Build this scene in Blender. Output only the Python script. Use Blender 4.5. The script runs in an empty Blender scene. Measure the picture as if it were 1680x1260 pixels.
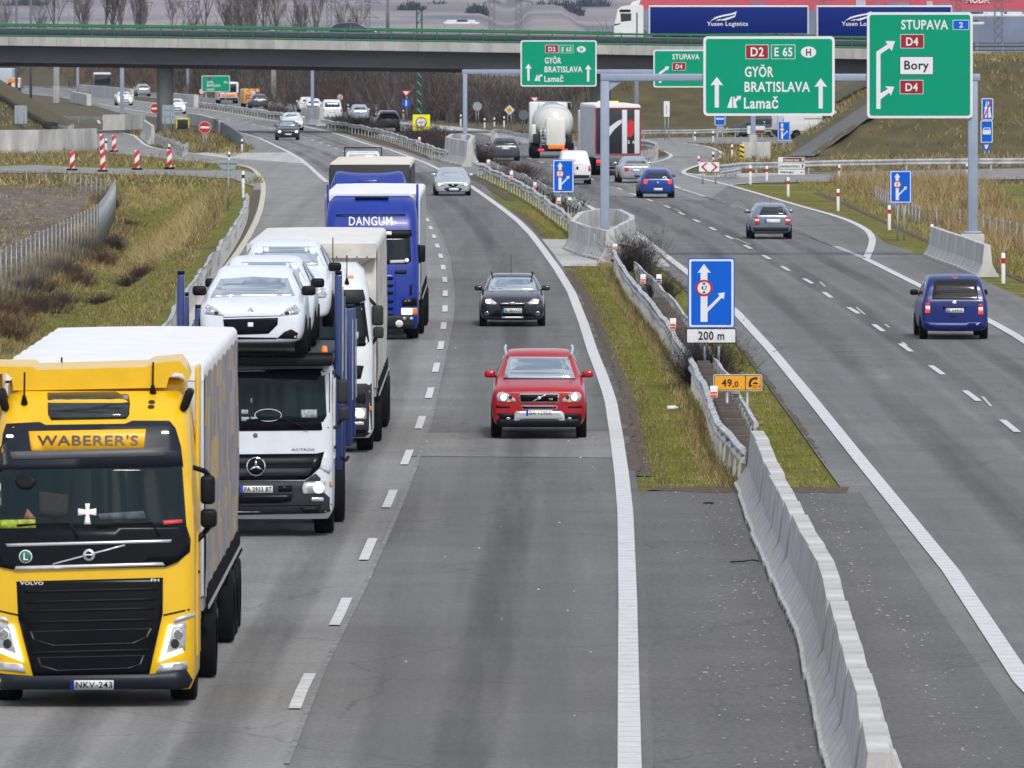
import bpy, bmesh, math, random
import numpy as np
from mathutils import Vector, Matrix
from mathutils.bvhtree import BVHTree
from mathutils.geometry import delaunay_2d_cdt
R = math.radians
SC = bpy.context.scene
COL = SC.collection

# ------------------------------------------------------------------ camera, sky, sun, exposure
F = 14500.0          # focal length in photo pixels (1680 wide)
H = 8.3              # camera height over the carriageway
HZ = 45.0            # photo row of the horizon
CX = 840.0
cd = bpy.data.cameras.new('camera')
cam = bpy.data.objects.new('camera', cd); COL.objects.link(cam)
cam.location = (0, 0, H); cam.rotation_euler = (R(90), 0, 0)
cd.sensor_width = 36.0; cd.lens = F / 1680 * 36.0
cd.shift_y = -(630 - HZ) / 1680
cd.clip_start = 1.0; cd.clip_end = 30000
cd.dof.use_dof = True; cd.dof.focus_distance = 182; cd.dof.aperture_fstop = 13.0
SC.camera = cam

SUN_EL, SUN_AZ = R(46), R(166)     # azimuth measured clockwise from +Y (view direction)
w = bpy.data.worlds.new('World'); SC.world = w; w.use_nodes = True
nt = w.node_tree; nt.nodes.clear()
n_out = nt.nodes.new('ShaderNodeOutputWorld'); n_bg = nt.nodes.new('ShaderNodeBackground')
sky = nt.nodes.new('ShaderNodeTexSky'); sky.sky_type = 'NISHITA'; sky.sun_disc = False
sky.sun_elevation = SUN_EL; sky.sun_rotation = SUN_AZ; sky.air_density = 1.0; sky.dust_density = 1.5
tc = nt.nodes.new('ShaderNodeTexCoord')
sep = nt.nodes.new('ShaderNodeSeparateXYZ'); nt.links.new(tc.outputs['Generated'], sep.inputs[0])
mx = nt.nodes.new('ShaderNodeMath'); mx.operation = 'MAXIMUM'; mx.inputs[1].default_value = 0.0
nt.links.new(sep.outputs[2], mx.inputs[0])
ad = nt.nodes.new('ShaderNodeMath'); ad.operation = 'ADD'; ad.inputs[1].default_value = 0.25
nt.links.new(mx.outputs[0], ad.inputs[0])
dv = nt.nodes.new('ShaderNodeVectorMath'); dv.operation = 'DIVIDE'
nt.links.new(tc.outputs['Generated'], dv.inputs[0])
cb = nt.nodes.new('ShaderNodeCombineXYZ')
for k in range(3): nt.links.new(ad.outputs[0], cb.inputs[k])
nt.links.new(cb.outputs[0], dv.inputs[1])
nz = nt.nodes.new('ShaderNodeTexNoise'); nz.inputs['Scale'].default_value = 11.0
nz.inputs['Detail'].default_value = 7; nz.inputs['Roughness'].default_value = 0.58
nz.inputs['Distortion'].default_value = 0.5
of = nt.nodes.new('ShaderNodeVectorMath'); of.operation = 'ADD'; of.inputs[1].default_value = (0.0, 0.0, 0.0)
nt.links.new(dv.outputs[0], of.inputs[0]); nt.links.new(of.outputs[0], nz.inputs['Vector'])
cr = nt.nodes.new('ShaderNodeValToRGB')
cr.color_ramp.elements[0].position = 0.43; cr.color_ramp.elements[0].color = (0, 0, 0, 1)
cr.color_ramp.elements[1].position = 0.53; cr.color_ramp.elements[1].color = (1, 1, 1, 1)
nt.links.new(nz.outputs['Fac'], cr.inputs[0])
cs = nt.nodes.new('ShaderNodeValToRGB')           # cloud brightness: grey bases, white tops
cs.color_ramp.elements[0].position = 0.47; cs.color_ramp.elements[0].color = (1.0, 1.0, 1.0, 1)
cs.color_ramp.elements[1].position = 0.70; cs.color_ramp.elements[1].color = (0.42, 0.45, 0.50, 1)
nt.links.new(nz.outputs['Fac'], cs.inputs[0])
cm = nt.nodes.new('ShaderNodeMix'); cm.data_type = 'RGBA'; cm.blend_type = 'MULTIPLY'
cm.inputs[0].default_value = 1.0
nt.links.new(cs.outputs[0], cm.inputs[6]); cm.inputs[7].default_value = (6.5, 6.65, 7.1, 1)
mxr = nt.nodes.new('ShaderNodeMix'); mxr.data_type = 'RGBA'
nt.links.new(cr.outputs[0], mxr.inputs[0]); nt.links.new(sky.outputs[0], mxr.inputs[6])
nt.links.new(cm.outputs[2], mxr.inputs[7])
nt.links.new(mxr.outputs[2], n_bg.inputs[0]); n_bg.inputs[1].default_value = 0.1
nt.links.new(n_bg.outputs[0], n_out.inputs[0])

sd = bpy.data.lights.new('sun', 'SUN'); sun = bpy.data.objects.new('sun', sd); COL.objects.link(sun)
sd.energy = 1.5; sd.angle = R(10); sd.color = (1.0, 0.96, 0.91)
sun.rotation_euler = (R(90) - SUN_EL, 0, math.pi - SUN_AZ)
SC.view_settings.view_transform = 'Standard'; SC.view_settings.look = 'None'
SC.view_settings.exposure = 0.66; SC.view_settings.gamma = 1.0
SC.render.resolution_x = 1024; SC.render.resolution_y = 768

# ------------------------------------------------------------------ helpers
def P(px, py, z=0.0):                      # photo pixel -> point on the level z
    Y = F * (H - z) / (py - HZ)
    return Vector(((px - CX) * Y / F, Y, z))
def PY(px, py, Y):                         # photo pixel -> point at distance Y
    return Vector(((px - CX) * Y / F, Y, H - (py - HZ) * Y / F))
def PX(v):                                 # point -> photo pixel
    return (CX + F * v[0] / v[1], HZ + F * (H - v[2]) / v[1])

MATS = {}
def mat(name, col=(.5, .5, .5), rough=.5, metal=0., emit=0., spec=.5, coat=0., var=0., vscale=3., bump=0., bscale=40., col2=None, stretch=None, thr=None, ecol=None, alpha=1.):
    """procedural material: colour broken up by noise between col and col2, optional bump"""
    if name in MATS: return MATS[name]
    m = bpy.data.materials.new(name); m.use_nodes = True
    N = m.node_tree.nodes; L = m.node_tree.links; b = N['Principled BSDF']
    b.inputs['Base Color'].default_value = (*col, 1); b.inputs['Roughness'].default_value = rough
    b.inputs['Metallic'].default_value = metal; b.inputs['Specular IOR Level'].default_value = spec
    b.inputs['Coat Weight'].default_value = coat; b.inputs['Coat Roughness'].default_value = .05
    if emit:
        b.inputs['Emission Color'].default_value = (*(ecol or col), 1); b.inputs['Emission Strength'].default_value = emit
    if alpha < 1: b.inputs['Alpha'].default_value = alpha
    if var or col2:
        t = N.new('ShaderNodeTexCoord'); n = N.new('ShaderNodeTexNoise')
        n.inputs['Scale'].default_value = vscale; n.inputs['Detail'].default_value = 8; n.inputs['Roughness'].default_value = .62
        v = t.outputs['Object']
        if stretch:
            mp = N.new('ShaderNodeMapping'); mp.inputs['Scale'].default_value = stretch
            L.new(v, mp.inputs[0]); v = mp.outputs[0]
        L.new(v, n.inputs['Vector'])
        r = N.new('ShaderNodeValToRGB')
        c2 = col2 or tuple(c * (1 - var) for c in col)
        lo, hi = thr or (.35, .65)
        r.color_ramp.elements[0].position = lo; r.color_ramp.elements[1].position = hi
        r.color_ramp.elements[0].color = (*c2, 1); r.color_ramp.elements[1].color = (*col, 1)
        L.new(n.outputs['Fac'], r.inputs[0]); L.new(r.outputs[0], b.inputs['Base Color'])
    if bump:
        t = N.new('ShaderNodeTexCoord'); n = N.new('ShaderNodeTexNoise'); n.inputs['Scale'].default_value = bscale
        n.inputs['Detail'].default_value = 4
        L.new(t.outputs['Object'], n.inputs['Vector'])
        bp = N.new('ShaderNodeBump'); bp.inputs['Strength'].default_value = bump; bp.inputs['Distance'].default_value = .02
        L.new(n.outputs['Fac'], bp.inputs['Height']); L.new(bp.outputs[0], b.inputs['Normal'])
    MATS[name] = m
    return m

class MB:
    """mesh builder: many shapes, ONE mesh object"""
    def __init__(s): s.v = []; s.f = []; s.mi = []; s.sm = []; s.mats = []
    def add(s, vs, fs, m, smooth=False):
        k = len(s.v); s.v += [tuple(p) for p in vs]
        if m not in s.mats: s.mats.append(m)
        i = s.mats.index(m)
        for f in fs: s.f.append([a + k for a in f]); s.mi.append(i); s.sm.append(smooth)
        return s
    def box(s, c, d, m, rz=0., rx=0., ry=0.):
        M = Matrix.Translation(c) @ Matrix.Rotation(rz, 4, 'Z') @ Matrix.Rotation(ry, 4, 'Y') @ Matrix.Rotation(rx, 4, 'X')
        vs = [M @ Vector((x * d[0] / 2, y * d[1] / 2, z * d[2] / 2)) for x in (-1, 1) for y in (-1, 1) for z in (-1, 1)]
        return s.add(vs, [(0, 1, 3, 2), (4, 6, 7, 5), (0, 4, 5, 1), (2, 3, 7, 6), (0, 2, 6, 4), (1, 5, 7, 3)], m)
    def rbox(s, c, d, r, m, seg=2, rz=0., rx=0., ry=0.):
        b = bmesh.new(); bmesh.ops.create_cube(b, size=1)
        for v in b.verts: v.co = Vector((v.co.x * d[0], v.co.y * d[1], v.co.z * d[2]))
        bmesh.ops.bevel(b, geom=b.edges[:], offset=min(r, min(d) * .49), segments=seg, affect='EDGES', profile=.5)
        M = Matrix.Translation(c) @ Matrix.Rotation(rz, 4, 'Z') @ Matrix.Rotation(ry, 4, 'Y') @ Matrix.Rotation(rx, 4, 'X')
        b.verts.index_update()
        s.add([M @ v.co for v in b.verts], [[v.index for v in f.verts] for f in b.faces], m, True); b.free(); return s
    def cyl(s, p0, p1, r0, m, r1=None, n=12, caps=True, smooth=True):
        p0 = Vector(p0); p1 = Vector(p1); r1 = r0 if r1 is None else r1
        d = (p1 - p0).normalized(); a = d.orthogonal().normalized(); b = d.cross(a)
        vs = []
        for p, r in ((p0, r0), (p1, r1)):
            vs += [p + (a * math.cos(2 * math.pi * k / n) + b * math.sin(2 * math.pi * k / n)) * r for k in range(n)]
        s.add(vs, [(k, (k + 1) % n, n + (k + 1) % n, n + k) for k in range(n)], m, smooth)
        if caps:
            s.add(vs, [list(range(n))[::-1], list(range(n, 2 * n))], m)
        return s
    def tube(s, pts, r, m, n=6):
        pts = [Vector(p) for p in pts]; rings = []
        for i, p in enumerate(pts):
            d = (pts[min(i + 1, len(pts) - 1)] - pts[max(i - 1, 0)]).normalized()
            a = d.cross(Vector((0, 0, 1)))
            if a.length < .05: a = d.cross(Vector((1, 0, 0)))
            a.normalize(); b = d.cross(a); rr = r[i] if hasattr(r, '__len__') else r
            rings.append([p + (a * math.cos(2 * math.pi * k / n) + b * math.sin(2 * math.pi * k / n)) * rr for k in range(n)])
        return s.loft(rings, m, closed=True, cap=True)
    def loft(s, rings, m, closed=True, cap=False, smooth=True):
        n = len(rings[0]); vs = [p for r in rings for p in r]; fs = []
        for i in range(len(rings) - 1):
            for k in range(n if closed else n - 1):
                fs.append((i * n + k, i * n + (k + 1) % n, (i + 1) * n + (k + 1) % n, (i + 1) * n + k))
        s.add(vs, fs, m, smooth)
        if cap:
            s.add(rings[0], [list(range(n))[::-1]], m); s.add(rings[-1], [list(range(n))], m)
        return s
    def prism(s, loop, off, m):
        loop = [Vector(p) for p in loop]; n = len(loop); off = Vector(off)
        vs = loop + [p + off for p in loop]
        return s.add(vs, [list(range(n)), list(range(n, 2 * n))[::-1]] + [(k, n + k, n + (k + 1) % n, (k + 1) % n) for k in range(n)], m)
    def sphere(s, c, r, m, n=12):
        b = bmesh.new(); bmesh.ops.create_uvsphere(b, u_segments=n, v_segments=max(6, n // 2 + 2), radius=1)
        r = r if hasattr(r, '__len__') else (r, r, r); c = Vector(c); b.verts.index_update()
        s.add([c + Vector((v.co.x * r[0], v.co.y * r[1], v.co.z * r[2])) for v in b.verts], [[v.index for v in f.verts] for f in b.faces], m, True)
        b.free(); return s
    def build(s, name, parent=None, loc=None, rz=0., fix=True, sharp=None):
        me = bpy.data.meshes.new(name); me.from_pydata(s.v, [], s.f)
        for m in s.mats: me.materials.append(m)
        me.polygons.foreach_set('material_index', s.mi); me.polygons.foreach_set('use_smooth', s.sm); me.update()
        if fix:
            b = bmesh.new(); b.from_mesh(me); bmesh.ops.remove_doubles(b, verts=b.verts, dist=1e-5)
            bmesh.ops.recalc_face_normals(b, faces=b.faces); b.to_mesh(me); b.free()
        if sharp: me.set_sharp_from_angle(angle=R(sharp))
        o = bpy.data.objects.new(name, me); COL.objects.link(o)
        if parent: o.parent = parent
        if loc is not None: o.location = loc; o.rotation_euler = (0, 0, rz)
        return o

def tag(o, label, cat, group=None):
    o['label'] = label; o['category'] = cat
    if group: o['group'] = group
    return o
def thing(name, label, cat, loc=(0, 0, 0), rz=0., group=None):
    o = bpy.data.objects.new(name, None); COL.objects.link(o); o.empty_display_size = .3
    o.location = loc; o.rotation_euler = (0, 0, rz)
    return tag(o, label, cat, group)
def struct(o): o['kind'] = 'structure'; return o
def stuff(o, label=None, cat=None):
    o['kind'] = 'stuff'
    if label: tag(o, label, cat)
    return o
def kids(o): return [c for c in bpy.data.objects if c.parent == o]
def copy_tree(o, loc, rz=None, label=None, group=None):
    allo = list(bpy.data.objects)
    def rec(a, par):
        c = a.copy(); COL.objects.link(c); c.parent = par
        for ch in allo:
            if ch.parent == a: rec(ch, c)
        return c
    c = rec(o, None); c.location = loc
    if rz is not None: c.rotation_euler = (0, 0, rz)
    if label: c['label'] = label
    if group: c['group'] = group
    return c

def resample(pts, step):
    pts = [Vector(p) for p in pts]; out = [pts[0]]
    for a, b in zip(pts, pts[1:]):
        n = max(1, int((b - a).length / step))
        out += [a.lerp(b, k / n) for k in range(1, n + 1)]
    return out
def smooth_path(pts, it=2):
    for _ in range(it):
        q = [pts[0]]
        for a, b in zip(pts, pts[1:]): q += [a.lerp(b, .25), a.lerp(b, .75)]
        q.append(pts[-1]); pts = q
    return pts
def offs(pts, d):
    out = []
    for i, p in enumerate(pts):
        t = (pts[min(i + 1, len(pts) - 1)] - pts[max(i - 1, 0)]); t.z = 0; t.normalize()
        out.append(p + Vector((t.y, -t.x, 0)) * d)
    return out
def ppath(px, z=0., it=2): return smooth_path([P(x, y, z) for x, y in px], it)
def along(pts, s):
    for a, b in zip(pts, pts[1:]):
        l = (b - a).length
        if s <= l: return a.lerp(b, s / l), (b - a).normalized()
        s -= l
    return pts[-1].copy(), (pts[-1] - pts[-2]).normalized()
def plen(pts): return sum((b - a).length for a, b in zip(pts, pts[1:]))

# lettering: a font curve turned into a mesh and fitted into a box
_TXT = {}
def text_geo(s, bold=.02):
    k = (s, bold)
    if k in _TXT: return _TXT[k]
    c = bpy.data.curves.new('t', 'FONT'); c.body = s; c.offset = bold; c.resolution_u = 3
    c.space_character = 1.08
    o = bpy.data.objects.new('t', c); COL.objects.link(o)
    dg = bpy.context.evaluated_depsgraph_get(); me = bpy.data.meshes.new_from_object(o.evaluated_get(dg))
    vs = [(v.co.x, v.co.y) for v in me.vertices]; fs = [list(p.vertices) for p in me.polygons]
    bpy.data.objects.remove(o); bpy.data.curves.remove(c); bpy.data.meshes.remove(me)
    x0 = min(v[0] for v in vs); x1 = max(v[0] for v in vs); y0 = min(v[1] for v in vs); y1 = max(v[1] for v in vs)
    vs = [((x - x0) / (x1 - x0), (y - y0) / (y1 - y0)) for x, y in vs]
    _TXT[k] = (vs, fs); return _TXT[k]

def rr(x0, y0, x1, y1, r, n=4):
    o = []
    for cx, cy, a in ((x1 - r, y0 + r, -90), (x1 - r, y1 - r, 0), (x0 + r, y1 - r, 90), (x0 + r, y0 + r, 180)):
        o += [(cx + r * math.cos(R(a + 90 * k / n)), cy + r * math.sin(R(a + 90 * k / n))) for k in range(n + 1)]
    return o
def ell(cx, cy, rx, ry, n=20): return [(cx + rx * math.cos(2 * math.pi * k / n), cy + ry * math.sin(2 * math.pi * k / n)) for k in range(n)]
def ngeo(name, verts, faces, m, attr=None):
    """big numpy mesh (tri or quad array)"""
    me = bpy.data.meshes.new(name); nv = len(verts); nf, k = faces.shape
    me.vertices.add(nv); me.vertices.foreach_set('co', verts.astype(np.float32).ravel())
    me.loops.add(nf * k); me.loops.foreach_set('vertex_index', faces.astype(np.int32).ravel())
    me.polygons.add(nf); me.polygons.foreach_set('loop_start', np.arange(0, nf * k, k, dtype=np.int32))
    me.update(calc_edges=True); me.validate()
    for q in (m if isinstance(m, list) else [m]): me.materials.append(q)
    o = bpy.data.objects.new(name, me); COL.objects.link(o); return o
RND = random.Random(7); NR = np.random.default_rng(7)
# ------------------------------------------------------------------ ground, roads, markings
def node_mat(name, build):
    m = bpy.data.materials.new(name); m.use_nodes = True
    N = m.node_tree.nodes; L = m.node_tree.links; build(N, L, N['Principled BSDF']); MATS[name] = m; return m
def noise(N, L, vec, scale, detail=6, rough=.6, stretch=None, dist=0.):
    n = N.new('ShaderNodeTexNoise'); n.inputs['Scale'].default_value = scale; n.inputs['Detail'].default_value = detail
    n.inputs['Roughness'].default_value = rough; n.inputs['Distortion'].default_value = dist
    if stretch:
        mp = N.new('ShaderNodeMapping'); mp.inputs['Scale'].default_value = stretch; L.new(vec, mp.inputs[0]); vec = mp.outputs[0]
    L.new(vec, n.inputs['Vector']); return n.outputs['Fac']
def ramp(N, L, fac, stops):
    r = N.new('ShaderNodeValToRGB'); e = r.color_ramp.elements
    while len(e) < len(stops): e.new(.5)
    for el, (p, c) in zip(e, stops): el.position = p; el.color = (*c, 1) if len(c) == 3 else c
    L.new(fac, r.inputs[0]); return r.outputs[0]
def mixc(N, L, fac, a, b, mode='MIX'):
    m = N.new('ShaderNodeMix'); m.data_type = 'RGBA'; m.blend_type = mode
    for s, x in ((0, fac), (6, a), (7, b)):
        if hasattr(x, 'type'): L.new(x, m.inputs[s])
        elif isinstance(x, (int, float)): m.inputs[s].default_value = x
        else: m.inputs[s].default_value = (*x, 1)
    return m.outputs[2]
def g3(v): return (v, v * .995, v * .985)

def asphalt(name, base, streak=.18, spk=.35):
    def b(N, L, p):
        t = N.new('ShaderNodeTexCoord').outputs['Object']
        big = ramp(N, L, noise(N, L, t, .25, 5), [(.3, g3(base * .86)), (.7, g3(base * 1.12))])
        st = ramp(N, L, noise(N, L, t, 1.0, 5, .6, (1.1, .018, 1)), [(.3, g3(1 - streak)), (.7, g3(1 + streak))])
        c = mixc(N, L, 1., big, st, 'MULTIPLY')
        fine = ramp(N, L, noise(N, L, t, 11., 3, .8), [(.25, g3(1 - spk)), (.5, g3(1.)), (.78, g3(1 + spk * 1.6))])
        c = mixc(N, L, .8, c, fine, 'MULTIPLY')
        gr = ramp(N, L, noise(N, L, t, 3., 3, .9, (1, 2, 1)), [(.70, g3(0.)), (.76, g3(1.))])
        c = mixc(N, L, ramp(N, L, gr, [(0, g3(0)), (1, g3(.05))]), c, g3(.5))
        wt = N.new('ShaderNodeSeparateXYZ'); L.new(t, wt.inputs[0])
        oil = ramp(N, L, noise(N, L, t, .5, 6, .7, (1.6, .05, 1)), [(.56, g3(1.)), (.72, g3(.80))]); c = mixc(N, L, 1., c, oil, 'MULTIPLY')
        crk = N.new('ShaderNodeTexVoronoi'); crk.feature = 'DISTANCE_TO_EDGE'; crk.inputs['Scale'].default_value = .16
        wv = N.new('ShaderNodeVectorMath'); wv.operation = 'ADD'
        nn = N.new('ShaderNodeTexNoise'); nn.inputs['Scale'].default_value = .8; L.new(t, nn.inputs['Vector'])
        L.new(t, wv.inputs[0]); L.new(nn.outputs['Color'], wv.inputs[1]); L.new(wv.outputs[0], crk.inputs['Vector'])
        c = mixc(N, L, ramp(N, L, crk.outputs['Distance'], [(.002, g3(.5)), (.008, g3(0.))]), c, g3(base * .5))
        L.new(c, p.inputs['Base Color']); p.inputs['Roughness'].default_value = .92; p.inputs['Specular IOR Level'].default_value = .25
        bp = N.new('ShaderNodeBump'); bp.inputs['Strength'].default_value = .35; bp.inputs['Distance'].default_value = .02
        L.new(noise(N, L, t, 26., 3, .7), bp.inputs['Height']); L.new(bp.outputs[0], p.inputs['Normal'])
    return node_mat(name, b)
ASPH = asphalt('asphalt', .232); ASPH_D = asphalt('asphalt_dark', .152, .22); ASPH_P = asphalt('asphalt_patch', .22, .1, .45)
ASPH_M = asphalt('asphalt_median', .135, .1, .5); ASPH_R = asphalt('asphalt_right', .175, .2); ASPH_L = asphalt('asphalt_ramp', .25, .1)
APRON = asphalt('concrete_apron', .45, .08, .15)
def paintb(N, L, p):
    t = N.new('ShaderNodeTexCoord').outputs['Object']
    c = ramp(N, L, noise(N, L, t, 2.5, 8, .75), [(.28, (.30, .30, .30)), (.42, (.56, .56, .545)), (.7, (.68, .68, .655))])
    wv = N.new('ShaderNodeTexWave'); wv.bands_direction = 'Y'; wv.inputs['Scale'].default_value = .42; wv.inputs['Distortion'].default_value = .6
    L.new(t, wv.inputs['Vector'])
    c = mixc(N, L, ramp(N, L, wv.outputs['Fac'], [(.0, g3(.5)), (.10, g3(0.))]), c, (.33, .33, .33))
    L.new(c, p.inputs['Base Color']); p.inputs['Roughness'].default_value = .7
PAINT = node_mat('road_paint', paintb)
PAINT_Y = mat('worn_paint', (.62, .58, .46), .8, var=.3, vscale=4)

def grassb(N, L, p):
    t = N.new('ShaderNodeTexCoord').outputs['Object']
    a = ramp(N, L, noise(N, L, t, .16, 6, .65), [(.30, (.10, .075, .040)), (.42, (.19, .155, .055)), (.52, (.155, .175, .028)), (.66, (.24, .21, .07)), (.8, (.30, .24, .11))])
    b2 = ramp(N, L, noise(N, L, t, 1.6, 6, .75, (1, .35, 1)), [(.25, g3(.55)), (.5, g3(1.)), (.75, g3(1.5))])
    c = mixc(N, L, .9, a, b2, 'MULTIPLY')
    fine = ramp(N, L, noise(N, L, t, 9., 4, .8), [(.25, g3(.5)), (.75, g3(1.5))])
    c = mixc(N, L, .8, c, fine, 'MULTIPLY')
    L.new(c, p.inputs['Base Color']); p.inputs['Roughness'].default_value = 1.; p.inputs['Specular IOR Level'].default_value = .1
    bp = N.new('ShaderNodeBump'); bp.inputs['Strength'].default_value = .9; bp.inputs['Distance'].default_value = .12
    L.new(noise(N, L, t, 3.5, 6, .8), bp.inputs['Height']); L.new(bp.outputs[0], p.inputs['Normal'])
GRASS = node_mat('grass_ground', grassb)
GRASSB = mat('winter_grass_slope', (.118, .094, .036), 1., var=.55, vscale=.5, bump=.8, bscale=3., col2=(.052, .048, .016), thr=(.3, .72))
def fieldb(N, L, p):
    t = N.new('ShaderNodeTexCoord').outputs['Object']
    a = ramp(N, L, noise(N, L, t, 2.2, 8, .85, (1, .35, 1)), [(.3, (.075, .058, .048)), (.5, (.17, .135, .108)), (.68, (.33, .275, .215))])
    b2 = ramp(N, L, noise(N, L, t, .06, 4), [(.3, g3(.7)), (.7, g3(1.2))])
    L.new(mixc(N, L, 1., a, b2, 'MULTIPLY'), p.inputs['Base Color']); p.inputs['Roughness'].default_value = 1.
    bp = N.new('ShaderNodeBump'); bp.inputs['Strength'].default_value = 1.; bp.inputs['Distance'].default_value = .2
    L.new(noise(N, L, t, 2.5, 6, .8), bp.inputs['Height']); L.new(bp.outputs[0], p.inputs['Normal'])
FIELD = node_mat('ploughed_soil', fieldb)
GRAVEL = mat('verge_soil', (.125, .092, .066), 1., var=.6, vscale=5, bump=.6, bscale=14)

# line work traced on the road
L_IN = [(1033.5, 1300), (1033, 1257), (1031, 1100), (1030, 986), (1027.5, 892), (1026, 842), (1020, 780), (1012, 720), (1002.5, 662), (996, 640), (987.5, 616), (972.5, 578), (957, 530), (937.5, 480), (915, 443), (891, 409.5), (872, 385), (851, 364), (830, 347), (804, 328), (773, 306), (722, 279), (697, 267), (640, 246), (600, 236), (571, 226), (543, 217), (500, 208), (461, 200), (433, 196), (391, 188.6), (348.6, 181.4), (301, 175), (224, 166), (143, 154), (100, 150), (20, 143)]
L_DASH = [(447, 1255), (495, 1135), (561, 1002), (606, 898), (643, 812), (670, 746), (691, 691), (706, 643), (716, 602), (723.5, 567), (727.5, 537.5), (730, 510), (730.5, 485), (730, 463), (728, 444), (725, 427.6), (720, 411), (715, 396.6), (710, 383), (705.5, 371), (700, 359.6), (694, 349), (687.6, 340), (672, 318), (645, 292), (615, 270), (588, 257), (558.6, 247), (549, 243), (539, 239), (529, 235.4), (518.6, 232), (497, 225), (470, 217), (444, 211), (423, 205.7), (402, 201), (379, 196.4), (357, 192.6), (331, 188), (280, 181), (200, 170)]
L_MAIN = [(161, 170), (220, 181), (288, 191), (344, 203), (391, 217), (424, 226.4), (447, 237), (471.4, 248.6), (493, 261.4), (510, 275.7), (524, 288.6), (536, 299)]
L_RAMP = [(160, 247), (228.6, 253), (291, 261), (353, 266), (391, 270), (414, 276), (426, 288.6), (432, 301), (432, 320), (425, 355), (400, 402), (360, 455), (322, 510), (280, 580), (180, 720), (20, 940), (-250, 1280)]
L_RAMPF = [(196, 217), (220, 222), (227, 228.6), (238.6, 238.6), (256, 244), (291, 249), (334, 254), (383, 261), (420, 264), (460, 267), (505, 272)]
R_IN = [(2040, 1500), (1680, 1120), (1560, 938), (1415, 760), (1375, 710), (1325, 647.5), (1265, 575), (1207.5, 512.5), (1125, 445), (1040, 380), (967.5, 340), (900, 306), (785, 267), (700, 240), (620, 220), (560, 205), (500, 193), (430, 180), (360, 172), (300, 164), (224, 158), (100, 145)]
R_DASH = [(1900, 900), (1720, 752), (1657, 700), (1594, 650), (1537, 608), (1487, 572), (1443, 540), (1404, 512), (1365, 490), (1330, 464), (1295, 445), (1266, 427.5), (1239, 412), (1160, 371), (1136, 359.5), (1093, 338.6), (1071, 331), (1031, 316), (1011, 308), (973, 295), (893, 268), (800, 240), (700, 217), (620, 203)]
R_SOL = [(1064, 289), (1104, 306), (1207, 339), (1300, 376), (1420, 425)]
R_SOL2 = [(1420, 425), (1510, 470), (1620, 525), (1677, 557), (1800, 640), (2100, 860)]
R_EXIT = [(1176, 261), (1150, 270), (1124, 279), (1120, 284), (1130, 288), (1157, 295), (1196, 304), (1240, 317), (1311, 338), (1380, 357), (1420, 375), (1432, 390), (1430, 405), (1421, 425)]
W = lambda l: [P(x, y) for x, y in l]

def sheet(name, loop, m, z):
    """flat polygon sheet"""
    vs = [Vector((p[0], p[1])) for p in loop]
    r = delaunay_2d_cdt(vs, [(i, (i + 1) % len(vs)) for i in range(len(vs))], [list(range(len(vs)))], 1, 1e-4)
    b = MB(); b.add([(v.x, v.y, z) for v in r[0]], [list(f) for f in r[2]], m)
    o = b.build(name, fix=False)
    for p in o.data.polygons:
        if p.normal.z < 0: p.flip()
    return struct(o)
def ribbon(b, pts, wd, z, m):
    l = offs(pts, -wd / 2); r = offs(pts, wd / 2); vs = []
    for a, c in zip(l, r): vs += [(a.x, a.y, z), (c.x, c.y, z)]
    b.add(vs, [(2 * i, 2 * i + 1, 2 * i + 3, 2 * i + 2) for i in range(len(pts) - 1)], m)

inL = W(L_IN); inR = W(R_IN)
# main carriageway towards the camera, with the joining slip lane
left_edge = [Vector((-12.3, 70, 0)), Vector((-11.6, 130, 0)), Vector((-10.6, 190, 0))] + W([(268, 575), (322, 480), (365, 412), (395, 358), (412, 330), (416, 308)])
gore = W([(424, 290), (500, 272), (475, 262), (440, 253), (410, 249), (396, 236), (375, 226), (340, 211), (300, 200), (240, 190), (190, 184), (158, 174), (100, 160), (20, 152)])
outer = [p + (q - p) * (1 if p.y > 430 else .36) for p, q in zip(inL, offs(inL, .75))]
sheet('road', left_edge + gore + outer[::-1], ASPH, 0.)
# fast lane laid in darker asphalt
fb = W([(440, 1320), (470, 1255), (530, 1100), (600, 960), (655, 835), (682, 767), (707, 690), (735, 560), (743, 520), (744, 478), (737, 423), (724, 387), (707, 354), (688, 331), (660, 303), (640, 286)])
sheet('road', fb + [p for p in outer if p.y < 520][::-1], ASPH_D, .005)
sheet('road', W([(697, 711), (1006, 708), (1016, 752), (676, 749)]), ASPH_P, .010)
sheet('road', W([(-60, 209), (60, 211), (110, 213.5), (170, 213), (200, 216), (225, 226), (238, 237), (256, 242.5), (291, 248), (334, 253), (383, 260), (420, 262), (510, 272), (530, 300), (470, 330), (436, 330), (433, 300), (427, 290), (414, 278), (391, 272.5), (353, 269), (291, 264), (228, 257), (175, 251), (155, 246), (130, 233), (70, 226), (-60, 222)]), ASPH_L, .006)
sheet('road', W([(-60, 273), (0, 273), (60, 271), (125, 274.5), (250, 278), (330, 280), (398, 279), (428, 287), (432, 312), (404, 302), (380, 293), (300, 289), (190, 287), (120, 284), (-60, 284)]), ASPH_L, .010)
sheet('concrete_strip', W([(318, 252), (330, 250.8), (473, 250.5), (488, 260), (503, 270), (461, 266), (400, 261), (350, 257)]), APRON, .014)
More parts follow.
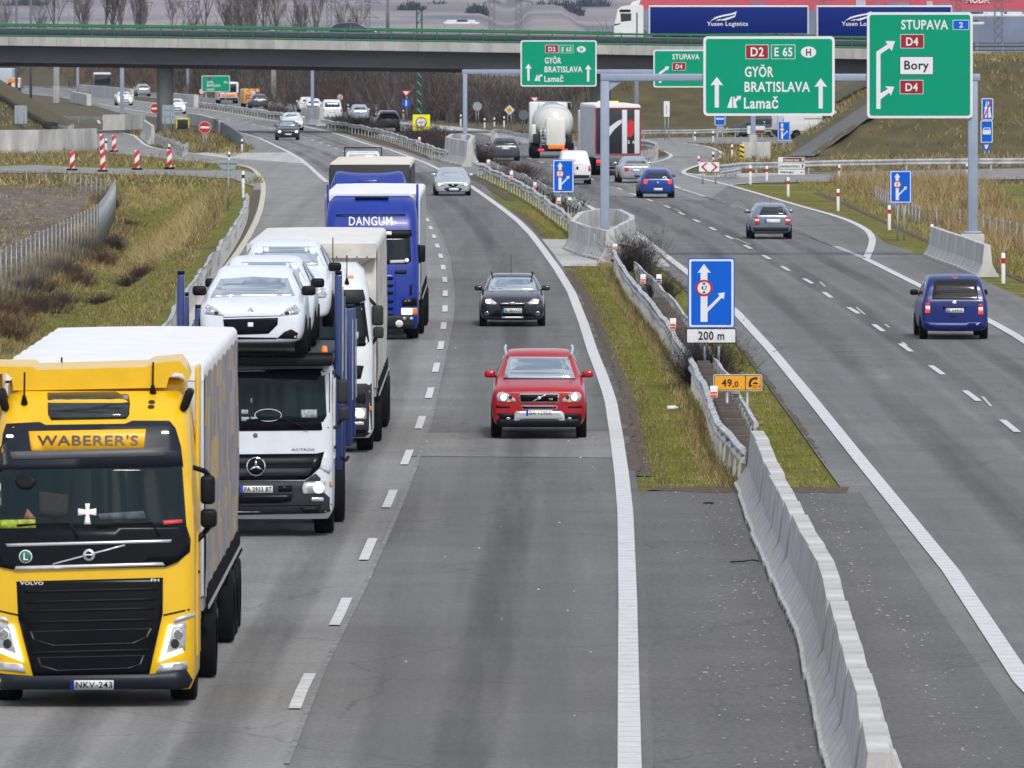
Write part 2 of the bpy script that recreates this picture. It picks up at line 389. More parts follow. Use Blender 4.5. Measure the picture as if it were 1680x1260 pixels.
# carriageway away from the camera
right_edge = [Vector((17.6, 70, 0)), Vector((17, 200, 0))] + W([(1720, 508), (1680, 490), (1610, 458), (1530, 424), (1452, 398), (1437, 386), (1422, 373), (1385, 355), (1311, 336), (1240, 315), (1196, 303), (1157, 294), (1118, 286), (1118, 281), (1140, 272), (1064, 264), (1040, 259), (960, 247), (880, 231), (806, 214), (740, 208), (706, 203), (620, 190), (500, 173), (380, 160), (224, 150), (60, 138)])
sheet('road', right_edge + offs(inR, -.75)[::-1], ASPH_R, 0.)
sheet('road', W([(1000, 290), (1064, 263), (1100, 254.5), (1085, 246.5), (1058, 243), (1046, 228), (1100, 226), (1200, 225), (1345, 224), (1500, 224), (1500, 233), (1345, 234), (1206, 237), (1123, 234), (1168, 241), (1187, 252), (1180, 261), (1150, 271), (1121, 280), (1121, 286), (1157, 296), (1196, 304), (1160, 330), (1000, 320)]), ASPH_L, .006)
sheet('road', W([(1157, 295), (1196, 304), (1215, 302), (1240, 300), (1460, 297), (1680, 294), (1900, 292), (1900, 275), (1680, 276.5), (1460, 281), (1320, 286), (1255, 288), (1200, 289), (1121, 285)]), ASPH_L, .010)
sheet('concrete_strip', W([(1121, 285), (1157, 290.5), (1220, 291), (1290, 286.5), (1290, 284), (1225, 284.5), (1140, 285.5), (1122, 283)]), APRON, .014)
sheet('concrete_strip', W([(800, 213.5), (900, 233), (1000, 250), (1020, 256), (960, 250), (880, 238), (790, 220), (700, 209), (640, 200), (700, 203)]), APRON, .008)
# paved gap in the central reservation
med = [Vector((1.5, 70, 0)), Vector((1.7, 130, 0))] + W([(1030, 806), (1412, 808)]) + [Vector((6.1, 130, 0)), Vector((6.0, 70, 0))]
sheet('median_paving', med, ASPH_M, .004)
sheet('median_paving', W([(886, 392), (938, 393), (985, 391), (1060, 396), (1100, 437), (1050, 440), (985, 437), (922, 437)]), APRON, .004)
sheet('median_paving', W([(698, 254), (735, 255), (800, 262), (832, 276), (790, 288), (752, 284), (712, 268)]), ASPH_P, .004)

mk = MB(); zm = .020
for pts, wd, m in ((inL, .27, PAINT), (W(L_MAIN), .26, PAINT), (ppath(L_RAMP, it=1), .25, PAINT_Y), (ppath(L_RAMPF, it=1), .25, PAINT), (inR, .27, PAINT),
                   (ppath(R_SOL2, it=1), .27, PAINT), (ppath(R_EXIT, it=1), .27, PAINT)):
    ribbon(mk, pts, wd, zm, m)
for pl in ([(160, 197), (176, 194)], [(160, 197), (164, 203)], [(1083, 246), (1098, 252), (1102, 257), (1092, 262), (1064, 269), (1040, 276)], [(1060, 230), (1120, 229.5), (1226, 228.5), (1345, 226.5)], [(1123, 235), (1168, 242), (1187, 252), (1184, 257), (1176, 261)], [(1206, 237), (1280, 235), (1345, 233)],
           [(1290, 285), (1320, 284.5), (1460, 280.5), (1680, 277), (1880, 275)], [(1215, 302), (1240, 300), (1460, 297), (1680, 294), (1880, 292)], [(1215, 302), (1196, 304)], [(870, 236), (910, 247), (960, 258), (1010, 270)]):
    ribbon(mk, smooth_path(W(pl), 1), .25, zm, PAINT)
def dashes(pts, period, ln, start, wd, m=PAINT):
    t = plen(pts); s = start
    while s + ln < t:
        a, _ = along(pts, s); c, _ = along(pts, s + ln / 2); e, _ = along(pts, s + ln)
        ribbon(mk, [a, c, e], wd, zm, m); s += period
dl = W(L_DASH); first = (dl[1] - dl[0]).length
dashes(dl, 15, 5.8, first - 2.9, .155)
dr = W(R_DASH); fr = plen(dr[:3])
dashes(dr, 15, 5.6, fr - 2.8 - 15, .15)
dashes(W(R_SOL), 1.6, 1.1, 40, .26); dashes(W(R_SOL), 60, 38, 0, .26)
dashes(W([(1245, 293.5), (1360, 290), (1460, 287), (1680, 285)]), 6, 2.5, 1, .14)
dashes(W([(1090, 235.5), (1140, 236), (1160, 241)]), 9, 4, 1, .2)
for x, y, dx, dy in ((1105, 343, 12, 5), (1205, 391, 26, 11), (1345, 463, 9, 8), (1405, 505, 14, 12), (1452, 533, 7, 5), (1480, 562, 8, 6), (1612, 652, 14, 16)):    # worn ghosts of old dashes
    a, c = P(x, y), P(x + dx, y + dy); ribbon(mk, [a, (a + c) / 2, c], .06, zm, PAINT_Y)
struct(mk.build('road_marking', fix=False))
def track_mat(name, c):
    def b(N, L, p):
        t = N.new('ShaderNodeTexCoord').outputs['Object']; at = N.new('ShaderNodeAttribute'); at.attribute_name = 'wear'; p.inputs['Base Color'].default_value = (*c, 1); p.inputs['Roughness'].default_value = .9; p.inputs['Specular IOR Level'].default_value = .25
        f = ramp(N, L, noise(N, L, t, .6, 6, .65, (1.2, .045, 1)), [(.30, g3(.0)), (.75, g3(.55))]); m = N.new('ShaderNodeMath'); m.operation = 'MULTIPLY'; L.new(f, m.inputs[0]); L.new(at.outputs['Fac'], m.inputs[1]); L.new(m.outputs[0], p.inputs['Alpha'])
    return node_mat(name, b)
WLIGHT = track_mat('polished_asphalt', (.235, .234, .233)); WDARK = track_mat('oily_asphalt', (.085, .085, .087))
def track(path, off, wd, m, y0, y1, z):
    pts = resample([p for p in path if y0 <= p.y <= y1], 4); vs = []; at = []; ks = [-.5, -.28, 0, .28, .5]; fs = []
    for k, a in zip(ks, (0, .8, 1, .8, 0)):
        vs.append([(p.x, p.y, z) for p in offs(pts, off + wd * k)]); at.append(a)
    n = len(pts); b = MB(); b.add([vs[j][i] for i in range(n) for j in range(5)], [(5 * i + j, 5 * i + j + 1, 5 * i + j + 6, 5 * i + j + 5) for i in range(n - 1) for j in range(4)], m)
    o = b.build('wheel_track', fix=False); a_ = o.data.attributes.new('wear', 'FLOAT', 'POINT'); a_.data.foreach_set('value', at * n); struct(o)
for o_ in (-2.75, -1.05): track(inL, o_, .95, WLIGHT, 75, 800, .0125)
track(inL, -1.9, .9, WDARK, 75, 800, .0135)
for o_ in (-6.6, -4.9): track(inL, o_, .9, WDARK, 75, 700, .0145)
track(inL, -5.7, .8, WLIGHT, 75, 700, .0155)
for o_ in (1.0, 2.7): track(inR, o_, 1., WLIGHT, 75, 800, .0125)
for o_ in (1.85, 3.75): track(inR, o_, 1.1, WDARK, 75, 800, .0135)
for o_ in (4.7, 6.3): track(inR, o_, .9, WLIGHT, 75, 600, .0145)
track(inR, 5.5, .8, WDARK, 75, 600, .0155)
# long tar seams and the fine joint beside the fast lane
sm = MB(); TAR = mat('tar_seam', (.085, .085, .085), .7, var=.4)
SEAM = mat('seam_grit', (.26, .255, .25), .9, var=.45, vscale=2)
ribbon(sm, resample(fb[1:-2], 3), .07, .016, SEAM)
for pl in ([(1215, 467.5), (1300, 467), (1350, 467.5)], [(900, 345), (960, 346)], [(697, 711), (1006, 708)], [(676, 749), (1016, 752)]):
    ribbon(sm, resample(W(pl), 3), .05, .017, TAR)
struct(sm.build('road_seam', fix=False))

# ---- the terrain: one sheet to the horizon
GR = W([(240, 640), (283, 560), (335, 470), (372, 405), (398, 352), (408, 330), (412, 312)])     # foot of the left guardrail
gry = np.array([-200] + [p.y for p in GR]); grx = np.array([-11.6] + [p.x for p in GR])
def sst(a, b, x):
    t = np.clip((x - a) / (b - a), 0, 1); return t * t * (3 - 2 * t)
EMB = None
def height(X, Y):
    X = np.asarray(X, float); Y = np.asarray(Y, float); z = np.full(X.shape, -.03)
    # ditch and field left of the guardrail
    t = np.interp(Y, gry, grx) - X
    fade = 1 - sst(425, 480, Y)
    z = z - fade * (1.9 * sst(.5, 5., t) - .75 * sst(4.6, 8, t))
    # shallow central reservation
    # right: ditch beside the right carriageway
    xr = np.interp(Y, [70, 235, 269, 330, 420, 445], [17.8, 17.6, 17.0, 16.2, 15.6, 15.4])
    tr = X - xr; z = z - (1 - sst(420, 455, Y)) * .8 * sst(.8, 6, tr)
    # embankment carrying the bridge road on the right
    fr_ = np.clip((Y - 572) * .38, 0, None); sl = np.clip((X - (19.2 + (Y - 580) * .02)) * .56, 0, None)
    hill = np.minimum(np.minimum(fr_, sl), 6.1 - .0 * X); hill = np.where(Y < 760, hill, np.maximum(hill - (Y - 760) * .4, 0))
    z = z + np.maximum(hill, 0)
    # bank behind the bridge on the left and right (y 115-200)
    b1 = np.clip((-36.2 - X) * .62, 0, 4.2) * sst(665, 690, Y) * sst(770, 735, Y); z = z + b1
    b3 = np.clip((Y - 745) * .28, 0, 4.4) * sst(-3, 3, X - np.interp(Y, [700, 900], [7, 4])) * sst(26, 18, X); z = z + b3
    # low ridge carrying the thicket behind the motorway
    pr = np.interp(X, [-110, -76, -58, -45, -33, -23, -14, -8, -2, 8, 14], [1230, 1290, 1215, 1120, 1020, 960, 900, 840, 780, 765, 765])
    z = z + np.clip((Y - pr - 14) * .14, 0, 3.6) * sst(-4, -12, X)
    # far hills, fields rising beyond
    far = np.clip(Y - 2500, 0, None)
    z = z + far * .0125 + np.where(far > 0, 1.2 * np.sin(X * .004 + Y * .0019) * np.clip(far / 1500, 0, 1), 0)
    return z
ys = np.concatenate([np.arange(60, 240, 4.), np.arange(240, 520, 1.5), np.arange(520, 800, 3.), np.geomspace(800, 2600, 60), np.geomspace(2650, 14000, 40)])
us = np.linspace(-1, 1, 301)
hw = np.where(ys < 800, 62 + 0 * ys, 62 + (ys - 800) * .16)
XX = us[None, :] * hw[:, None] + np.where(ys < 400, 0, 0)[:, None]; YY = np.repeat(ys[:, None], len(us), 1)
ZZ = height(XX, YY)
jit = NR.normal(0, 1, ZZ.shape); offroad = (ZZ < -.2) | (ZZ > .3)
ZZ = ZZ + jit * .05 * offroad * (YY < 760)
nr, nc = XX.shape; idx = np.arange(nr * nc).reshape(nr, nc)
fc = np.stack([idx[:-1, :-1], idx[:-1, 1:], idx[1:, 1:], idx[1:, :-1]], -1).reshape(-1, 4)
FARF = node_mat('far_fields', lambda N, L, p: (lambda t: (  # cool blue-grey stops put distance haze into the field colour
    L.new(ramp(N, L, noise(N, L, t, .0035, 6, .6, (1, .35, 1)), [(.28, (.085, .095, .115)), (.42, (.20, .18, .18)), (.52, (.30, .26, .25)), (.60, (.12, .13, .15)), (.68, (.33, .29, .28)), (.8, (.17, .17, .18))]), p.inputs['Base Color']),
    setattr(p.inputs['Roughness'], 'default_value', 1.)))(N.new('ShaderNodeTexCoord').outputs['Object']))
gnd = ngeo('ground', np.stack([XX, YY, ZZ], -1).reshape(-1, 3), fc, [GRASS, FIELD, GRAVEL, FARF, GRASSB]); struct(gnd)
fcx = XX[:-1, :-1].ravel(); fcy = YY[:-1, :-1].ravel()
tl = np.interp(fcy, gry, grx) - fcx
mi = np.zeros(len(fc), np.int32); mi[(fcy > 560)] = 4; mi[(fcy > 470) & (fcx > 8)] = 4; mi[(fcy > 1500)] = 3
mi[(tl > 7.4) & (fcy < 470) & (fcy > 60) & (fcx < 0)] = 1
mi[(fcx > 20.5 ) & (fcy < 420) & (fcy > 60)] = 1
gnd.data.polygons.foreach_set('material_index', mi); gnd.data.polygons.foreach_set('use_smooth', np.ones(len(fc), bool))
# ------------------------------------------------------------------ vehicle toolkit
def car_paint(name, col, rough=.30, metal=0., coat=.35):
    return mat(name, col, rough, metal, coat=coat, var=.12, vscale=2.6, thr=(.25, .6))
GLASS = mat('dark_glass', (.010, .013, .015), .03, spec=.8)
GLASS_T = mat('tinted_glass', (.006, .007, .009), .06, spec=.5)
def wsb(N, L, p):
    p.inputs['Base Color'].default_value = (.46, .53, .57, 1); p.inputs['Roughness'].default_value = .02; p.inputs['Metallic'].default_value = .55
    p.inputs['Specular IOR Level'].default_value = 1.; p.inputs['IOR'].default_value = 2.3
WSG = node_mat('windscreen_glass', wsb)
def wtb(N, L, p):
    p.inputs['Base Color'].default_value = (.007, .016, .018, 1); p.inputs['Roughness'].default_value = .03
    p.inputs['Specular IOR Level'].default_value = .35; p.inputs['IOR'].default_value = 1.38
WSTR = node_mat('truck_windscreen_glass', wtb)
BLACK = mat('black_plastic', (.007, .0075, .009), .5, spec=.18, var=.3, vscale=6)
BLACKG = mat('gloss_black', (.004, .005, .007), .25, spec=.16)
DGREY = mat('dark_grey_plastic', (.030, .033, .038), .55, spec=.25, var=.2, vscale=5)
MGREY = mat('grey_plastic', (.10, .105, .112), .5, var=.15, vscale=5)
TYRE = mat('tyre_rubber', (.008, .008, .008), .9, spec=.2, var=.4, vscale=9)
RIM = mat('alloy', (.45, .46, .48), .3, 1.)
CHROME = mat('chrome', (.78, .79, .8), .12, 1.)
SILVER = mat('silver_trim', (.62, .63, .66), .3, .6)
LAMP = mat('lamp_glass', (.66, .68, .70), .10, .35, coat=.6, var=.5, vscale=9)
LAMP_ON = mat('lit_lamp', (1., .93, .78), .3, emit=2.4)
LAMP_DIM = mat('lit_marker', (1., .95, .85), .3, emit=1.1)
ORANGE = mat('orange_lens', (.85, .24, .02), .25, coat=.5)
REDL = mat('red_lens', (.42, .012, .015), .2, coat=.6)
REDLIT = mat('red_lens_lit', (.75, .03, .02), .25, emit=.7)
PLATE = mat('number_plate_white', (.74, .75, .74), .5)
EUB = mat('plate_blue', (.01, .06, .42), .5)
INK = mat('black_lettering', (.012, .012, .012), .6)
WHT = mat('white_lettering', (.8, .8, .8), .5)
UNDER = mat('underbody', (.012, .012, .012), .9)
STEEL = mat('galvanised_steel', (.46, .48, .50), .42, .55, var=.35, vscale=3)

class Veh:
    def __init__(s, root):
        s.root = root; s.M = Matrix.Translation(root.location) @ root.rotation_euler.to_matrix().to_4x4(); s.I = s.M.inverted(); s.bvh = None; s.body = None
    def setbody(s, o, extra=()):
        s.body = o; s.bvhof([o, *extra])
    def bvhof(s, objs):
        vs = []; fs = []
        for o in objs:
            k = len(vs); vs += [v.co.copy() for v in o.data.vertices]; fs += [[i + k for i in p.vertices] for p in o.data.polygons]
        s.bvh = BVHTree.FromPolygons(vs, fs)
    def px_ray(s, u, v):
        d = Vector(((u - CX) / F, 1, -(v - HZ) / F)); o = Vector((0, 0, H))
        return s.I @ o, (s.I.to_3x3() @ d).normalized()
    def front(s, u, v): return Vector((u, -30, v)), Vector((0, 1, 0))
    def rear(s, u, v): return Vector((u, 30, v)), Vector((0, -1, 0))
    def left(s, u, v): return Vector((-30, u, v)), Vector((1, 0, 0))
    def right(s, u, v): return Vector((30, u, v)), Vector((-1, 0, 0))
    def hit(s, ray):
        o, d = ray; h = s.bvh.ray_cast(o, d)
        if h[0] is not None: return h[0]
        # near miss: closest surface point to the ray around the body
        c = o + d * max(0, (-o).dot(d)); n = s.bvh.find_nearest(c)
        t = (n[0] - o).dot(d); p = o + d * t; n = s.bvh.find_nearest(p)
        return n[0]
    def patch(s, outl, ray, m, name, off=.006, grid=None, parent=None, smooth=True, mb=None, deep=.012, lab=None):
        vs = [Vector(p) for p in outl]
        ext = max(max(v.x for v in vs) - min(v.x for v in vs), max(v.y for v in vs) - min(v.y for v in vs))
        g = grid or ext / 10
        lp = []
        for a, b in zip(vs, vs[1:] + vs[:1]):
            n = max(1, int((b - a).length / g)); lp += [a.lerp(b, k / n) for k in range(n)]
        n = len(lp); pts = lp[:]
        x0 = min(v.x for v in lp); y0 = min(v.y for v in lp); x1 = max(v.x for v in lp); y1 = max(v.y for v in lp)
        def inside(q):
            c = False
            for a, b in zip(lp, lp[1:] + lp[:1]):
                if (a.y > q.y) != (b.y > q.y) and q.x < (b.x - a.x) * (q.y - a.y) / (b.y - a.y) + a.x: c = not c
            return c
        y = y0 + g / 2
        while y < y1:
            x = x0 + g / 2
            while x < x1:
                q = Vector((x, y))
                if inside(q) and min((q - a).length for a in lp) > g * .4: pts.append(q)
                x += g
            y += g
        r = delaunay_2d_cdt(pts, [(i, (i + 1) % n) for i in range(n)], [list(range(n))], 1, 1e-6)
        out = []; back = []
        for v in r[0]:
            ry = ray(v.x, v.y); h = s.hit(ry); out.append(h - ry[1] * off); back.append(h + ry[1] * deep)
        b = mb or MB(); fs = [list(f) for f in r[2]]
        b.add(out, fs, m, smooth)
        cnt = {}
        for f in fs:
            for a, c in zip(f, f[1:] + f[:1]): cnt[(min(a, c), max(a, c))] = cnt.get((min(a, c), max(a, c)), 0) + 1
        bd = [e for e, k in cnt.items() if k == 1]; k = len(out)
        b.add(out + back, [(a, c, c + k, a + k) for a, c in bd], m, False)
        if mb: return None
        o = b.build(name, parent or s.root)
        if lab: o['label'] = lab
        return o
    def text(s, t, box, ray, m, name='lettering', off=.012, parent=None, bold=.012, flip=False, depth=True):
        vs, fs = text_geo(t, bold); x0, y0, x1, y1 = box; b = MB(); out = []; bk = []
        for x, y in vs:
            if flip: x = 1 - x
            ry = ray(x0 + (x1 - x0) * x, y1 + (y0 - y1) * y); h = s.hit(ry); out.append(h - ry[1] * off)
        b.add(out, fs, m); return b.build(name, parent or s.root, fix=False)

def mirror(pl, cx): return [(2 * cx - x, y) for x, y in pl][::-1]

def subsurf(b, name, parent, lv=2, sharp=None):
    o = b.build(name, None); md = o.modifiers.new('s', 'SUBSURF'); md.levels = lv; md.render_levels = lv
    dg = bpy.context.evaluated_depsgraph_get(); me = bpy.data.meshes.new_from_object(o.evaluated_get(dg))
    o.modifiers.clear(); old = o.data; o.data = me; bpy.data.meshes.remove(old)
    me.polygons.foreach_set('use_smooth', [True] * len(me.polygons)); me.update()
    if sharp: me.set_sharp_from_angle(angle=R(sharp))
    o.parent = parent; return o

# station: (y, half width, z bottom, z shoulder, z top, half width at top)
def car_body(st, m, root, name='body'):
    rings = []
    for y, wm, zb, zs, zt, wt in st:
        rise = zt - zs
        A = ((wt + wm * .95) / 2 if rise > .25 else (wt * .55 + wm * .42), zs + rise * .5)
        half = [(0, zb), (wm * .80, zb), (wm * .955, zb + .05), (wm, zb + (zs - zb) * .45), (wm * .992, zs - .09), (wm * .95, zs), A, (wt, zt - .045 if rise > .25 else zt - .02), (wt * .86, zt - .008), (wt * .4, zt)]
        full = [(x, z) for x, z in half] + [(-x, z) for x, z in half[1:]][::-1]
        rings.append([(x, y, z) for x, z in full])
    b = MB(); b.loft(rings, m, True, True)
    return subsurf(b, name, root, 2)

def wheel(root, x, y, r, wd, rim=RIM, name='wheel'):
    s = 1 if x > 0 else -1
    e = bpy.data.objects.new(name, None); COL.objects.link(e); e.parent = root; e.location = (x, y, r)
    t = MB()
    prof = [(-wd / 2, r * .62), (-wd / 2, r * .93), (-wd * .38, r), (wd * .38, r), (wd / 2, r * .93), (wd / 2, r * .62)]
    rings = []
    for k in range(24):
        a = 2 * math.pi * k / 24; rings.append([(px_, rr_ * math.cos(a), rr_ * math.sin(a)) for px_, rr_ in prof])
    rings.append(rings[0]); t.loft(rings, TYRE, False); t.build('tyre', e)
    q = MB(); xo = s * (wd * .32)
    q.cyl((xo - .03 * s, 0, 0), (xo, 0, 0), r * .64, DGREY, n=20)
    q.cyl((xo - .01, 0, 0), (xo + s * .02, 0, 0), r * .16, rim, n=10)
    for k in range(5):
        a = 2 * math.pi * k / 5
        q.box((xo + s * .01, r * .36 * math.cos(a), r * .36 * math.sin(a)), (.03, r * .16, r * .52), rim, rx=a - math.pi / 2)
    ri = []
    for k in range(21):
        a = 2 * math.pi * k / 20; ri.append([(xo + s * dx, rr_ * math.cos(a), rr_ * math.sin(a)) for dx, rr_ in ((.0, r * .66), (.02, r * .66), (.02, r * .57), (0, r * .57))])
    q.loft(ri, rim, True); q.build('rim', e)
    return e

def place(pxc, py, L, rz_deg=0, back=False, dfront=.9):
    """root of a vehicle whose nearest wheels touch the road at (pxc, py)"""
    p = P(pxc, py); hd = R(rz_deg); d = L / 2 - dfront
    return Vector((p.x - math.sin(hd) * d, p.y + d * math.cos(hd), 0)), hd + (math.pi if back else 0)

def stations(kind, L, W, Z):
    h = W / 2; f = -L / 2
    if kind == 'hatch':
        S = [(0, .78, .26, .60, .66, .55), (.03, .88, .20, .66, .73, .66), (.14, .96, .19, .72, .80, .74), (.42, .985, .19, .80, .90, .76), (.95, 1, .18, .90, .985, .76), (1.12, 1, .18, .925, 1.03, .76), (1.85, 1, .18, .96, Z - .06, .60), (2.1, 1, .18, .97, Z, .61), (L * .72, 1, .19, .99, Z - .02, .60), (L - .46, .99, .21, 1.0, Z - .10, .57), (L - .16, .955, .24, .97, 1.08, .62), (L - .06, .91, .26, .90, .98, .62), (L, .80, .34, .80, .86, .5)]
    elif kind == 'sedan':
        S = [(0, .78, .25, .57, .63, .55), (.03, .88, .2, .62, .69, .66), (.14, .96, .18, .68, .76, .74), (.45, .985, .18, .76, .86, .76), (1.0, 1, .18, .86, .95, .76), (1.25, 1, .18, .89, .99, .76), (2.05, 1, .18, .92, Z - .05, .59), (2.4, 1, .18, .93, Z, .60), (L - 1.35, 1, .19, .95, Z - .07, .57), (L - .68, .985, .2, .96, 1.05, .68), (L - .14, .95, .23, .93, 1.0, .72), (L - .04, .90, .25, .86, .93, .7), (L, .80, .34, .76, .82, .5)]
    elif kind == 'wagon':
        S = [(0, .80, .25, .60, .66, .55), (.03, .90, .2, .65, .72, .66), (.14, .97, .18, .71, .80, .74), (.45, .985, .18, .80, .90, .76), (1.0, 1, .18, .88, .98, .76), (1.2, 1, .18, .91, 1.02, .76), (2.0, 1, .18, .94, Z - .05, .60), (2.3, 1, .18, .95, Z, .61), (L * .72, 1, .19, .97, Z - .01, .60), (L - .42, .99, .2, .98, Z - .06, .58), (L - .15, .955, .23, .96, 1.08, .66), (L - .05, .91, .25, .88, .96, .64), (L, .80, .34, .78, .84, .5)]
    elif kind == 'suv':
        S = [(0, .86, .30, .86, .92, .62), (.03, .94, .26, .92, .99, .70), (.14, 1., .25, .97, 1.05, .77), (.45, .99, .28, 1.02, 1.12, .77), (1.0, 1, .28, 1.09, 1.19, .77), (1.25, 1, .28, 1.12, 1.23, .77), (1.95, 1, .28, 1.16, Z - .06, .63), (2.25, 1, .28, 1.17, Z, .64), (L * .74, 1, .28, 1.18, Z - .01, .63), (L - .40, .99, .3, 1.19, Z - .07, .61), (L - .14, .96, .33, 1.17, 1.28, .68), (L - .05, .92, .35, 1.05, 1.14, .66), (L, .84, .42, .92, .98, .5)]
    elif kind == 'van':
        S = [(0, .64, .36, .70, .77, .50), (.03, .80, .27, .78, .86, .64), (.12, .92, .22, .84, .94, .72), (.40, .985, .2, .94, 1.04, .76), (.75, 1, .19, 1.02, 1.12, .78), (.95, 1, .19, 1.05, 1.18, .78), (1.75, 1, .19, 1.08, Z - .08, .68), (2.05, 1, .19, 1.09, Z - .01, .69), (L * .75, 1, .2, 1.10, Z, .70), (L - .20, .99, .22, 1.10, Z - .03, .70), (L - .09, .975, .24, 1.08, 1.14, .75), (L - .03, .95, .26, 1.0, 1.08, .74), (L, .88, .33, .92, .98, .66)]
    else:  # panel van
        S = [(0, .70, .42, .88, .94, .56), (.03, .86, .34, .96, 1.04, .66), (.12, .95, .3, 1.04, 1.14, .74), (.40, .99, .28, 1.16, 1.26, .78), (.62, 1, .28, 1.22, 1.34, .78), (1.45, 1, .28, 1.30, Z - .22, .78), (1.85, 1, .28, 1.32, Z - .02, .80), (2.4, 1, .28, 1.33, Z, .82), (L * .75, 1, .28, 1.33, Z, .82), (L - .12, .99, .3, 1.33, Z - .02, .82), (L - .05, .98, .32, 1.30, 1.40, .85), (L, .94, .36, 1.2, 1.28, .8)]
    return [(f + y, w_ * h, zb, zs, zt, wt * W / 1.8 * (1 if kind != 'van' else 1.0)) for y, w_, zb, zs, zt, wt in S]

def mirror_part(v, x, y, z, m, s=1., name='door_mirror'):
    b = MB(); sg = 1 if x > 0 else -1
    b.rbox((x, y, z), (.22 * s, .11, .15 * s), .05, m, 3); b.box((x - sg * .12 * s, y + .01, z - .05 * s), (.10 * s, .05, .04), BLACK)
    return b.build(name, v.root)

def plate_part(v, box, ray, txt, flip=False, grid=None, off=.018):
    x0, y0, x1, y1 = box
    p = v.patch([(x0, y0), (x1, y0), (x1, y1), (x0, y1)], ray, PLATE, 'number_plate', off, grid=grid or (abs(x1 - x0)))
    bl = x0 + (x1 - x0) * .09; hh = y1 - y0
    v.patch([(x0, y0), (bl, y0), (bl, y1), (x0, y1)] if not flip else [(x1, y0), (x1 - (x1 - x0) * .09, y0), (x1 - (x1 - x0) * .09, y1), (x1, y1)], ray, EUB, 'country_band', off + .005, parent=p)
    if txt:
        bx = (bl + (x1 - x0) * .04, y0 + hh * .17, x1 - (x1 - x0) * .03, y1 - hh * .17) if not flip else (x0 + (x1 - x0) * .03, y0 + hh * .17, x1 - (x1 - x0) * .13, y1 - hh * .17)
        v.text(txt, bx, ray, INK, 'plate_lettering', off + .005, p, flip=flip)
    return p

def simple_car(name, label, group, kind, L, W, Z, paint, pxc, py, rz=0., back=False, lamps='on', roof=None, plate=None, tmpl=True, r=.31, dfr=.85):
    loc, a = place(pxc, py, L, rz, back, dfr)
    root = thing(name, label, 'van' if kind in ('van', 'panel') else 'car', loc, a, group); v = Veh(root)
    st = stations(kind, L, W, Z); v.st = st
    v.setbody(car_body(st, paint, root)); v.L = L; v.W = W; v.Z = Z; v.kind = kind; v.paint = paint
    h = W / 2
    for y in (-L / 2 + dfr, L / 2 - dfr * .98):
        for s in (-1, 1): wheel(root, s * (h - .10), y, r, .21)
    cow = [q for q in st if True]
    zsh = st[6][3]; zrf = Z
    # wheel arches and side glass
    for s, ry in ((-1, v.left), (1, v.right)):
        for y in (-L / 2 + dfr, L / 2 - dfr * .98):
            v.patch([(y + (r + .05) * math.cos(t), r + (r + .05) * math.sin(t)) for t in [math.pi * k / 12 for k in range(13)]] + [(y - r - .05, .2), (y + r + .05, .2)], ry, BLACK, 'wheel_arch', .004, grid=.12)
        i6 = st[6][0]; e = st[-4][0]; zt = Z - .14; zl = zsh + .05
        if kind in ('van', 'panel'):
            v.patch([(st[5][0] + .42, zl + .02), (st[7][0] - .02, zt - .06), (st[7][0] + .55, zt - .06), (st[7][0] + .55, zl)], ry, GLASS, 'side_window', .004, grid=.14)
            if kind == 'van' and name != 'delivery_van':
                v.patch([(st[7][0] + .65, zl), (st[7][0] + .65, zt - .06), (st[-4][0] - .2, zt - .06), (st[-4][0] - .12, zl)], ry, GLASS, 'side_window', .004, grid=.14)
        else:
            mid = (i6 + e) / 2
            v.patch([(st[5][0] + .38, zl), (i6 + .12, zt - .03), (mid - .03, zt + .01), (mid - .03, zl)], ry, GLASS, 'side_window', .004, grid=.14)
            v.patch([(mid + .04, zl), (mid + .04, zt + .01), (e - .18, zt - .04), (e + .02, zl + .04)], ry, GLASS, 'side_window', .004, grid=.14)
        v.patch([(st[5][0] + .3, .36), (st[5][0] + .3, .345), (e - .1, .345), (e - .1, .36)], ry, BLACK, 'sill_trim', .008, grid=.2)
        mirror_part(v, s * (h + .035), st[5][0] + .42, zsh + .10, paint if kind != 'van' else BLACK)
    if tmpl: template_faces(v, lamps, plate)
    return v

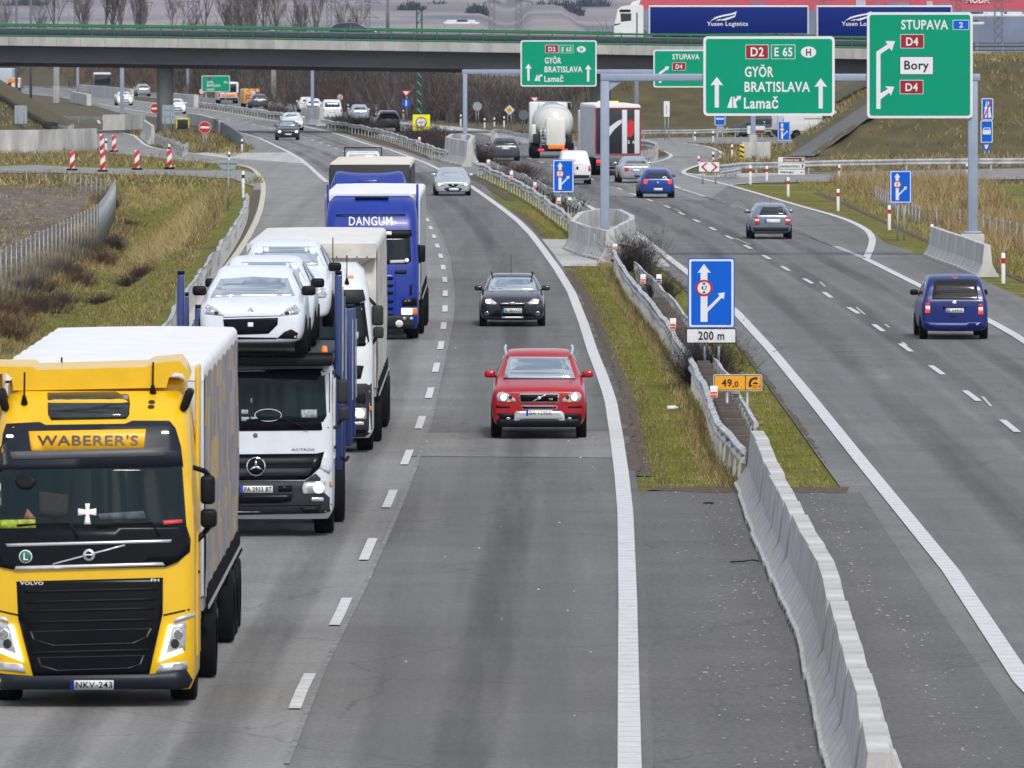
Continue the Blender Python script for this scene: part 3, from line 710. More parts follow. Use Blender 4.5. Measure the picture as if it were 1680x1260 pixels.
def template_faces(v, lamps, plate):
    st = v.st; h = v.W / 2; Z = v.Z; k = v.kind; zc = st[5][4]; wt = st[7][5]
    # front
    f = v.front
    v.patch([(-h * .80, zc + .03), (h * .80, zc + .03), (wt * .88, Z - .10), (-wt * .88, Z - .10)], f, WSG, 'windscreen', .005, grid=.12)
    zh = st[1][3]
    for s in (-1, 1):
        o = [(s * h * .55, zh - .10), (s * h * .60, zh + .02), (s * h * .88, zh + .10), (s * h * .93, zh + .02), (s * h * .86, zh - .10)]
        l = v.patch(o, f, LAMP, 'headlight', .006, grid=.06)
        if lamps == 'on': v.patch(ell(s * h * .73, zh - .02, .085, .07, 12), f, LAMP_ON, 'lamp', .014, grid=.06, parent=l)
    v.patch(rr(-h * .45, zh - .13, h * .45, zh - .01, .04), f, BLACKG, 'grille', .006, grid=.1)
    v.patch(rr(-h * .6, .30, h * .6, .42, .03), f, BLACK, 'lower_grille', .006, grid=.1)
    plate_part(v, (-.26, zh - .16, .26, zh - .27), f, plate)
    # rear
    g = v.rear; zs = st[-3][3]
    top = Z - .13; bot = zs + .08
    v.patch([(-h * .74, bot), (h * .74, bot), (st[-4][5] * .86, top), (-st[-4][5] * .86, top)], g, GLASS, 'rear_window', .005, grid=.12)
    for s in (-1, 1):
        if k in ('van', 'panel', 'wagon', 'suv'): o = rr(h * .80, zs - .32, h * .95, zs + .10, .03)
        else: o = [(h * .66, zs - .16), (h * .70, zs + .02), (h * .93, zs + .0), (h * .93, zs - .17)]
        v.patch([(s * x, z) for x, z in o], g, REDL, 'tail_lamp', .006, grid=.08)
    plate_part(v, (-.26, zs - .12, .26, zs - .23) if k not in ('van', 'panel') else (-.26, zs - .30, .26, zs - .41), g, None, flip=True)
    v.patch(rr(-h * .8, .25, h * .8, .36, .03), g, BLACK, 'rear_skirt', .005, grid=.14)
# ------------------------------------------------------------------ cars
def head(poly, Y):
    for a, b in zip(poly, poly[1:]):
        if (a.y - Y) * (b.y - Y) <= 0: return -math.degrees(math.atan((b.x - a.x) / (b.y - a.y)))
    return 0
def Yof(py): return F * H / (py - HZ)
GON = 'cars driving towards the camera'; GOFF = 'cars driving away from the camera'
def zm_(x0, y0, k): return lambda *pts: [(x0 + u / k, y0 + w / k) for u, w in pts]

# red SUV
RED = car_paint('red_paint', (.40, .004, .010), .28, coat=.25)
v = simple_car('suv_car', 'red SUV with roof rails and lit headlights nearest on the fast lane', GON, 'suv', 4.8, 1.92, 1.74, RED, 884, 718, head(inL, 179), tmpl=False, r=.37, dfr=.92)
z = zm_(780, 550, 7.636); c = 884.2; px = v.px_ray
v.patch(z((352, 540), (1250, 545), (1165, 272), (415, 268)), px, WSG, 'windscreen', .006, grid=8)
v.patch(z((345, 552), (1256, 552), (1250, 540), (352, 536)), px, BLACK, 'wiper_cowl', .012, grid=10)
g = v.patch(z((545, 728), (1050, 728), (1046, 846), (548, 846)), px, CHROME, 'grille', .012, grid=8)
v.patch(z((562, 742), (1033, 742), (1030, 832), (566, 832)), px, BLACKG, 'grille_mesh', .016, grid=8, parent=g)
v.patch(z((690, 836), (720, 836), (905, 740), (872, 740)), px, CHROME, 'diagonal_bar', .024, grid=8, parent=g)
v.patch([(884.5 + 3.2 * math.cos(t), 652.8 + 3.2 * math.sin(t)) for t in [k * .45 for k in range(14)]], px, SILVER, 'round_badge', .03, grid=3, parent=g)
v.text('V8', (900, 653.3, 907, 656.2), px, SILVER, 'badge_lettering', .022, g)
g = v.patch(z((565, 880), (1030, 880), (1018, 930), (585, 930)), px, CHROME, 'lower_grille', .012, grid=8)
v.patch(z((582, 890), (1015, 890), (1005, 922), (598, 922)), px, BLACKG, 'grille_mesh', .017, grid=8, parent=g)
for fl in (0, 1):
    q = (lambda p: p) if not fl else (lambda p: mirror(p, c))
    l = v.patch(q(z((262, 760), (285, 718), (340, 706), (400, 730), (492, 790), (508, 832), (330, 842), (280, 818))), px, LAMP, 'headlight', .012, grid=4)
    v.patch(q(ell(826, 652, 7.5, 7.5, 14)), px, CHROME, 'reflector', .016, grid=3, parent=l)
    v.patch(q(ell(826, 652, 5, 5, 14)), px, LAMP_ON, 'lamp', .02, grid=3, parent=l)
    v.patch(q(ell(837.5, 652, 3.2, 3.4, 12)), px, DGREY, 'lamp_socket', .018, grid=2, parent=l)
    v.patch(q(z((385, 820), (440, 820), (440, 842), (390, 842))), px, LAMP_DIM if 0 else ORANGE, 'indicator', .02, grid=3, parent=l)
    v.patch(q(z((252, 880), (432, 890), (428, 912), (262, 912))), px, BLACK, 'air_slot', .008, grid=6)
    v.patch(q(ell(834, 686.5, 3.6, 2, 10)), px, LAMP, 'fog_lamp', .03, grid=2)
v.patch(z((212, 975), (700, 985), (1372, 975), (1390, 1060), (1360, 1160), (800, 1200), (225, 1160), (195, 1060)), px, BLACK, 'bumper', .014, grid=9)
v.patch(z((512, 950), (640, 950), (960, 950), (1080, 950), (1108, 975), (1132, 1112), (1050, 1112), (1038, 1052), (560, 1052), (546, 1112), (478, 1112), (490, 975)), px, SILVER, 'skid_plate', .022, grid=7)
plate_part(v, (863.1, 673, 906.6, 682.6), px, 'BA 159SK')
b = MB(); b.rbox((0, -2.21, .35), (1.70, .42, .20), .08, BLACK, 3); b.build('lower_bumper', v.root)
for s in (-1, 1):
    b = MB(); b.tube([(s * .66, -.50, 1.64), (s * .68, -.25, 1.72), (s * .69, .3, 1.76), (s * .68, 1.3, 1.76), (s * .66, 1.75, 1.70)], .028, SILVER, 8); b.build('roof_rail', v.root)

# dark estate car
BLK = car_paint('black_metallic_paint', (.030, .028, .036), .2, .3)
v = simple_car('estate_car', 'dark estate car with aerial, second on the fast lane behind the red SUV', GON, 'wagon', 4.55, 1.82, 1.43, BLK, 840.5, 535, head(inL, 246), tmpl=False, r=.32)
z = zm_(760, 400, 6.4615); c = 840.2; px = v.px_ray
v.patch(z((255, 500), (785, 500), (745, 358), (300, 356)), px, WSG, 'windscreen', .006, grid=6)
g = v.patch(z((372, 618), (662, 618), (650, 660), (388, 660)), px, BLACKG, 'grille', .01, grid=6)
v.patch(z((385, 626), (655, 626), (652, 640), (390, 640)), px, SILVER, 'grille_bar', .016, grid=6, parent=g)
v.patch(ell(840.2, 497.8, 5.6, 2.7, 14), px, CHROME, 'oval_badge', .024, grid=3, parent=g)
v.patch(z((400, 665), (645, 665), (622, 772), (422, 772)), px, BLACKG, 'lower_grille', .01, grid=6)
v.patch(z((410, 772), (634, 772), (640, 790), (404, 790)), px, SILVER, 'grille_lip', .016, grid=6)
for fl in (0, 1):
    q = (lambda p: p) if not fl else (lambda p: mirror(p, c))
    l = v.patch(q(z((226, 588), (290, 578), (330, 605), (358, 632), (330, 650), (245, 638))), px, LAMP, 'headlight', .01, grid=3)
    v.patch(q(ell(801, 494.6, 4.2, 3.2, 12)), px, LAMP_ON, 'lamp', .016, grid=2, parent=l)
    v.patch(q(z((262, 766), (384, 690), (408, 772))), px, BLACKG, 'air_intake', .01, grid=5)
    f_ = v.patch(q(ell(798.2, 514.4, 3.6, 3.4, 12)), px, CHROME, 'fog_lamp', .014, grid=3)
    v.patch(q(ell(798.2, 514.4, 2.2, 2.1, 12)), px, DGREY, 'fog_lens', .02, grid=2, parent=f_)
v.patch(z((190, 790), (850, 790), (845, 815), (200, 815)), px, BLACK, 'bumper_lip', .008, grid=6)
plate_part(v, (824.2, 506, 856.2, 513.8), px, 'BL 886AGD')
b = MB(); b.tube([(-.03, .85, 1.42), (-.03, 1.15, 1.93)], .008, BLACK, 5); b.build('aerial', v.root)
for s in (-1, 1):
    b = MB(); b.tube([(s * .56, -.25, 1.38), (s * .58, 0, 1.45), (s * .58, 1.4, 1.44), (s * .55, 1.7, 1.36)], .02, BLACK, 6); b.build('roof_rail', v.root)

# silver saloon
ICE = car_paint('ice_silver_paint', (.42, .47, .49), .25, .25)
v = simple_car('saloon_car', 'pale silver saloon on the fast lane beside the blue lorries', GON, 'sedan', 4.68, 1.78, 1.40, ICE, 742.5, 321, head(inL, 436), tmpl=False)
z = zm_(640, 240, 5.25); c = 742.6; px = v.px_ray
v.patch(z((418, 278), (657, 278), (632, 212), (442, 212)), px, WSG, 'windscreen', .008, grid=4)
g = v.patch(z((494, 325), (590, 325), (572, 346), (542, 352), (512, 346)), px, BLACKG, 'grille', .01, grid=3)
v.patch(ell(743, 303.6, 2, 1.4, 8), px, CHROME, 'winged_badge', .016, grid=1, parent=g)
v.patch(z((462, 366), (500, 352), (592, 352), (625, 366), (598, 388), (490, 388)), px, DGREY, 'lower_grille', .01, grid=4)
for fl in (0, 1):
    q = (lambda p: p) if not fl else (lambda p: mirror(p, c))
    l = v.patch(q(z((408, 312), (440, 308), (478, 330), (465, 342), (415, 336))), px, LAMP, 'headlight', .01, grid=3)
    v.patch(q(ell(721, 302.6, 2.4, 1.6, 8)), px, LAMP_DIM, 'lamp', .016, grid=1, parent=l)
plate_part(v, (735.4, 308.4, 752.6, 312.6), px, None)

# blue people carrier seen from behind
BLU = car_paint('blue_paint', (.001, .014, .15), .32, coat=.2)
v = simple_car('people_carrier', 'deep blue van-shaped people carrier with dark rear window, nearest on the right carriageway', GOFF, 'van', 4.4, 1.80, 1.72, BLU, 1564, 556, head(inR, 235), back=True, tmpl=False, r=.32, dfr=.80)
z = zm_(1480, 430, 9.); c = 1566.; px = v.px_ray
v.patch(z((500, 238), (1080, 242), (1100, 262), (1122, 540), (1108, 556), (455, 550), (442, 530), (480, 258)), px, GLASS_T, 'rear_window', .006, grid=5)
v.patch(z((735, 220), (828, 220), (826, 244), (738, 244)), px, REDL, 'brake_light', .014, grid=3)
for fl in (0, 1):
    q = (lambda p: p) if not fl else (lambda p: [(x - (1 if x > c else 0), y + 2.2) for x, y in mirror(p, c)])
    l = v.patch(q(z((345, 593), (412, 598), (414, 755), (338, 752))), px, REDL, 'tail_lamp', .012, grid=4)
    v.patch(q(z((345, 645), (413, 647), (413, 700), (342, 698))), px, WHT, 'reversing_lens', .016, grid=3, parent=l)
    v.patch(q(z((342, 704), (413, 704), (413, 752), (340, 750))), px, REDLIT, 'lit_lens', .016, grid=3, parent=l)
v.patch(z((600, 652), (946, 655), (940, 700), (606, 700)), px, BLACKG, 'plate_recess', .006, grid=5)
plate_part(v, (1550, 506, 1581.4, 513), px, 'BL 649HC')
v.patch(ell(1565.8, 496.2, 3.8, 3.6, 14), px, CHROME, 'round_badge', .014, grid=2)
v.patch(z((722, 795), (808, 797), (800, 815), (730, 815)), px, BLACK, 'handle', .008, grid=3)
bm = v.patch(z((322, 868), (420, 884), (1110, 890), (1208, 882), (1220, 960), (1190, 1016), (360, 1012), (325, 960)), px, BLU, 'bumper', .045, grid=8, deep=.05)
v.patch(z((345, 1010), (1195, 1016), (1185, 1044), (380, 1040)), px, UNDER, 'rear_skirt', .012, grid=8)

# silver hatchback
SLB = car_paint('silver_blue_paint', (.20, .24, .30), .26, .45)
v = simple_car('hatchback_car', 'grey-silver hatchback with red tail lamps alone in the middle lane', GOFF, 'hatch', 3.97, 1.66, 1.42, SLB, 1264, 392, head(inR, 347), back=True, tmpl=False, r=.29, dfr=.72)
c = 1267.2; px = v.px_ray
v.patch([(1245.5, 352.5), (1291.5, 352.5), (1286.5, 339), (1250.5, 339)], px, GLASS, 'rear_window', .008, grid=4)
for fl in (0, 1):
    q = (lambda p: p) if not fl else (lambda p: mirror(p, c))
    l = v.patch(q([(1237, 355.5), (1245, 354.5), (1246.5, 368), (1239, 369.5)]), px, REDL, 'tail_lamp', .01, grid=3)
    v.patch(q([(1238, 359.5), (1245.2, 359.3), (1245.6, 363), (1238.3, 363.2)]), px, WHT, 'reversing_lens', .014, grid=3, parent=l)
plate_part(v, (1255.5, 359.6, 1280, 366), px, None)
v.patch([(1236, 373), (1298, 373), (1298, 386), (1294, 389), (1239, 389), (1236, 386)], px, DGREY, 'bumper', .03, grid=4, deep=.04)
b = MB(); b.tube([(0, 1.15, 1.40), (0, 1.3, 1.62)], .008, BLACK, 5); b.build('aerial', v.root)

# small blue hatchback
BL2 = car_paint('bright_blue_paint', (.012, .050, .26), .25, .2)
v = simple_car('hatchback_car', 'small bright blue hatchback with pale roof line just left of the exit nose', GOFF, 'hatch', 3.9, 1.72, 1.48, BL2, 1077, 325, head(inR, 430), back=True, tmpl=False, r=.3, dfr=.72)
c = 1079.; px = v.px_ray
v.patch([(1058.5, 292.3), (1099, 293), (1093.5, 283.2), (1063.5, 282.8)], px, GLASS, 'rear_window', .01, grid=4)
for fl in (0, 1):
    q = (lambda p: p) if not fl else (lambda p: mirror(p, c))
    v.patch(q([(1056.5, 293.8), (1062.5, 294.8), (1061.5, 302), (1055.5, 301)]), px, REDLIT, 'tail_lamp', .012, grid=2)
plate_part(v, (1071.4, 308.6, 1087.2, 312.8), px, None)
v.patch(ell(1079.4, 299.6, 1.6, 1.6, 8), px, CHROME, 'diamond_badge', .014, grid=1)
v.patch([(1053, 317), (1102, 317), (1100, 321.5), (1056, 321.5)], px, BLACK, 'rear_skirt', .012, grid=4)

# silver saloon from behind
SIL = car_paint('silver_paint', (.40, .42, .45), .28, .45)
v = simple_car('saloon_car', 'light silver saloon seen from behind beside the curtain-sided trailer', GOFF, 'sedan', 4.57, 1.77, 1.43, SIL, 1041, 300, head(inR, 472), back=True, tmpl=False, r=.3, dfr=.95)
c = 1043.; px = v.px_ray
v.patch([(1023.8, 272.6), (1062.4, 272.6), (1058.6, 264.0), (1028.4, 263.8)], px, GLASS, 'rear_window', .01, grid=3)
for fl in (0, 1):
    q = (lambda p: p) if not fl else (lambda p: mirror(p, c))
    v.patch(q([(1024.5, 275), (1031, 274.5), (1031.6, 280.6), (1025, 281)]), px, REDL, 'tail_lamp', .01, grid=2)
plate_part(v, (1036.5, 277.8, 1049.5, 281.4), px, None)
v.patch([(1020, 293), (1066, 293), (1064, 297), (1022, 297)], px, BLACK, 'rear_skirt', .012, grid=4)

# white panelled delivery van
WHP = car_paint('white_paint', (.74, .75, .75), .3)
v = simple_car('delivery_van', 'small white delivery van with blank rear doors behind the blue lane sign', GOFF, 'van', 4.2, 1.72, 1.80, WHP, 942.5, 302.5, head(inR, 467), back=True, tmpl=False, r=.31, dfr=.75)
px = v.px_ray
v.patch([(922, 269.6), (965, 269.6), (965, 270.4), (922, 270.4)], px, REDL, 'door_trim', .01, grid=3)
v.patch([(943.4, 250), (943.9, 250), (943.9, 285), (943.4, 285)], px, DGREY, 'door_gap', .006, grid=4)
v.patch(rr(945.5, 273, 949, 278.5, 1), px, BLACK, 'handle', .012, grid=2)
for xx in (920, 965.5): v.patch([(xx, 271.5), (xx + 3.4, 271.5), (xx + 3.4, 281), (xx, 281)], px, REDL, 'tail_lamp', .012, grid=2)
plate_part(v, (928, 281.5, 944, 285.3), px, None)
v.patch([(918.5, 286.5), (967.5, 287), (966.5, 297.5), (920, 297.5)], px, DGREY, 'bumper', .035, grid=4, deep=.04)

# the far traffic
DKB = car_paint('navy_paint', (.012, .02, .035), .22); GRY = car_paint('graphite_paint', (.09, .095, .105), .25, .4); LBL = car_paint('pale_blue_paint', (.42, .5, .56), .28, .3)
def far(name, label, kind, L, W, Z, p, x, y, rz, back, on='on', **k):
    return simple_car(name, label, GOFF if back else GON, kind, L, W, Z, p, x, y, rz, back, on, **k)
far('hatchback_car', 'dark navy hatchback with lit headlights just past the bridge pillar', 'hatch', 3.9, 1.72, 1.45, DKB, 472, 230, head(inL, 650), False)
far('hatchback_car', 'white hatchback half hidden behind the dark navy hatchback', 'hatch', 4.0, 1.74, 1.45, WHP, 480, 214, head(inL, 712), False)
far('hatchback_car', 'white car coming out from behind the round bridge pillar', 'hatch', 4.0, 1.74, 1.47, WHP, 290, 187, head(inL, 848), False)
far('hatchback_car', 'white car with lit lamps farthest away on the left carriageway', 'hatch', 4.0, 1.74, 1.47, WHP, 204, 173, head(inL, 940), False)
far('estate_car', 'dark estate car with pale roof behind the median bushes', 'wagon', 4.5, 1.85, 1.5, GRY, 828, 264, head(inR, 550), True)
far('suv_car', 'grey and white off-road car left of the yellow height sign', 'suv', 4.5, 1.85, 1.7, GRY, 637, 216, head(inR, 704), True)
far('hatchback_car', 'pale silver hatchback between the white van and the off-road car', 'hatch', 3.9, 1.72, 1.5, LBL, 590, 199, head(inR, 782), True)
far('delivery_van', 'white family van beside the concrete median block at the far gantry post', 'van', 4.4, 1.85, 1.85, WHP, 544.5, 197, head(inR, 792), True)
far('hatchback_car', 'white car just left of the white family van', 'hatch', 4.0, 1.74, 1.5, WHP, 514, 187, head(inR, 848), True)
far('hatchback_car', 'small white car behind the slim grey gantry post', 'hatch', 4.0, 1.74, 1.5, WHP, 504, 184, head(inR, 866), True)
far('estate_car', 'white-roofed dark car following the yellow maintenance lorry', 'wagon', 4.5, 1.8, 1.5, GRY, 425, 178, head(inR, 905), True)
far('hatchback_car', 'silver car farthest away on the right carriageway left of the bridge pillar', 'hatch', 4.0, 1.74, 1.5, SIL, 235, 158, head(inR, 1065), True)
# ------------------------------------------------------------------ lorries
def cab_ring(z, yf, yb, hw, r, bow):
    o = [(-hw, yb, z)]
    for k in range(7):
        a = R(180 + 90 * k / 6); o.append((-hw + r + r * math.cos(a), yf + r + r * math.sin(a), z))
    for k in range(1, 8):
        t = -1 + 2 * k / 8; o.append((t * (hw - r), yf - bow * (1 - t * t), z))
    for k in range(7):
        a = R(270 + 90 * k / 6); o.append((hw - r + r * math.cos(a), yf + r + r * math.sin(a), z))
    o.append((hw, yb, z)); return o
def cab_shell(levels, m, root, name='cab', sharp=38):
    lv = []
    for a, b in zip(levels, levels[1:]):
        n = max(1, int(round((b[0] - a[0]) / .22)))
        lv += [tuple(p + (q - p) * k / n for p, q in zip(a, b)) for k in range(n)]
    lv.append(levels[-1])
    b = MB(); b.loft([cab_ring(*l) for l in lv], m, True, True); return b.build(name, root, sharp=sharp)
def curtain(root, s, y0, y1, x, z0, z1, m, name='curtain_side', waves=26, amp=.012):
    n = waves * 6; rows = []
    for j in range(9):
        t = j / 8; rows.append([(s * (x + amp * math.sin(i / n * waves * 2 * math.pi + math.sin(j * .5)) * (1 - .5 * t) + amp * .8 * math.sin(i * .31 + j)), y0 + (y1 - y0) * i / n, z0 + (z1 - z0) * t) for i in range(n + 1)])
    b = MB(); b.loft(rows, m, False); 
    b.box((s * (x - .05), (y0 + y1) / 2, (z0 + z1) / 2), (.06, y1 - y0 - .02, z1 - z0 - .02), m); return b.build(name, root)
def truck_wheels(root, y, hw, r=.5, dual=False):
    for s in (-1, 1): wheel(root, s * (hw - .17), y, r, .32 if not dual else .55, SILVER)
def trailer(v, y0, y1, hw, z1, side, roofm, front, z0=1.15, rearm=None, axles=(.62, .72, .82), roof_r=.10, straps=True):
    root = v.root; s = v.root
    curtain(root, 1, y0 + .08, y1 - .06, hw, z0, z1 - .16, side); curtain(root, -1, y0 + .08, y1 - .06, hw, z0, z1 - .16, side)
    b = MB(); prof = [(-hw, z1 - .20), (-hw, z1 - roof_r)] + [(-hw + roof_r - roof_r * math.cos(a), z1 - roof_r + roof_r * math.sin(a)) for a in (.4, .8, 1.2)] + [(-hw * .5, z1 + .012), (0, z1 + .02), (hw * .5, z1 + .012)] + [(hw - roof_r + roof_r * math.cos(a), z1 - roof_r + roof_r * math.sin(a)) for a in (1.2, .8, .4)] + [(hw, z1 - roof_r), (hw, z1 - .20)]
    ns = 30; rings = []
    for i in range(ns + 1):
        y = y0 + (y1 - y0) * i / ns; e = .05 if i in (0, ns) else 0
        rings.append([(x * (1 - e * .2), y, zz - e + .012 * math.sin(i * 1.7 + x)) for x, zz in prof])
    b.loft(rings, roofm, True, True); b.build('roof', root, sharp=50)
    b = MB(); b.rbox((0, y0 + .05, (z0 + z1 - .2) / 2), (hw * 2 - .02, .10, z1 - .2 - z0), .03, front); b.build('front_wall', root)
    b = MB(); b.rbox((0, y1 - .03, (z0 + z1 - .2) / 2), (hw * 2 - .02, .06, z1 - .2 - z0), .02, rearm or front); b.build('rear_door', root)
    b = MB(); b.box((0, (y0 + y1) / 2, z0 - .09), (hw * 2 - .04, y1 - y0 - .1, .16), STEEL); b.build('side_rail', root)
    b = MB(); b.box((0, (y0 + y1) / 2, .85), (1.1, y1 - y0 - .6, .3), UNDER)
    for s in (-1, 1):
        b.box((s * (hw - .1), y0 + (y1 - y0) * .36, .75), (.05, (y1 - y0) * .34, .12), STEEL); b.box((s * (hw - .1), y0 + (y1 - y0) * .36, .48), (.05, (y1 - y0) * .34, .12), STEEL)
        for q in (.2, .3, .42, .52): b.box((s * (hw - .16), y0 + (y1 - y0) * q, .75), (.06, .08, .7), UNDER)
    b.build('chassis', root)
    if straps:
        ms = {}
        for s in (-1, 1):
            for i in range(int((y1 - y0) / .42)):
                if s not in ms:
                    b = MB(); b.box((s * .018, 0, -.02), (.035, .05, .26), BLACK); b.box((s * .035, .03, -.13), (.05, .10, .05), STEEL, ry=.3)
                    b.tube([(s * .02, 0, -.1), (s * .06, .05, -.2), (s * .03, .16, -.16)], .012, BLACK, 4); o = b.build('strap', root); ms[s] = o.data
                else: o = bpy.data.objects.new('strap', ms[s]); COL.objects.link(o); o.parent = root
                o.location = (s * hw, y0 + .3 + i * .42, z0)
    for q in axles: truck_wheels(root, y0 + (y1 - y0) * q, hw, dual=True)
def truck(name, label, cxp, Yf, levels, m, group='lorries queueing in the slow lane', X=None):
    X = (cxp - CX) * Yf / F if X is None else X
    root = thing(name, label, 'lorry', (X, Yf, 0), 0, group); v = Veh(root); v.setbody(cab_shell(levels, m, root)); v.Yf = Yf; v.X = X; return v
def big_mirror(v, px0, px1, Yd, attach, m=BLACK):
    """mirror housing given by photo box corners at depth Yd, with arms back to the cab"""
    a = v.I @ PY(px0[0], px1[1], Yd); c = v.I @ PY(px1[0], px0[1], Yd); b = MB()
    b.rbox(((a.x + c.x) / 2, a.y, (a.z + c.z) / 2), (c.x - a.x, .16, c.z - a.z), .05, m, 3); o = b.build('mirror', v.root)
    if attach:
        for q in attach: t = MB(); t.tube([v.I @ PY(u, w_, Yd + .05 * i) for i, (u, w_) in enumerate(q)], .035, m, 6); t.build('mirror_arm', v.root)
    return o
def frame_patch(v, loop, px, m, name, wpx, off, parent):
    c = Vector((sum(p[0] for p in loop) / len(loop), sum(p[1] for p in loop) / len(loop)))
    b = MB(); n = len(loop)
    for i in range(n):
        p = Vector(loop[i]); q = Vector(loop[(i + 1) % n]); pi_ = p + (c - p).normalized() * wpx; qi = q + (c - q).normalized() * wpx
        v.patch([tuple(p), tuple(q), tuple(qi), tuple(pi_)], px, m, name, off, grid=20, mb=b)
    return b.build(name, parent)

# ---- yellow curtain-sider, nearest
YEL = car_paint('yellow_paint', (.80, .475, .002), .3, coat=.25); DK = mat('dark_blue_grey_trim', (.012, .015, .024), .4, spec=.25)
WROOF = mat('white_tarpaulin', (.82, .82, .82), .6, var=.08, vscale=1.5); GWALL = mat('grey_white_panel', (.58, .60, .63), .5, var=.12, vscale=1.2)
def mosaic(N, L, p):
    t = N.new('ShaderNodeTexCoord').outputs['Object']
    sn = N.new('ShaderNodeVectorMath'); sn.operation = 'SNAP'; sn.inputs[1].default_value = (9, .42, .30); L.new(t, sn.inputs[0])
    wn = N.new('ShaderNodeTexWhiteNoise'); L.new(sn.outputs[0], wn.inputs['Vector'])
    lo = noise(N, L, sn.outputs[0], .55, 3, .6)
    ad = N.new('ShaderNodeMath'); ad.operation = 'MULTIPLY_ADD'; ad.inputs[1].default_value = .42; L.new(wn.outputs['Value'], ad.inputs[0]); L.new(lo, ad.inputs[2])
    c = ramp(N, L, ad.outputs[0], [(.0, (.27, .25, .265)), (.50, (.32, .30, .305)), (.62, (.22, .205, .24)), (.74, (.28, .255, .26)), (.82, (.40, .30, .17)), (.90, (.55, .37, .08)), (1., (.38, .34, .31))])
    L.new(c, p.inputs['Base Color']); p.inputs['Roughness'].default_value = .55
MOS = node_mat('printed_tarpaulin', mosaic)
v = truck('curtain_lorry', 'yellow articulated lorry with white roof, nearest to the camera at the left edge', 150, 107.8,
          [(.22, .06, 1.9, 1.20, .18, .06), (.34, .0, 1.95, 1.25, .20, .10), (1.0, .0, 2.0, 1.26, .20, .12), (1.6, .03, 2.05, 1.26, .22, .12), (2.2, .08, 2.1, 1.25, .22, .14), (2.92, .34, 2.15, 1.21, .24, .14), (3.4, .52, 2.2, 1.17, .26, .12), (3.7, .80, 2.2, 1.12, .28, .08), (3.82, 1.05, 2.2, 1.02, .26, .04)], YEL)
z5 = zm_(0, 520, 4.); z6 = zm_(0, 835, 4.); px = v.px_ray; c = 149.5
pan = v.patch([(-14, 705), (10, 695), (65, 692), (75, 697), (205, 695), (217, 690), (278, 690), (288, 702), (297, 732), (301, 765), (-12, 770)], px, DK, 'sun_visor', .035, grid=20)
v.patch([(16, 741), (271, 734), (268, 747.5), (19, 754)], px, MGREY, 'visor_strip', .045, grid=20, parent=pan)
sg = v.patch([(47, 707.5), (239.5, 703.7), (236, 735), (51, 740)], px, mat('amber_sign', (.85, .45, .01), .4), 'name_board', .045, grid=20, parent=pan)
v.text("WABERER'S", (61, 713.5, 227, 731), px, mat('brown_ink', (.05, .03, .015), .5), 'lettering', .055, sg, bold=.02)
for xx, yy in ((16, 715.5), (271, 709.5)): v.patch(rr(xx - 6, yy - 2.2, xx + 6, yy + 2.2, 2), px, LAMP_DIM, 'marker_lamp', .05, grid=4, parent=pan)
v.patch([(77.5, 644), (214.5, 641.5), (212, 680), (207, 687), (84, 689), (79, 680)], px, GLASS, 'roof_hatch', .012, grid=14)
ws = v.patch([(-13, 770), (299, 765), (306, 862), (-14, 867)], px, WSTR, 'windscreen', .03, grid=14)
v.patch([(139.5, 826), (147.5, 826), (146.2, 836), (158, 834), (158, 846), (146.2, 843.5), (149, 860), (138, 860), (140.8, 843.5), (128, 846), (128, 834), (140.8, 836)], px, WHT, 'cross_sticker', .038, grid=8, parent=ws)
v.patch([(0, 853), (58, 852), (59, 866), (0, 867)], px, mat('lime_label', (.45, .55, .05), .5, var=.6, vscale=14), 'name_label', .038, grid=10, parent=ws)
v.patch([(267, 854), (299, 852), (299, 858), (268, 861)], px, mat('red_label', (.6, .04, .05), .5), 'red_label', .038, grid=10, parent=ws)
v.patch([(45, 834), (59, 851), (38, 852)], px, mat('pennant_cloth', (.35, .05, .06), .7, col2=(.03, .2, .08), vscale=7), 'pennant', .038, grid=8, parent=ws)
for u0, w0, u1, w1, u2, w2 in ((28, 862, 115, 857, 128, 884), (160, 862, 250, 856, 262, 880)):
    b = MB(); b.tube([v.hit(px(x, y)) + Vector((0, -.04, 0)) for x, y in ((u0, w0), (u1, w1), (u2, w2))], .018, BLACK, 6); b.build('wiper', v.root)
v.patch(ell(42, 790, 17, 13, 16), px, BLACK, 'camera_pod', .04, grid=8, parent=ws)
v.patch([(64, 806), (112, 812), (112, 845), (95, 850), (64, 846)], px, mat('seat_cloth', (.022, .024, .026), .9), 'seat_back', .034, grid=12, parent=ws)
v.patch([(160, 843), (236, 838), (240, 851), (165, 853)], px, mat('dash_papers', (.10, .13, .14), .8, var=.7, vscale=9), 'dashboard', .034, grid=12, parent=ws)
fp = v.patch([(-14, 867), (306, 862.5), (313, 885), (312, 905), (292, 922), (272, 930), (24, 935), (-14, 928)], px, BLACKG, 'front_panel', .03, grid=14)
v.patch([(9, 892), (282, 885), (280, 890), (12, 897)], px, SILVER, 'silver_strip', .042, grid=20, parent=fp)
v.patch([(26, 929), (267, 922.5), (271, 928), (23, 935.5)], px, SILVER, 'silver_strip', .042, grid=20, parent=fp)
v.patch([(86, 924.5), (86, 927), (206, 895.5), (204, 893)], px, SILVER, 'diagonal_bar', .042, grid=20, parent=fp)
bd = v.patch(ell(146, 910.5, 10, 10, 18), px, SILVER, 'round_badge', .05, grid=6, parent=fp); v.patch(ell(146, 910.5, 6, 6, 16), px, BLACKG, 'badge_centre', .055, grid=5, parent=bd)
v.patch([(137, 909), (155, 909), (155, 912), (137, 912)], px, SILVER, 'badge_bar', .06, grid=5, parent=bd)
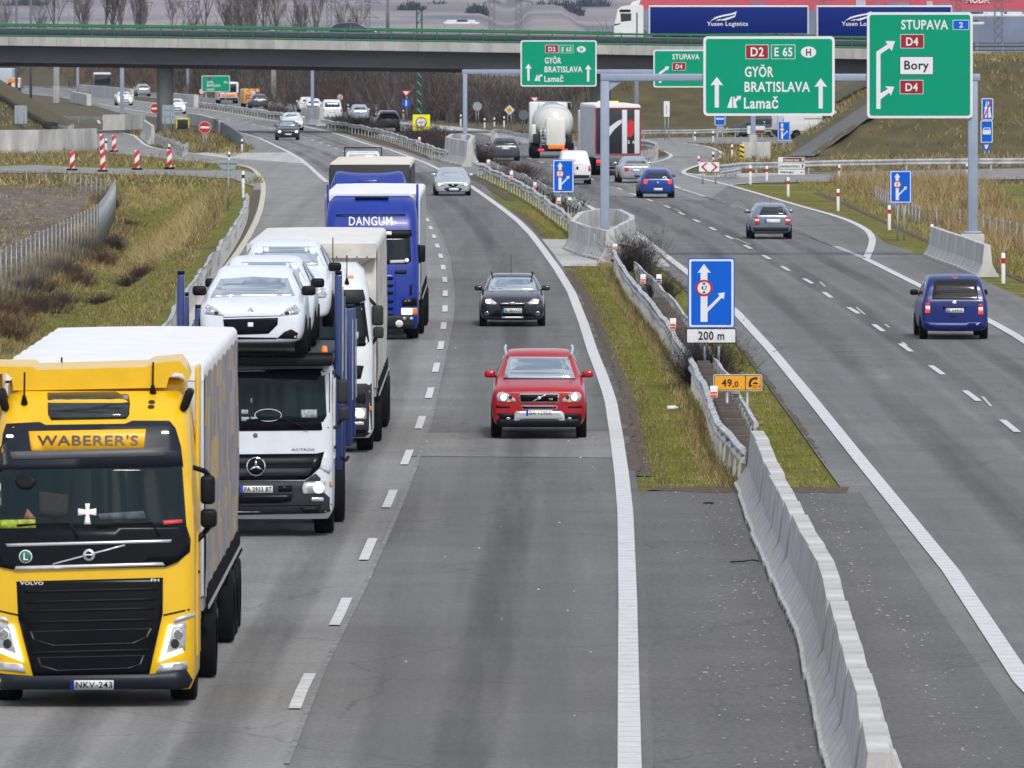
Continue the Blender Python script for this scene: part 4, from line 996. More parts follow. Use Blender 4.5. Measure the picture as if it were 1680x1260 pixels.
st_ = v.patch(ell(42, 913, 11, 11, 18), px, WHT, 'round_sticker', .036, grid=6, parent=fp); v.patch(ell(42, 913, 9.4, 9.4, 18), px, mat('sticker_green', (.01, .16, .09), .5), 'sticker_face', .04, grid=6, parent=st_); v.text('L', (38.5, 907, 46, 919), px, WHT, 'lettering', .045, st_)
g = v.patch([(27, 954), (267.5, 947.5), (267, 1007), (245, 1106), (55, 1111), (30, 1015)], px, BLACKG, 'grille', .016, grid=20)
v.text('VOLVO', (33, 954, 71, 959.5), px, WHT, 'lettering', .028, g); v.text('FH', (247.5, 949.5, 261, 954), px, WHT, 'lettering', .028, g)
for lp in ([(49, 1036), (249, 1031), (242, 1045), (220, 1055), (87, 1059), (54, 1049)], [(61, 1079), (237, 1075), (231, 1090), (212, 1096), (92, 1100), (66, 1092)]):
    frame_patch(v, lp, px, MGREY, 'grille_frame', 3, .03, g)
for yy in (968, 985, 1000, 1018, 1068):
    v.patch([(40 + (yy - 968) * .12, yy + 1), (258 - (yy - 968) * .12, yy - 4), (258 - (yy - 968) * .12, yy), (40 + (yy - 968) * .12, yy + 5)], px, BLACK, 'grille_slat', .03, grid=25, parent=g)
for fl in (0, 1):
    q = (lambda p: p) if not fl else (lambda p: mirror(p, c))
    l = v.patch(q([(280, 1026), (306, 1018), (304, 1066), (262, 1085)]), px, LAMP, 'headlight', .012, grid=8)
    v.patch(q(ell(292, 1040, 8, 10, 14)), px, CHROME, 'reflector', .018, grid=5, parent=l); v.patch(q(ell(287, 1056, 7, 8, 14)), px, DGREY, 'reflector', .018, grid=5, parent=l)
    v.patch(q([(277, 1026), (284, 1025), (271, 1074), (299, 1064.5), (301, 1070), (261, 1086)]), px, LAMP_ON, 'led_strip', .024, grid=8, parent=l)
    v.patch(q([(281, 1024), (290, 1013), (320, 1004), (319, 1012), (288, 1021)]), px, SILVER, 'lamp_trim', .018, grid=8, parent=l)
    v.patch(q([(261, 1090), (308, 1085), (308, 1098), (256, 1104)]), px, LAMP, 'fog_lamp', .014, grid=8)
    v.patch(q([(268, 1008), (322, 996), (322, 999), (268, 1011)]), px, BLACK, 'panel_gap', .005, grid=10)
v.patch([(-20, 1103), (55, 1109), (245, 1106), (325, 1096), (326, 1122), (318, 1134), (150, 1138), (-20, 1136)], px, DK, 'bumper', .05, grid=20, deep=.06)
plate_part(v, (115, 1116, 186.5, 1131.5), px, 'NKV-243', off=.075)
# roof deflector wing
w_ = [(-22, 601), (55, 602), (60, 607), (240, 602), (250, 596), (296, 592), (306, 606), (311, 622), (306, 624), (299, 613), (287, 611), (277, 620), (273, 636), (22, 641), (19, 620), (10, 612), (-2, 614), (-10, 626), (-20, 630)]
b = MB(); lp = [v.I @ PY(x, y, 108.9) for x, y in w_]; b.prism(lp, (0, .75, .06), YEL); b.build('roof_wing', v.root)
b = MB(); b.rbox((0, 1.75, 3.72), (2.2, .8, .5), .1, YEL); b.build('roof_fairing', v.root)
for s in (-1, 1):
    b = MB(); b.rbox((s * 1.22, 2.25, 2.5), (.05, .75, 3.2), .02, YEL); b.build('side_fairing', v.root)
    b = MB(); b.rbox((s * 1.13, 1.02, 3.72), (.10, .55, .28), .04, BLACK, ry=s * .35); b.build('roof_horn_cover', v.root)
for xx, yy in ((40, 662), (251, 645), (101, 637)):
    p = v.hit(px(xx, yy)); b = MB(); b.cyl(p, p + Vector((0, -.06, .10)), .045, BLACK, .02); b.tube([p + Vector((0, -.04, .08)), p + Vector((0, .05, .38))], .012, BLACK); b.build('aerial', v.root)
for xx, yy in ((249, 659), (248, 667)): v.patch(ell(xx, yy, 5.5, 3, 12), px, DGREY, 'roof_vent', .02, grid=4)
big_mirror(v, (329, 780), (353, 827), 108.5, [[(306, 770), (318, 767), (336, 773), (345, 784)], [(309, 900), (330, 880), (345, 862)]]); big_mirror(v, (329, 835), (356, 865), 108.5, None)
b = MB(); b.box((1.27, 1.0, 1.35), (.02, .9, 1.5), YEL); b.rbox((1.28, .65, 1.62), (.04, .16, .04), .01, BLACK); b.build('door', v.root)
b = MB(); b.box((0, 1.6, .75), (2.3, 2.2, .9), UNDER); b.build('underbody', v.root)
truck_wheels(v.root, 1.35, 1.25); truck_wheels(v.root, 5.1, 1.25, dual=True)
trailer(v, 3.05, 16.65, 1.275, 4.10, MOS, WROOF, GWALL)

# ---- car transporter
WCAB = car_paint('white_cab_paint', (.66, .69, .73), .3)
v = truck('car_transporter', 'white and grey car transporter with blue posts carrying white cars', 420, 143.8,
          [(.30, .10, 1.7, 1.17, .2, .05), (.42, .0, 1.7, 1.24, .22, .08), (1.1, .0, 1.8, 1.25, .22, .10), (1.55, .05, 1.85, 1.25, .22, .10), (1.85, .08, 1.9, 1.25, .22, .10), (2.68, .24, 1.9, 1.23, .22, .10), (2.78, .35, 1.9, 1.20, .22, .08), (2.82, .55, 1.9, 1.1, .22, .05)], WCAB)
trans = v; z8 = zm_(360, 560, 4.); px = v.px_ray; c = 420.
sr = v.patch([(300, 608), (545, 604), (547, 690), (540, 702), (526, 706), (314, 708), (300, 704), (293, 692)], px, BLACKG, 'windscreen_surround', .010, grid=16)
ws = v.patch([(308, 611), (532.5, 608), (536, 682), (530, 692), (312, 695), (304, 686)], px, WSTR, 'windscreen', .016, grid=16, parent=sr)
for u0, w0, u1, w1 in ((396, 672, 407, 679), (396, 684, 409, 691), (411, 684, 421, 690), (494, 672, 520, 685), (411, 653, 414, 661)):
    v.patch([(u0, w0), (u1, w0), (u1, w1), (u0, w1)], px, mat('dash_card', (.45, .52, .54), .7, var=.6, vscale=20), 'dash_card', .022, grid=8, parent=ws)
b = MB(); b.tube([v.hit(px(440 + 22 * math.cos(t), 681 + 10 * math.sin(t))) + Vector((0, -.03, 0)) for t in [k * .35 for k in range(19)]], .006, WHT, 4); b.build('coiled_cable', v.root)
b = MB(); b.tube([v.hit(px(x, y)) + Vector((0, -.05, 0)) for x, y in ((404, 689), (465, 686), (505, 704))], .016, BLACK, 5); b.build('wiper', v.root)
v.patch([(300, 746), (519, 744), (532, 741), (531, 752), (524, 768), (510, 781), (500, 787), (300, 789)], px, BLACKG, 'grille', .012, grid=16)
for y0, y1, xr in ((752, 762, 517), (769, 782, 512)): v.patch([(300, y0), (xr, y0 - 1), (xr - 5, y1 - 1), (300, y1)], px, DGREY, 'grille_slat', .026, grid=20)
bd = v.patch(ell(420, 765, 16, 16, 24), px, CHROME, 'star_badge', .035, grid=6); v.patch(ell(420, 765, 14, 14, 24), px, BLACKG, 'badge_back', .04, grid=6, parent=bd)
for k in range(3):
    a = R(-90 + 120 * k); d = Vector((math.cos(a), math.sin(a))); n = Vector((-d.y, d.x)); o = Vector((420, 765))
    v.patch([tuple(o + n * 2.6), tuple(o + d * 14.5), tuple(o - n * 2.6)], px, CHROME, 'star_point', .046, grid=8, parent=bd)
v.text('ACTROS', (478, 735.5, 516, 739.5), px, MGREY, 'lettering', .014)
v.patch(ell(419, 714, 3.8, 3.6, 14), px, MGREY, 'bonnet_badge', .014, grid=3)
bp = v.patch([(293, 788), (500, 789), (517, 777), (547, 783), (547, 842), (300, 847)], px, DGREY, 'bumper', .03, grid=16, deep=.05)
v.patch([(392, 812), (481, 811), (477, 823), (460, 825), (392, 826)], px, BLACKG, 'air_intake', .04, grid=12, parent=bp)
v.patch([(457, 797), (479, 796), (479, 806), (457, 807)], px, BLACKG, 'tow_recess', .04, grid=12, parent=bp)
v.patch([(300, 830), (545, 827), (545, 829), (300, 832)], px, BLACK, 'bumper_line', .04, grid=20, parent=bp)
v.patch([(490, 833), (527, 831), (520, 841), (500, 842)], px, BLACK, 'step_recess', .04, grid=12, parent=bp)
for fl in (0, 1):
    q = (lambda p: p) if not fl else (lambda p: mirror(p, c))
    v.patch(q([(525, 767), (532, 741), (547, 746), (547, 776), (540, 777)]), px, WCAB, 'corner_panel', .024, grid=8)
    l = v.patch(q([(499, 791), (535, 788.5), (532, 810), (497, 810), (496, 800)]), px, LAMP, 'headlight', .042, grid=8)
    v.patch(q(ell(523, 800, 9, 9, 16)), px, LAMP_ON, 'lamp', .048, grid=5, parent=l)
    v.patch(q(rr(511, 816, 531, 822.5, 2)), px, LAMP, 'fog_lamp', .042, grid=6)
    v.patch(q(rr(541.5, 789, 547, 797.5, 1)), px, ORANGE, 'indicator', .042, grid=4)
plate_part(v, (394, 797, 447.5, 808.5), px, 'PA 2933 BT', off=.05)
big_mirror(v, (552.5, 622), (572, 662), 144.3, [[(541, 610), (550, 612), (558, 622)], [(545, 702), (553, 700), (560, 688)]], DGREY); big_mirror(v, (555, 666), (573, 690), 144.3, None, DGREY)
b = MB(); b.box((0, 1.2, .8), (2.2, 2.2, .9), UNDER); b.build('underbody', v.root)
b = MB()
for s in (-1, 1): b.rbox((s * 1.26, .95, 1.9), (.03, .9, 1.3), .01, WCAB); b.box((s * 1.28, .5, 1.45), (.03, .12, .05), BLACK)
b.build('door', v.root)
truck_wheels(v.root, 1.3, 1.25); truck_wheels(v.root, 4.6, 1.25, dual=True)
# deck and uprights
NAVY = car_paint('navy_steel_paint', (.014, .035, .15), .35)
b = MB(); b.rbox((0, 3.4, 2.88), (2.5, 7.4, .16), .04, BLACK); b.box((0, .1, 2.95), (2.5, .12, .12), BLACK); b.build('upper_deck', v.root)
b = MB(); b.box((0, 8.6, 1.0), (2.4, 14.5, .25), UNDER); b.box((0, 11.6, 2.55), (2.5, 8.8, .14), BLACK); b.build('trailer_deck', v.root)
for s in (-1, 1):
    for y, x, z1, wd in ((2.1, 1.30, 4.22, .13), (4.4, 1.31, 3.80, .12), (10.5, 1.31, 3.4, .13), (14., 1.31, 3.3, .13)):
        q = MB(); q.rbox((s * x, y, (z1 + 1.0) / 2), (.12, wd * 1.6, z1 - 1.0), .02, NAVY); q.box((s * (x + .075), y, z1 - .9), (.02, .05, 1.4), STEEL); q.cyl((s * x, y, z1), (s * x, y, z1 + .06), .06, BLACK); q.build('upright', v.root)
    q = MB(); q.cyl((s * 1.32, 2.2, 1.3), (s * 1.32, 3.0, 3.9), .045, STEEL); q.cyl((s * 1.32, 3.0, 1.9), (s * 1.32, 4.0, 1.9), .05, BLACK); q.tube([(s * 1.36, 1.9, 1.2), (s * 1.42, 2.2, 1.15), (s * 1.46, 2.3, 1.2)], .03, BLACK); q.build('hydraulic_ram', v.root)
p = v.I @ PY(532, 583, 144.6)
b = MB(); b.cyl(p, p + Vector((0, 0, .13)), .062, ORANGE, .05, 14); b.sphere(p + Vector((0, 0, .13)), (.05, .05, .03), ORANGE); b.cyl(p + Vector((0, 0, -.05)), p, .07, BLACK); b.build('beacon', v.root)
for y in (9.5, 10.8): truck_wheels(v.root, y, 1.25, .42)

# ---- white curtain-sider with an older cab
DW = mat('dirty_white_tarpaulin', (.66, .64, .58), .7, var=.28, vscale=1.3, col2=(.40, .38, .34)); DWR = mat('dirty_roof', (.74, .73, .69), .7, var=.12, vscale=1.)
WC2 = car_paint('cream_white_paint', (.68, .70, .72), .3)
v = truck('curtain_lorry', 'dirty white lorry with tall white cab between the transporter and the blue lorry', 506, 172.2,
          [(.30, .08, 1.8, 1.18, .2, .05), (.42, .0, 1.8, 1.25, .22, .08), (1.2, .0, 1.9, 1.25, .22, .10), (1.75, .06, 1.95, 1.25, .22, .10), (2.0, .1, 2., 1.25, .22, .10), (2.8, .3, 2.1, 1.21, .24, .10), (3.2, .42, 2.1, 1.14, .3, .12), (3.55, .75, 2.1, 1.05, .34, .12), (3.68, 1.1, 2.1, .9, .3, .08)], WC2)
px = v.px_ray; c = 508.; z7 = zm_(260, 360, 4.)
v.patch([(418, 477), (596, 475), (600, 492), (590, 497), (425, 499), (414, 494)], px, DGREY, 'sun_visor', .10, grid=12, deep=.08)
sr = v.patch([(414, 497), (598, 496), (606, 560), (598, 568), (420, 570), (410, 562)], px, BLACKG, 'windscreen_surround', .010, grid=12)
ws = v.patch([(420, 499), (592, 498), (598, 552), (592, 558), (424, 560), (416, 553)], px, WSTR, 'windscreen', .016, grid=12, parent=sr)
v.patch([(573, 545), (588, 544), (588, 556), (573, 556)], px, mat('white_card', (.6, .62, .62), .7, var=.4, vscale=15), 'dash_card', .022, grid=8, parent=ws)
for xx in (440, 575.5): v.patch(rr(xx - 4.5, 452, xx + 4.5, 456.5, 1), px, ORANGE, 'marker_lamp', .012, grid=4)
for xx, yy in ((546, 436), (569, 465)):
    p = v.hit(px(xx, yy)); b = MB(); b.cyl(p, p + Vector((0, -.05, .1)), .05, BLACK, .02); b.tube([p, p + Vector((0, .12, .55))], .01, BLACK); b.build('aerial', v.root)
v.patch([(530, 431.5), (545, 431.5), (545, 434), (530, 434)], px, BLACK, 'roof_hatch', .02, grid=4)
lo = v.patch([(404, 632), (610, 629), (610.5, 717), (404, 720)], px, DGREY, 'bumper', .02, grid=12, deep=.04)
for fl in (0, 1):
    q = (lambda p: p) if not fl else (lambda p: mirror(p, c))
    v.patch(q([(578, 599), (597, 600), (592, 621), (577, 623)]), px, BLACK, 'air_scoop', .014, grid=6)
    v.patch(q(rr(577, 645, 600, 661, 3)), px, BLACK, 'step_recess', .03, grid=6, parent=lo)
    l = v.patch(q(rr(578, 669, 601, 688, 3)), px, LAMP, 'headlight', .032, grid=6); v.patch(q(ell(590, 678.5, 8, 7, 14)), px, LAMP_ON, 'lamp', .038, grid=4, parent=l)
    v.patch(q(rr(581, 692, 597, 697.5, 1.5)), px, LAMP, 'fog_lamp', .032, grid=5); v.patch(q(rr(606, 666, 610, 674, 1)), px, ORANGE, 'indicator', .03, grid=3)
    v.patch(q([(577, 704), (604, 702), (600, 711), (577, 712)]), px, BLACK, 'air_intake', .032, grid=6, parent=lo)
v.patch([(420, 600), (560, 598), (556, 628), (424, 630)], px, BLACKG, 'grille', .012, grid=10)
big_mirror(v, (610, 501), (629, 534), 172.8, [[(596, 488), (606, 490), (616, 501)], [(607, 566), (612, 562), (618, 552)]], DGREY); big_mirror(v, (612, 536), (629.5, 555), 172.8, None, DGREY)
b = MB(); b.box((0, 1.2, .8), (2.2, 2.2, .9), UNDER); b.build('underbody', v.root)
truck_wheels(v.root, 1.4, 1.25); truck_wheels(v.root, 5.0, 1.25, dual=True)
trailer(v, 2.9, 16.4, 1.29, 4.04, DW, DWR, DW)
b = MB(); b.prism([(-1.28, 2.6, 4.02), (1.28, 2.6, 4.02), (1.28, 2.6, 3.74), (-1.28, 2.6, 3.74)], (0, .32, 0), DW); b.prism([(-1.2, 2.62, 3.74), (1.2, 2.62, 3.74), (.9, 2.80, 3.56), (-.9, 2.80, 3.56)], (0, .1, 0), DW)
for k in range(12): b.box((-1.1 + k * .2, 2.59, 3.76), (.02, .02, .03), BLACK)
b.build('roof_header', v.root)

# ---- blue lorry with lettering
LOB = car_paint('royal_blue_paint', (.002, .026, .27), .35, coat=.12)
v = truck('curtain_lorry', 'royal blue lorry with DANGUM on its tall cab front', 609, 234.6,
          [(.30, .08, 1.9, 1.18, .2, .05), (.42, .0, 1.9, 1.24, .22, .08), (1.3, .0, 2., 1.25, .22, .10), (1.9, .05, 2.1, 1.25, .22, .10), (2.1, .1, 2.1, 1.25, .22, .10), (2.85, .3, 2.1, 1.22, .24, .10), (3.0, .34, 2.2, 1.22, .26, .10), (3.3, .45, 2.2, 1.20, .28, .10), (3.62, .8, 2.2, 1.16, .3, .08), (3.76, 1.1, 2.2, 1.05, .3, .04)], LOB)
px = v.px_ray; c = 609.
v.text('DANGUM', (572.5, 355.5, 643.5, 370), px, WHT, 'lettering', .014, bold=.008)
v.patch([(551, 351.5), (665, 351), (665, 354.5), (551, 355)], px, BLACK, 'panel_gap', .008, grid=12)
v.patch([(548, 378), (675, 377), (676, 386), (670, 389), (550, 390)], px, BLACK, 'sun_visor', .03, grid=10)
v.patch(rr(631, 379.5, 642.5, 385.5, 1.2), px, WHT, 'number_disc', .045, grid=5)
ws = v.patch([(550, 390), (673, 388.5), (675, 428), (668, 433), (552, 435)], px, WSTR, 'windscreen', .010, grid=10)
v.patch(ell(667.5, 427, 3.6, 3.6, 12), px, WHT, 'round_sticker', .016, grid=3, parent=ws)
v.patch([(640, 427), (664, 426), (664, 431), (640, 432)], px, mat('white_card', (.6, .62, .62), .7), 'dash_card', .014, grid=6, parent=ws)
g = v.patch([(570, 450), (647, 449), (650, 460), (647, 520), (571, 522)], px, LOB, 'grille', .012, grid=10)
for y0 in (455, 467, 479, 493, 504.5, 515.5): v.patch([(572, y0), (646, y0 - .5), (644, y0 + 4.5), (574, y0 + 5)], px, BLACKG, 'grille_slot', .02, grid=14, parent=g)
v.patch(rr(648, 443.5, 667, 449.5, 2), px, BLACK, 'air_slot', .012, grid=6)
for fl in (0, 1):
    q = (lambda p: p) if not fl else (lambda p: mirror(p, c))
    l = v.patch(q(rr(658, 505, 686, 517, 2)), px, LAMP, 'headlight', .014, grid=6); v.patch(q(rr(659, 506, 676, 516, 2)), px, LAMP_ON, 'lamp', .02, grid=5, parent=l); v.patch(q(rr(677.5, 506, 685, 516, 1.5)), px, ORANGE, 'indicator', .02, grid=4, parent=l)
    v.patch(q([(659, 492), (684, 488), (684, 503), (660, 503)]), px, BLACKG, 'lamp_surround', .012, grid=6)
    v.patch(q([(672, 468), (676, 465), (676, 484), (672, 486)]), px, BLACK, 'door_handle', .014, grid=5)
bp = v.patch([(532, 520), (686, 517), (686, 536), (680, 540), (536, 541)], px, DGREY, 'bumper', .025, grid=10, deep=.05)
for xx in (663.5, 675.): v.patch(ell(xx, 522.5, 2.8, 2.6, 12), px, LAMP, 'fog_lamp', .035, grid=2, parent=bp)
v.patch(ell(655, 531, 6.3, 6., 16), px, WHT, 'round_disc', .035, grid=3, parent=bp)
big_mirror(v, (683.5, 402), (698, 430), 235.2, [[(674, 401), (682, 401), (690, 404)], [(677, 432), (684, 432), (690, 429)]], BLACK)
b = MB(); b.box((0, 1.2, .8), (2.2, 2.2, .9), UNDER); b.build('underbody', v.root)
b = MB(); b.rbox((0, 1.65, 3.70), (2.1, .7, .2), .08, LOB); b.rbox((0, 1.05, 3.76), (.9, .3, .06), .02, BLACK); b.build('roof_deflector', v.root)
for s in (-1, 1):
    b = MB(); b.rbox((s * 1.2, 2.4, 2.6), (.06, .7, 3.0), .02, LOB); b.build('side_fairing', v.root)
truck_wheels(v.root, 1.4, 1.25); truck_wheels(v.root, 5.0, 1.25, dual=True)
GYT = mat('grey_tarpaulin', (.42, .44, .46), .6, var=.15, vscale=1.)
trailer(v, 2.95, 16.5, 1.285, 3.87, GYT, WROOF, GWALL)

# ---- second blue lorry behind it, with a moulded roof deflector
v = truck('curtain_lorry', 'lorry with cream box and blue roof deflector behind the DANGUM lorry', 604, 276.5,
          [(.30, .08, 1.9, 1.18, .2, .05), (.42, .0, 1.9, 1.24, .22, .08), (1.3, .0, 2., 1.25, .22, .10), (2.1, .1, 2.1, 1.25, .22, .10), (2.85, .3, 2.1, 1.22, .24, .10), (3.05, .6, 2.2, 1.16, .26, .10), (3.1, .8, 2.2, 1.05, .26, .05)], LOB)
CRM = mat('cream_panel', (.80, .72, .60), .5, var=.15, vscale=1.); DKW = mat('dark_front_wall', (.02, .022, .026), .6)
trailer(v, 3.05, 16.6, 1.28, 4.02, DKW, CRM, DKW)
b = MB(); b.rbox((0, 3.0, 2.54), (2.54, .06, 2.84), .02, DKW); b.build('front_panel', v.root)
px = v.px_ray
v.patch([(553, 335), (658, 335), (660, 375), (550, 376)], px, WSTR, 'windscreen', .010, grid=10); v.patch([(572, 400), (640, 400), (640, 460), (572, 460)], px, BLACKG, 'grille', .012, grid=10)
plate_part(v, (592, 464, 618, 470), px, None)
rings = []
for k in range(17):
    t = -1 + k / 8; top = 3.72 + .14 * abs(t) ** 3 - (.55 * max(0, abs(t) - .86) / .14); rings.append([(t * 1.20, .75 + .12 * t * t, 3.05), (t * 1.19, .95 + .1 * t * t, 3.25), (t * 1.20, 1.6, max(top - .10, 3.1)), (t * 1.21, 2.1, top), (t * 1.2, 2.35, top - .02), (t * 1.18, 2.4, 3.05)])
b = MB(); b.loft(rings, LOB, True, True); b.build('roof_deflector', v.root)
b = MB(); b.rbox((0, 1.15, 3.38), (.70, .7, .36), .1, LOB, 3); b.build('roof_unit', v.root)
for s in (-1, 1):
    b = MB(); b.rbox((s * .62, .85, 3.10), (.5, .2, .10), .03, SILVER); b.build('roof_lamp_bar', v.root)
truck_wheels(v.root, 1.4, 1.25); truck_wheels(v.root, 5.0, 1.25, dual=True)
b = MB(); b.box((0, 1.2, .8), (2.2, 2.2, .9), UNDER); b.build('underbody', v.root)

# ---- small white cab with a dark frame
v = truck('flatbed_lorry', 'small white cab with a black roof frame behind the cream-box lorry', 594.5, 440,
          [(.30, .05, 1.5, .86, .2, .05), (.9, .0, 1.6, .92, .2, .08), (1.15, .35, 1.7, .92, .2, .08), (1.3, .6, 1.7, .90, .2, .08), (2.0, 1.1, 1.8, .82, .2, .06), (2.12, 1.3, 1.9, .75, .2, .04)], WHP)
px = v.px_ray; v.patch([(572.5, 257.5), (619.5, 257.5), (617, 247.5), (575, 247.5)], px, WSG, 'windscreen', .010, grid=5)
b = MB()
for s in (-1, 1): b.box((s * .92, 1.95, 1.65), (.05, .06, 1.3), BLACK)
b.box((0, 1.95, 2.28), (1.9, .06, .06), BLACK); b.box((0, 1.95, 1.05), (1.9, .06, .1), BLACK); b.build('roof_frame', v.root)
b = MB(); b.box((0, 3.5, .85), (1.9, 3.2, .1), DGREY); b.box((-.93, 3.5, 1.05), (.04, 3.2, .35), DGREY); b.box((.93, 3.5, 1.05), (.04, 3.2, .35), DGREY); b.box((0, 3.2, .6), (.9, 3.6, .25), UNDER); b.build('load_bed', v.root)
for y in (.9, 3.9): truck_wheels(v.root, y, .95, .34)
# ------------------------------------------------------------------ cars on the transporter
PWH = car_paint('pearl_white_paint', (.72, .76, .82), .25)
GCAR = 'white cars loaded on the transporter'
def loaded(label, px_c, Yf, z, tilt, cars_tmpl=True):
    L, W_, Z_ = 3.96, 1.74, 1.46
    X = (px_c - CX) * Yf / F
    root = thing('hatchback_car', label, 'car', (X, Yf + L / 2, z), 0, GCAR); root.rotation_euler = (tilt, 0, 0); v = Veh(root)
    st = stations('hatch', L, W_, Z_); v.st = st; v.setbody(car_body(st, PWH, root)); v.L = L; v.W = W_; v.Z = Z_; v.kind = 'hatch'
    for y in (-L / 2 + .75, L / 2 - .75):
        for s in (-1, 1): wheel(root, s * (W_ / 2 - .09), y, .30, .2)
    for s, ry in ((-1, v.left), (1, v.right)):
        for y in (-L / 2 + .75, L / 2 - .75): v.patch([(y + .35 * math.cos(t), .30 + .35 * math.sin(t)) for t in [math.pi * k / 12 for k in range(13)]] + [(y - .35, .2), (y + .35, .2)], ry, BLACK, 'wheel_arch', .004, grid=.12)
        v.patch([(-.62, 1.0), (-.05, 1.32), (.30, 1.35), (.30, 1.0)], ry, GLASS, 'side_window', .004, grid=.14); v.patch([(.38, 1.0), (.38, 1.35), (1.05, 1.30), (1.2, 1.04)], ry, GLASS, 'side_window', .004, grid=.14)
        mirror_part(v, s * (W_ / 2 + .02), -.72, 1.03, BLACK, 1.05)
    return v
v = loaded('white hatchback on the cab roof of the transporter, front one of the load', 413, 142.8, 2.96, R(-1.5))
z = zm_(260, 360, 4.); px = v.px_ray; c = 413.
v.patch(z((338, 516), (470, 506), (760, 500), (895, 502), (850, 386), (620, 374), (405, 390)), px, WSG, 'windscreen', .006, grid=8)
g = v.patch(z((424, 655), (784, 645), (782, 690), (722, 750), (518, 757), (430, 700)), px, BLACKG, 'grille', .008, grid=8)
v.patch(rr(406.5, 529, 415.5, 536, .5), px, WHT, 'label', .016, grid=4, parent=g)
v.patch(z((424, 640), (800, 630), (800, 634), (424, 645)), px, DGREY, 'bonnet_gap', .004, grid=10)
for fl in (0, 1):
    q = (lambda p: p) if not fl else (lambda p: mirror(p, c))
    l = v.patch(q(z((792, 632), (840, 588), (900, 556), (938, 600), (915, 622))), px, LAMP, 'headlight', .008, grid=5); v.patch(q(ell(482, 509, 6, 5, 12)), px, CHROME, 'reflector', .013, grid=3, parent=l); v.patch(q(ell(471, 513.5, 3.6, 3., 12)), px, DGREY, 'reflector', .013, grid=3, parent=l)
    v.patch(q(z((776, 782), (826, 738), (872, 720), (916, 746), (916, 786))), px, BLACK, 'fog_surround', .010, grid=6)
v.patch(z((520, 772), (776, 776), (776, 786), (520, 788)), px, BLACK, 'lower_grille', .008, grid=10)
b = MB(); e = [v.hit(px(411 + dx, 508 + dy)) + Vector((0, -.01, .004)) for dx, dy in ((-4, 3), (0, -3), (4, 3), (0, 1))]; b.tube(e, .012, SILVER, 5); b.build('badge', v.root)
v = loaded('white hatchback second in the load, just behind the front one', 431, 147.6, 2.98, R(1)); template_faces(v, 'off', None)
v = loaded('white hatchback standing highest on the transporter with a black door mirror', 464, 155.5, 3.05, R(2)); template_faces(v, 'off', None)
# ------------------------------------------------------------------ signs and gantries
SGREEN = mat('sign_green', (.0, .30, .160), .5, spec=.15, var=.07, vscale=.8); SBLUE = mat('sign_blue', (.003, .115, .60), .5, spec=.15, var=.06, vscale=1.); SWHITE = mat('sign_white', (.74, .75, .77), .5, var=.05, vscale=2.)
SRED = mat('sign_red', (.46, .008, .014), .45); SDRED = mat('sign_dark_red', (.28, .006, .01), .45); SYEL = mat('sign_yellow', (.78, .82, .02), .45); SORA = mat('sign_orange', (.82, .36, .012), .45); SBACK = mat('sign_back', (.33, .40, .43), .5, .3, var=.15, vscale=2.)
SBROWN = mat('sign_brown', (.17, .035, .015), .5); POSTM = mat('painted_post', (.30, .36, .46), .5, .1, var=.14, vscale=1.5); GAL = mat('galvanised_post', (.34, .36, .38), .5, .5, var=.2)
CONC = mat('barrier_concrete', (.60, .59, .56), .9, var=.40, vscale=.9, bump=.25, bscale=18, stretch=(1, 1, .35))
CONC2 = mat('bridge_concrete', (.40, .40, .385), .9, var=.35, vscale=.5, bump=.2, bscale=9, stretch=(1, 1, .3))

class Sign:
    """flat boards facing the traffic; photo pixels measured at the board's distance Y"""
    def __init__(s, name, label, Y, base, cat='road sign', group=None):
        s.Y = Y; s.root = thing(name, label, cat, base, 0, group); s.o = Vector(base)
    def p(s, x, y, d): return PY(x, y, s.Y) + Vector((0, -d, 0)) - s.o
    def board(s, loop, m, d, name, parent=None, t=.004, back=None):
        b = MB(); b.prism([s.p(x, y, d) for x, y in loop], (0, t, 0), m); return b.build(name, parent or s.root)
    def text(s, t, box, m, d, parent=None, name='lettering', bold=.022):
        vs, fs = text_geo(t, bold); x0, y0, x1, y1 = box; b = MB()
        b.add([s.p(x0 + (x1 - x0) * u, y1 + (y0 - y1) * w_, d) for u, w_ in vs], fs, m); return b.build(name, parent or s.root, fix=False)
    def posts(s, xs, ytop, zb=0., r=.035, d=-.05, m=None):
        for x in xs:
            a = s.p(x, ytop, d); b = MB(); b.cyl((a.x, a.y, zb), a, r, m or GAL, n=10); b.build('post', s.root)
def grd(px, py, z=0.): return P(px, py, z)
def arrow_up(cx, tip, bot, hw_, sw, hl): return [(cx, tip), (cx + hw_, tip + hl), (cx + sw, tip + hl * .93), (cx + sw, bot), (cx - sw, bot), (cx - sw, tip + hl * .93), (cx - hw_, tip + hl)]
def exit_symbol(s, x0, y0, x1, y1, d, par):
    u = lambda a: x0 + (x1 - x0) * a; w_ = lambda a: y0 + (y1 - y0) * a
    s.board([(u(0), w_(1)), (u(.27), w_(.08)), (u(.36), w_(.08)), (u(.36), w_(1))], SWHITE, d, 'road_symbol', par)
    s.board([(u(.43), w_(1)), (u(.43), w_(.08)), (u(.52), w_(.08)), (u(.54), w_(.30)), (u(.74), w_(.10)), (u(.64), w_(.02)), (u(1.), w_(.0)), (u(.94), w_(.40)), (u(.86), w_(.26)), (u(.62), w_(.55)), (u(.72), w_(1))], SWHITE, d, 'road_symbol', par)
def route_box(s, box, t, tb, m, par, d, edge=SWHITE, ink=SWHITE, r=1.2, e=.9):
    x0, y0, x1, y1 = box; o = s.board(rr(x0 - e, y0 - e, x1 + e, y1 + e, r), edge, d, 'route_box', par); f = s.board(rr(*box, r * .7), m, d + .004, 'route_face', o) ; s.text(t, tb, ink, d + .010, f)
    return o
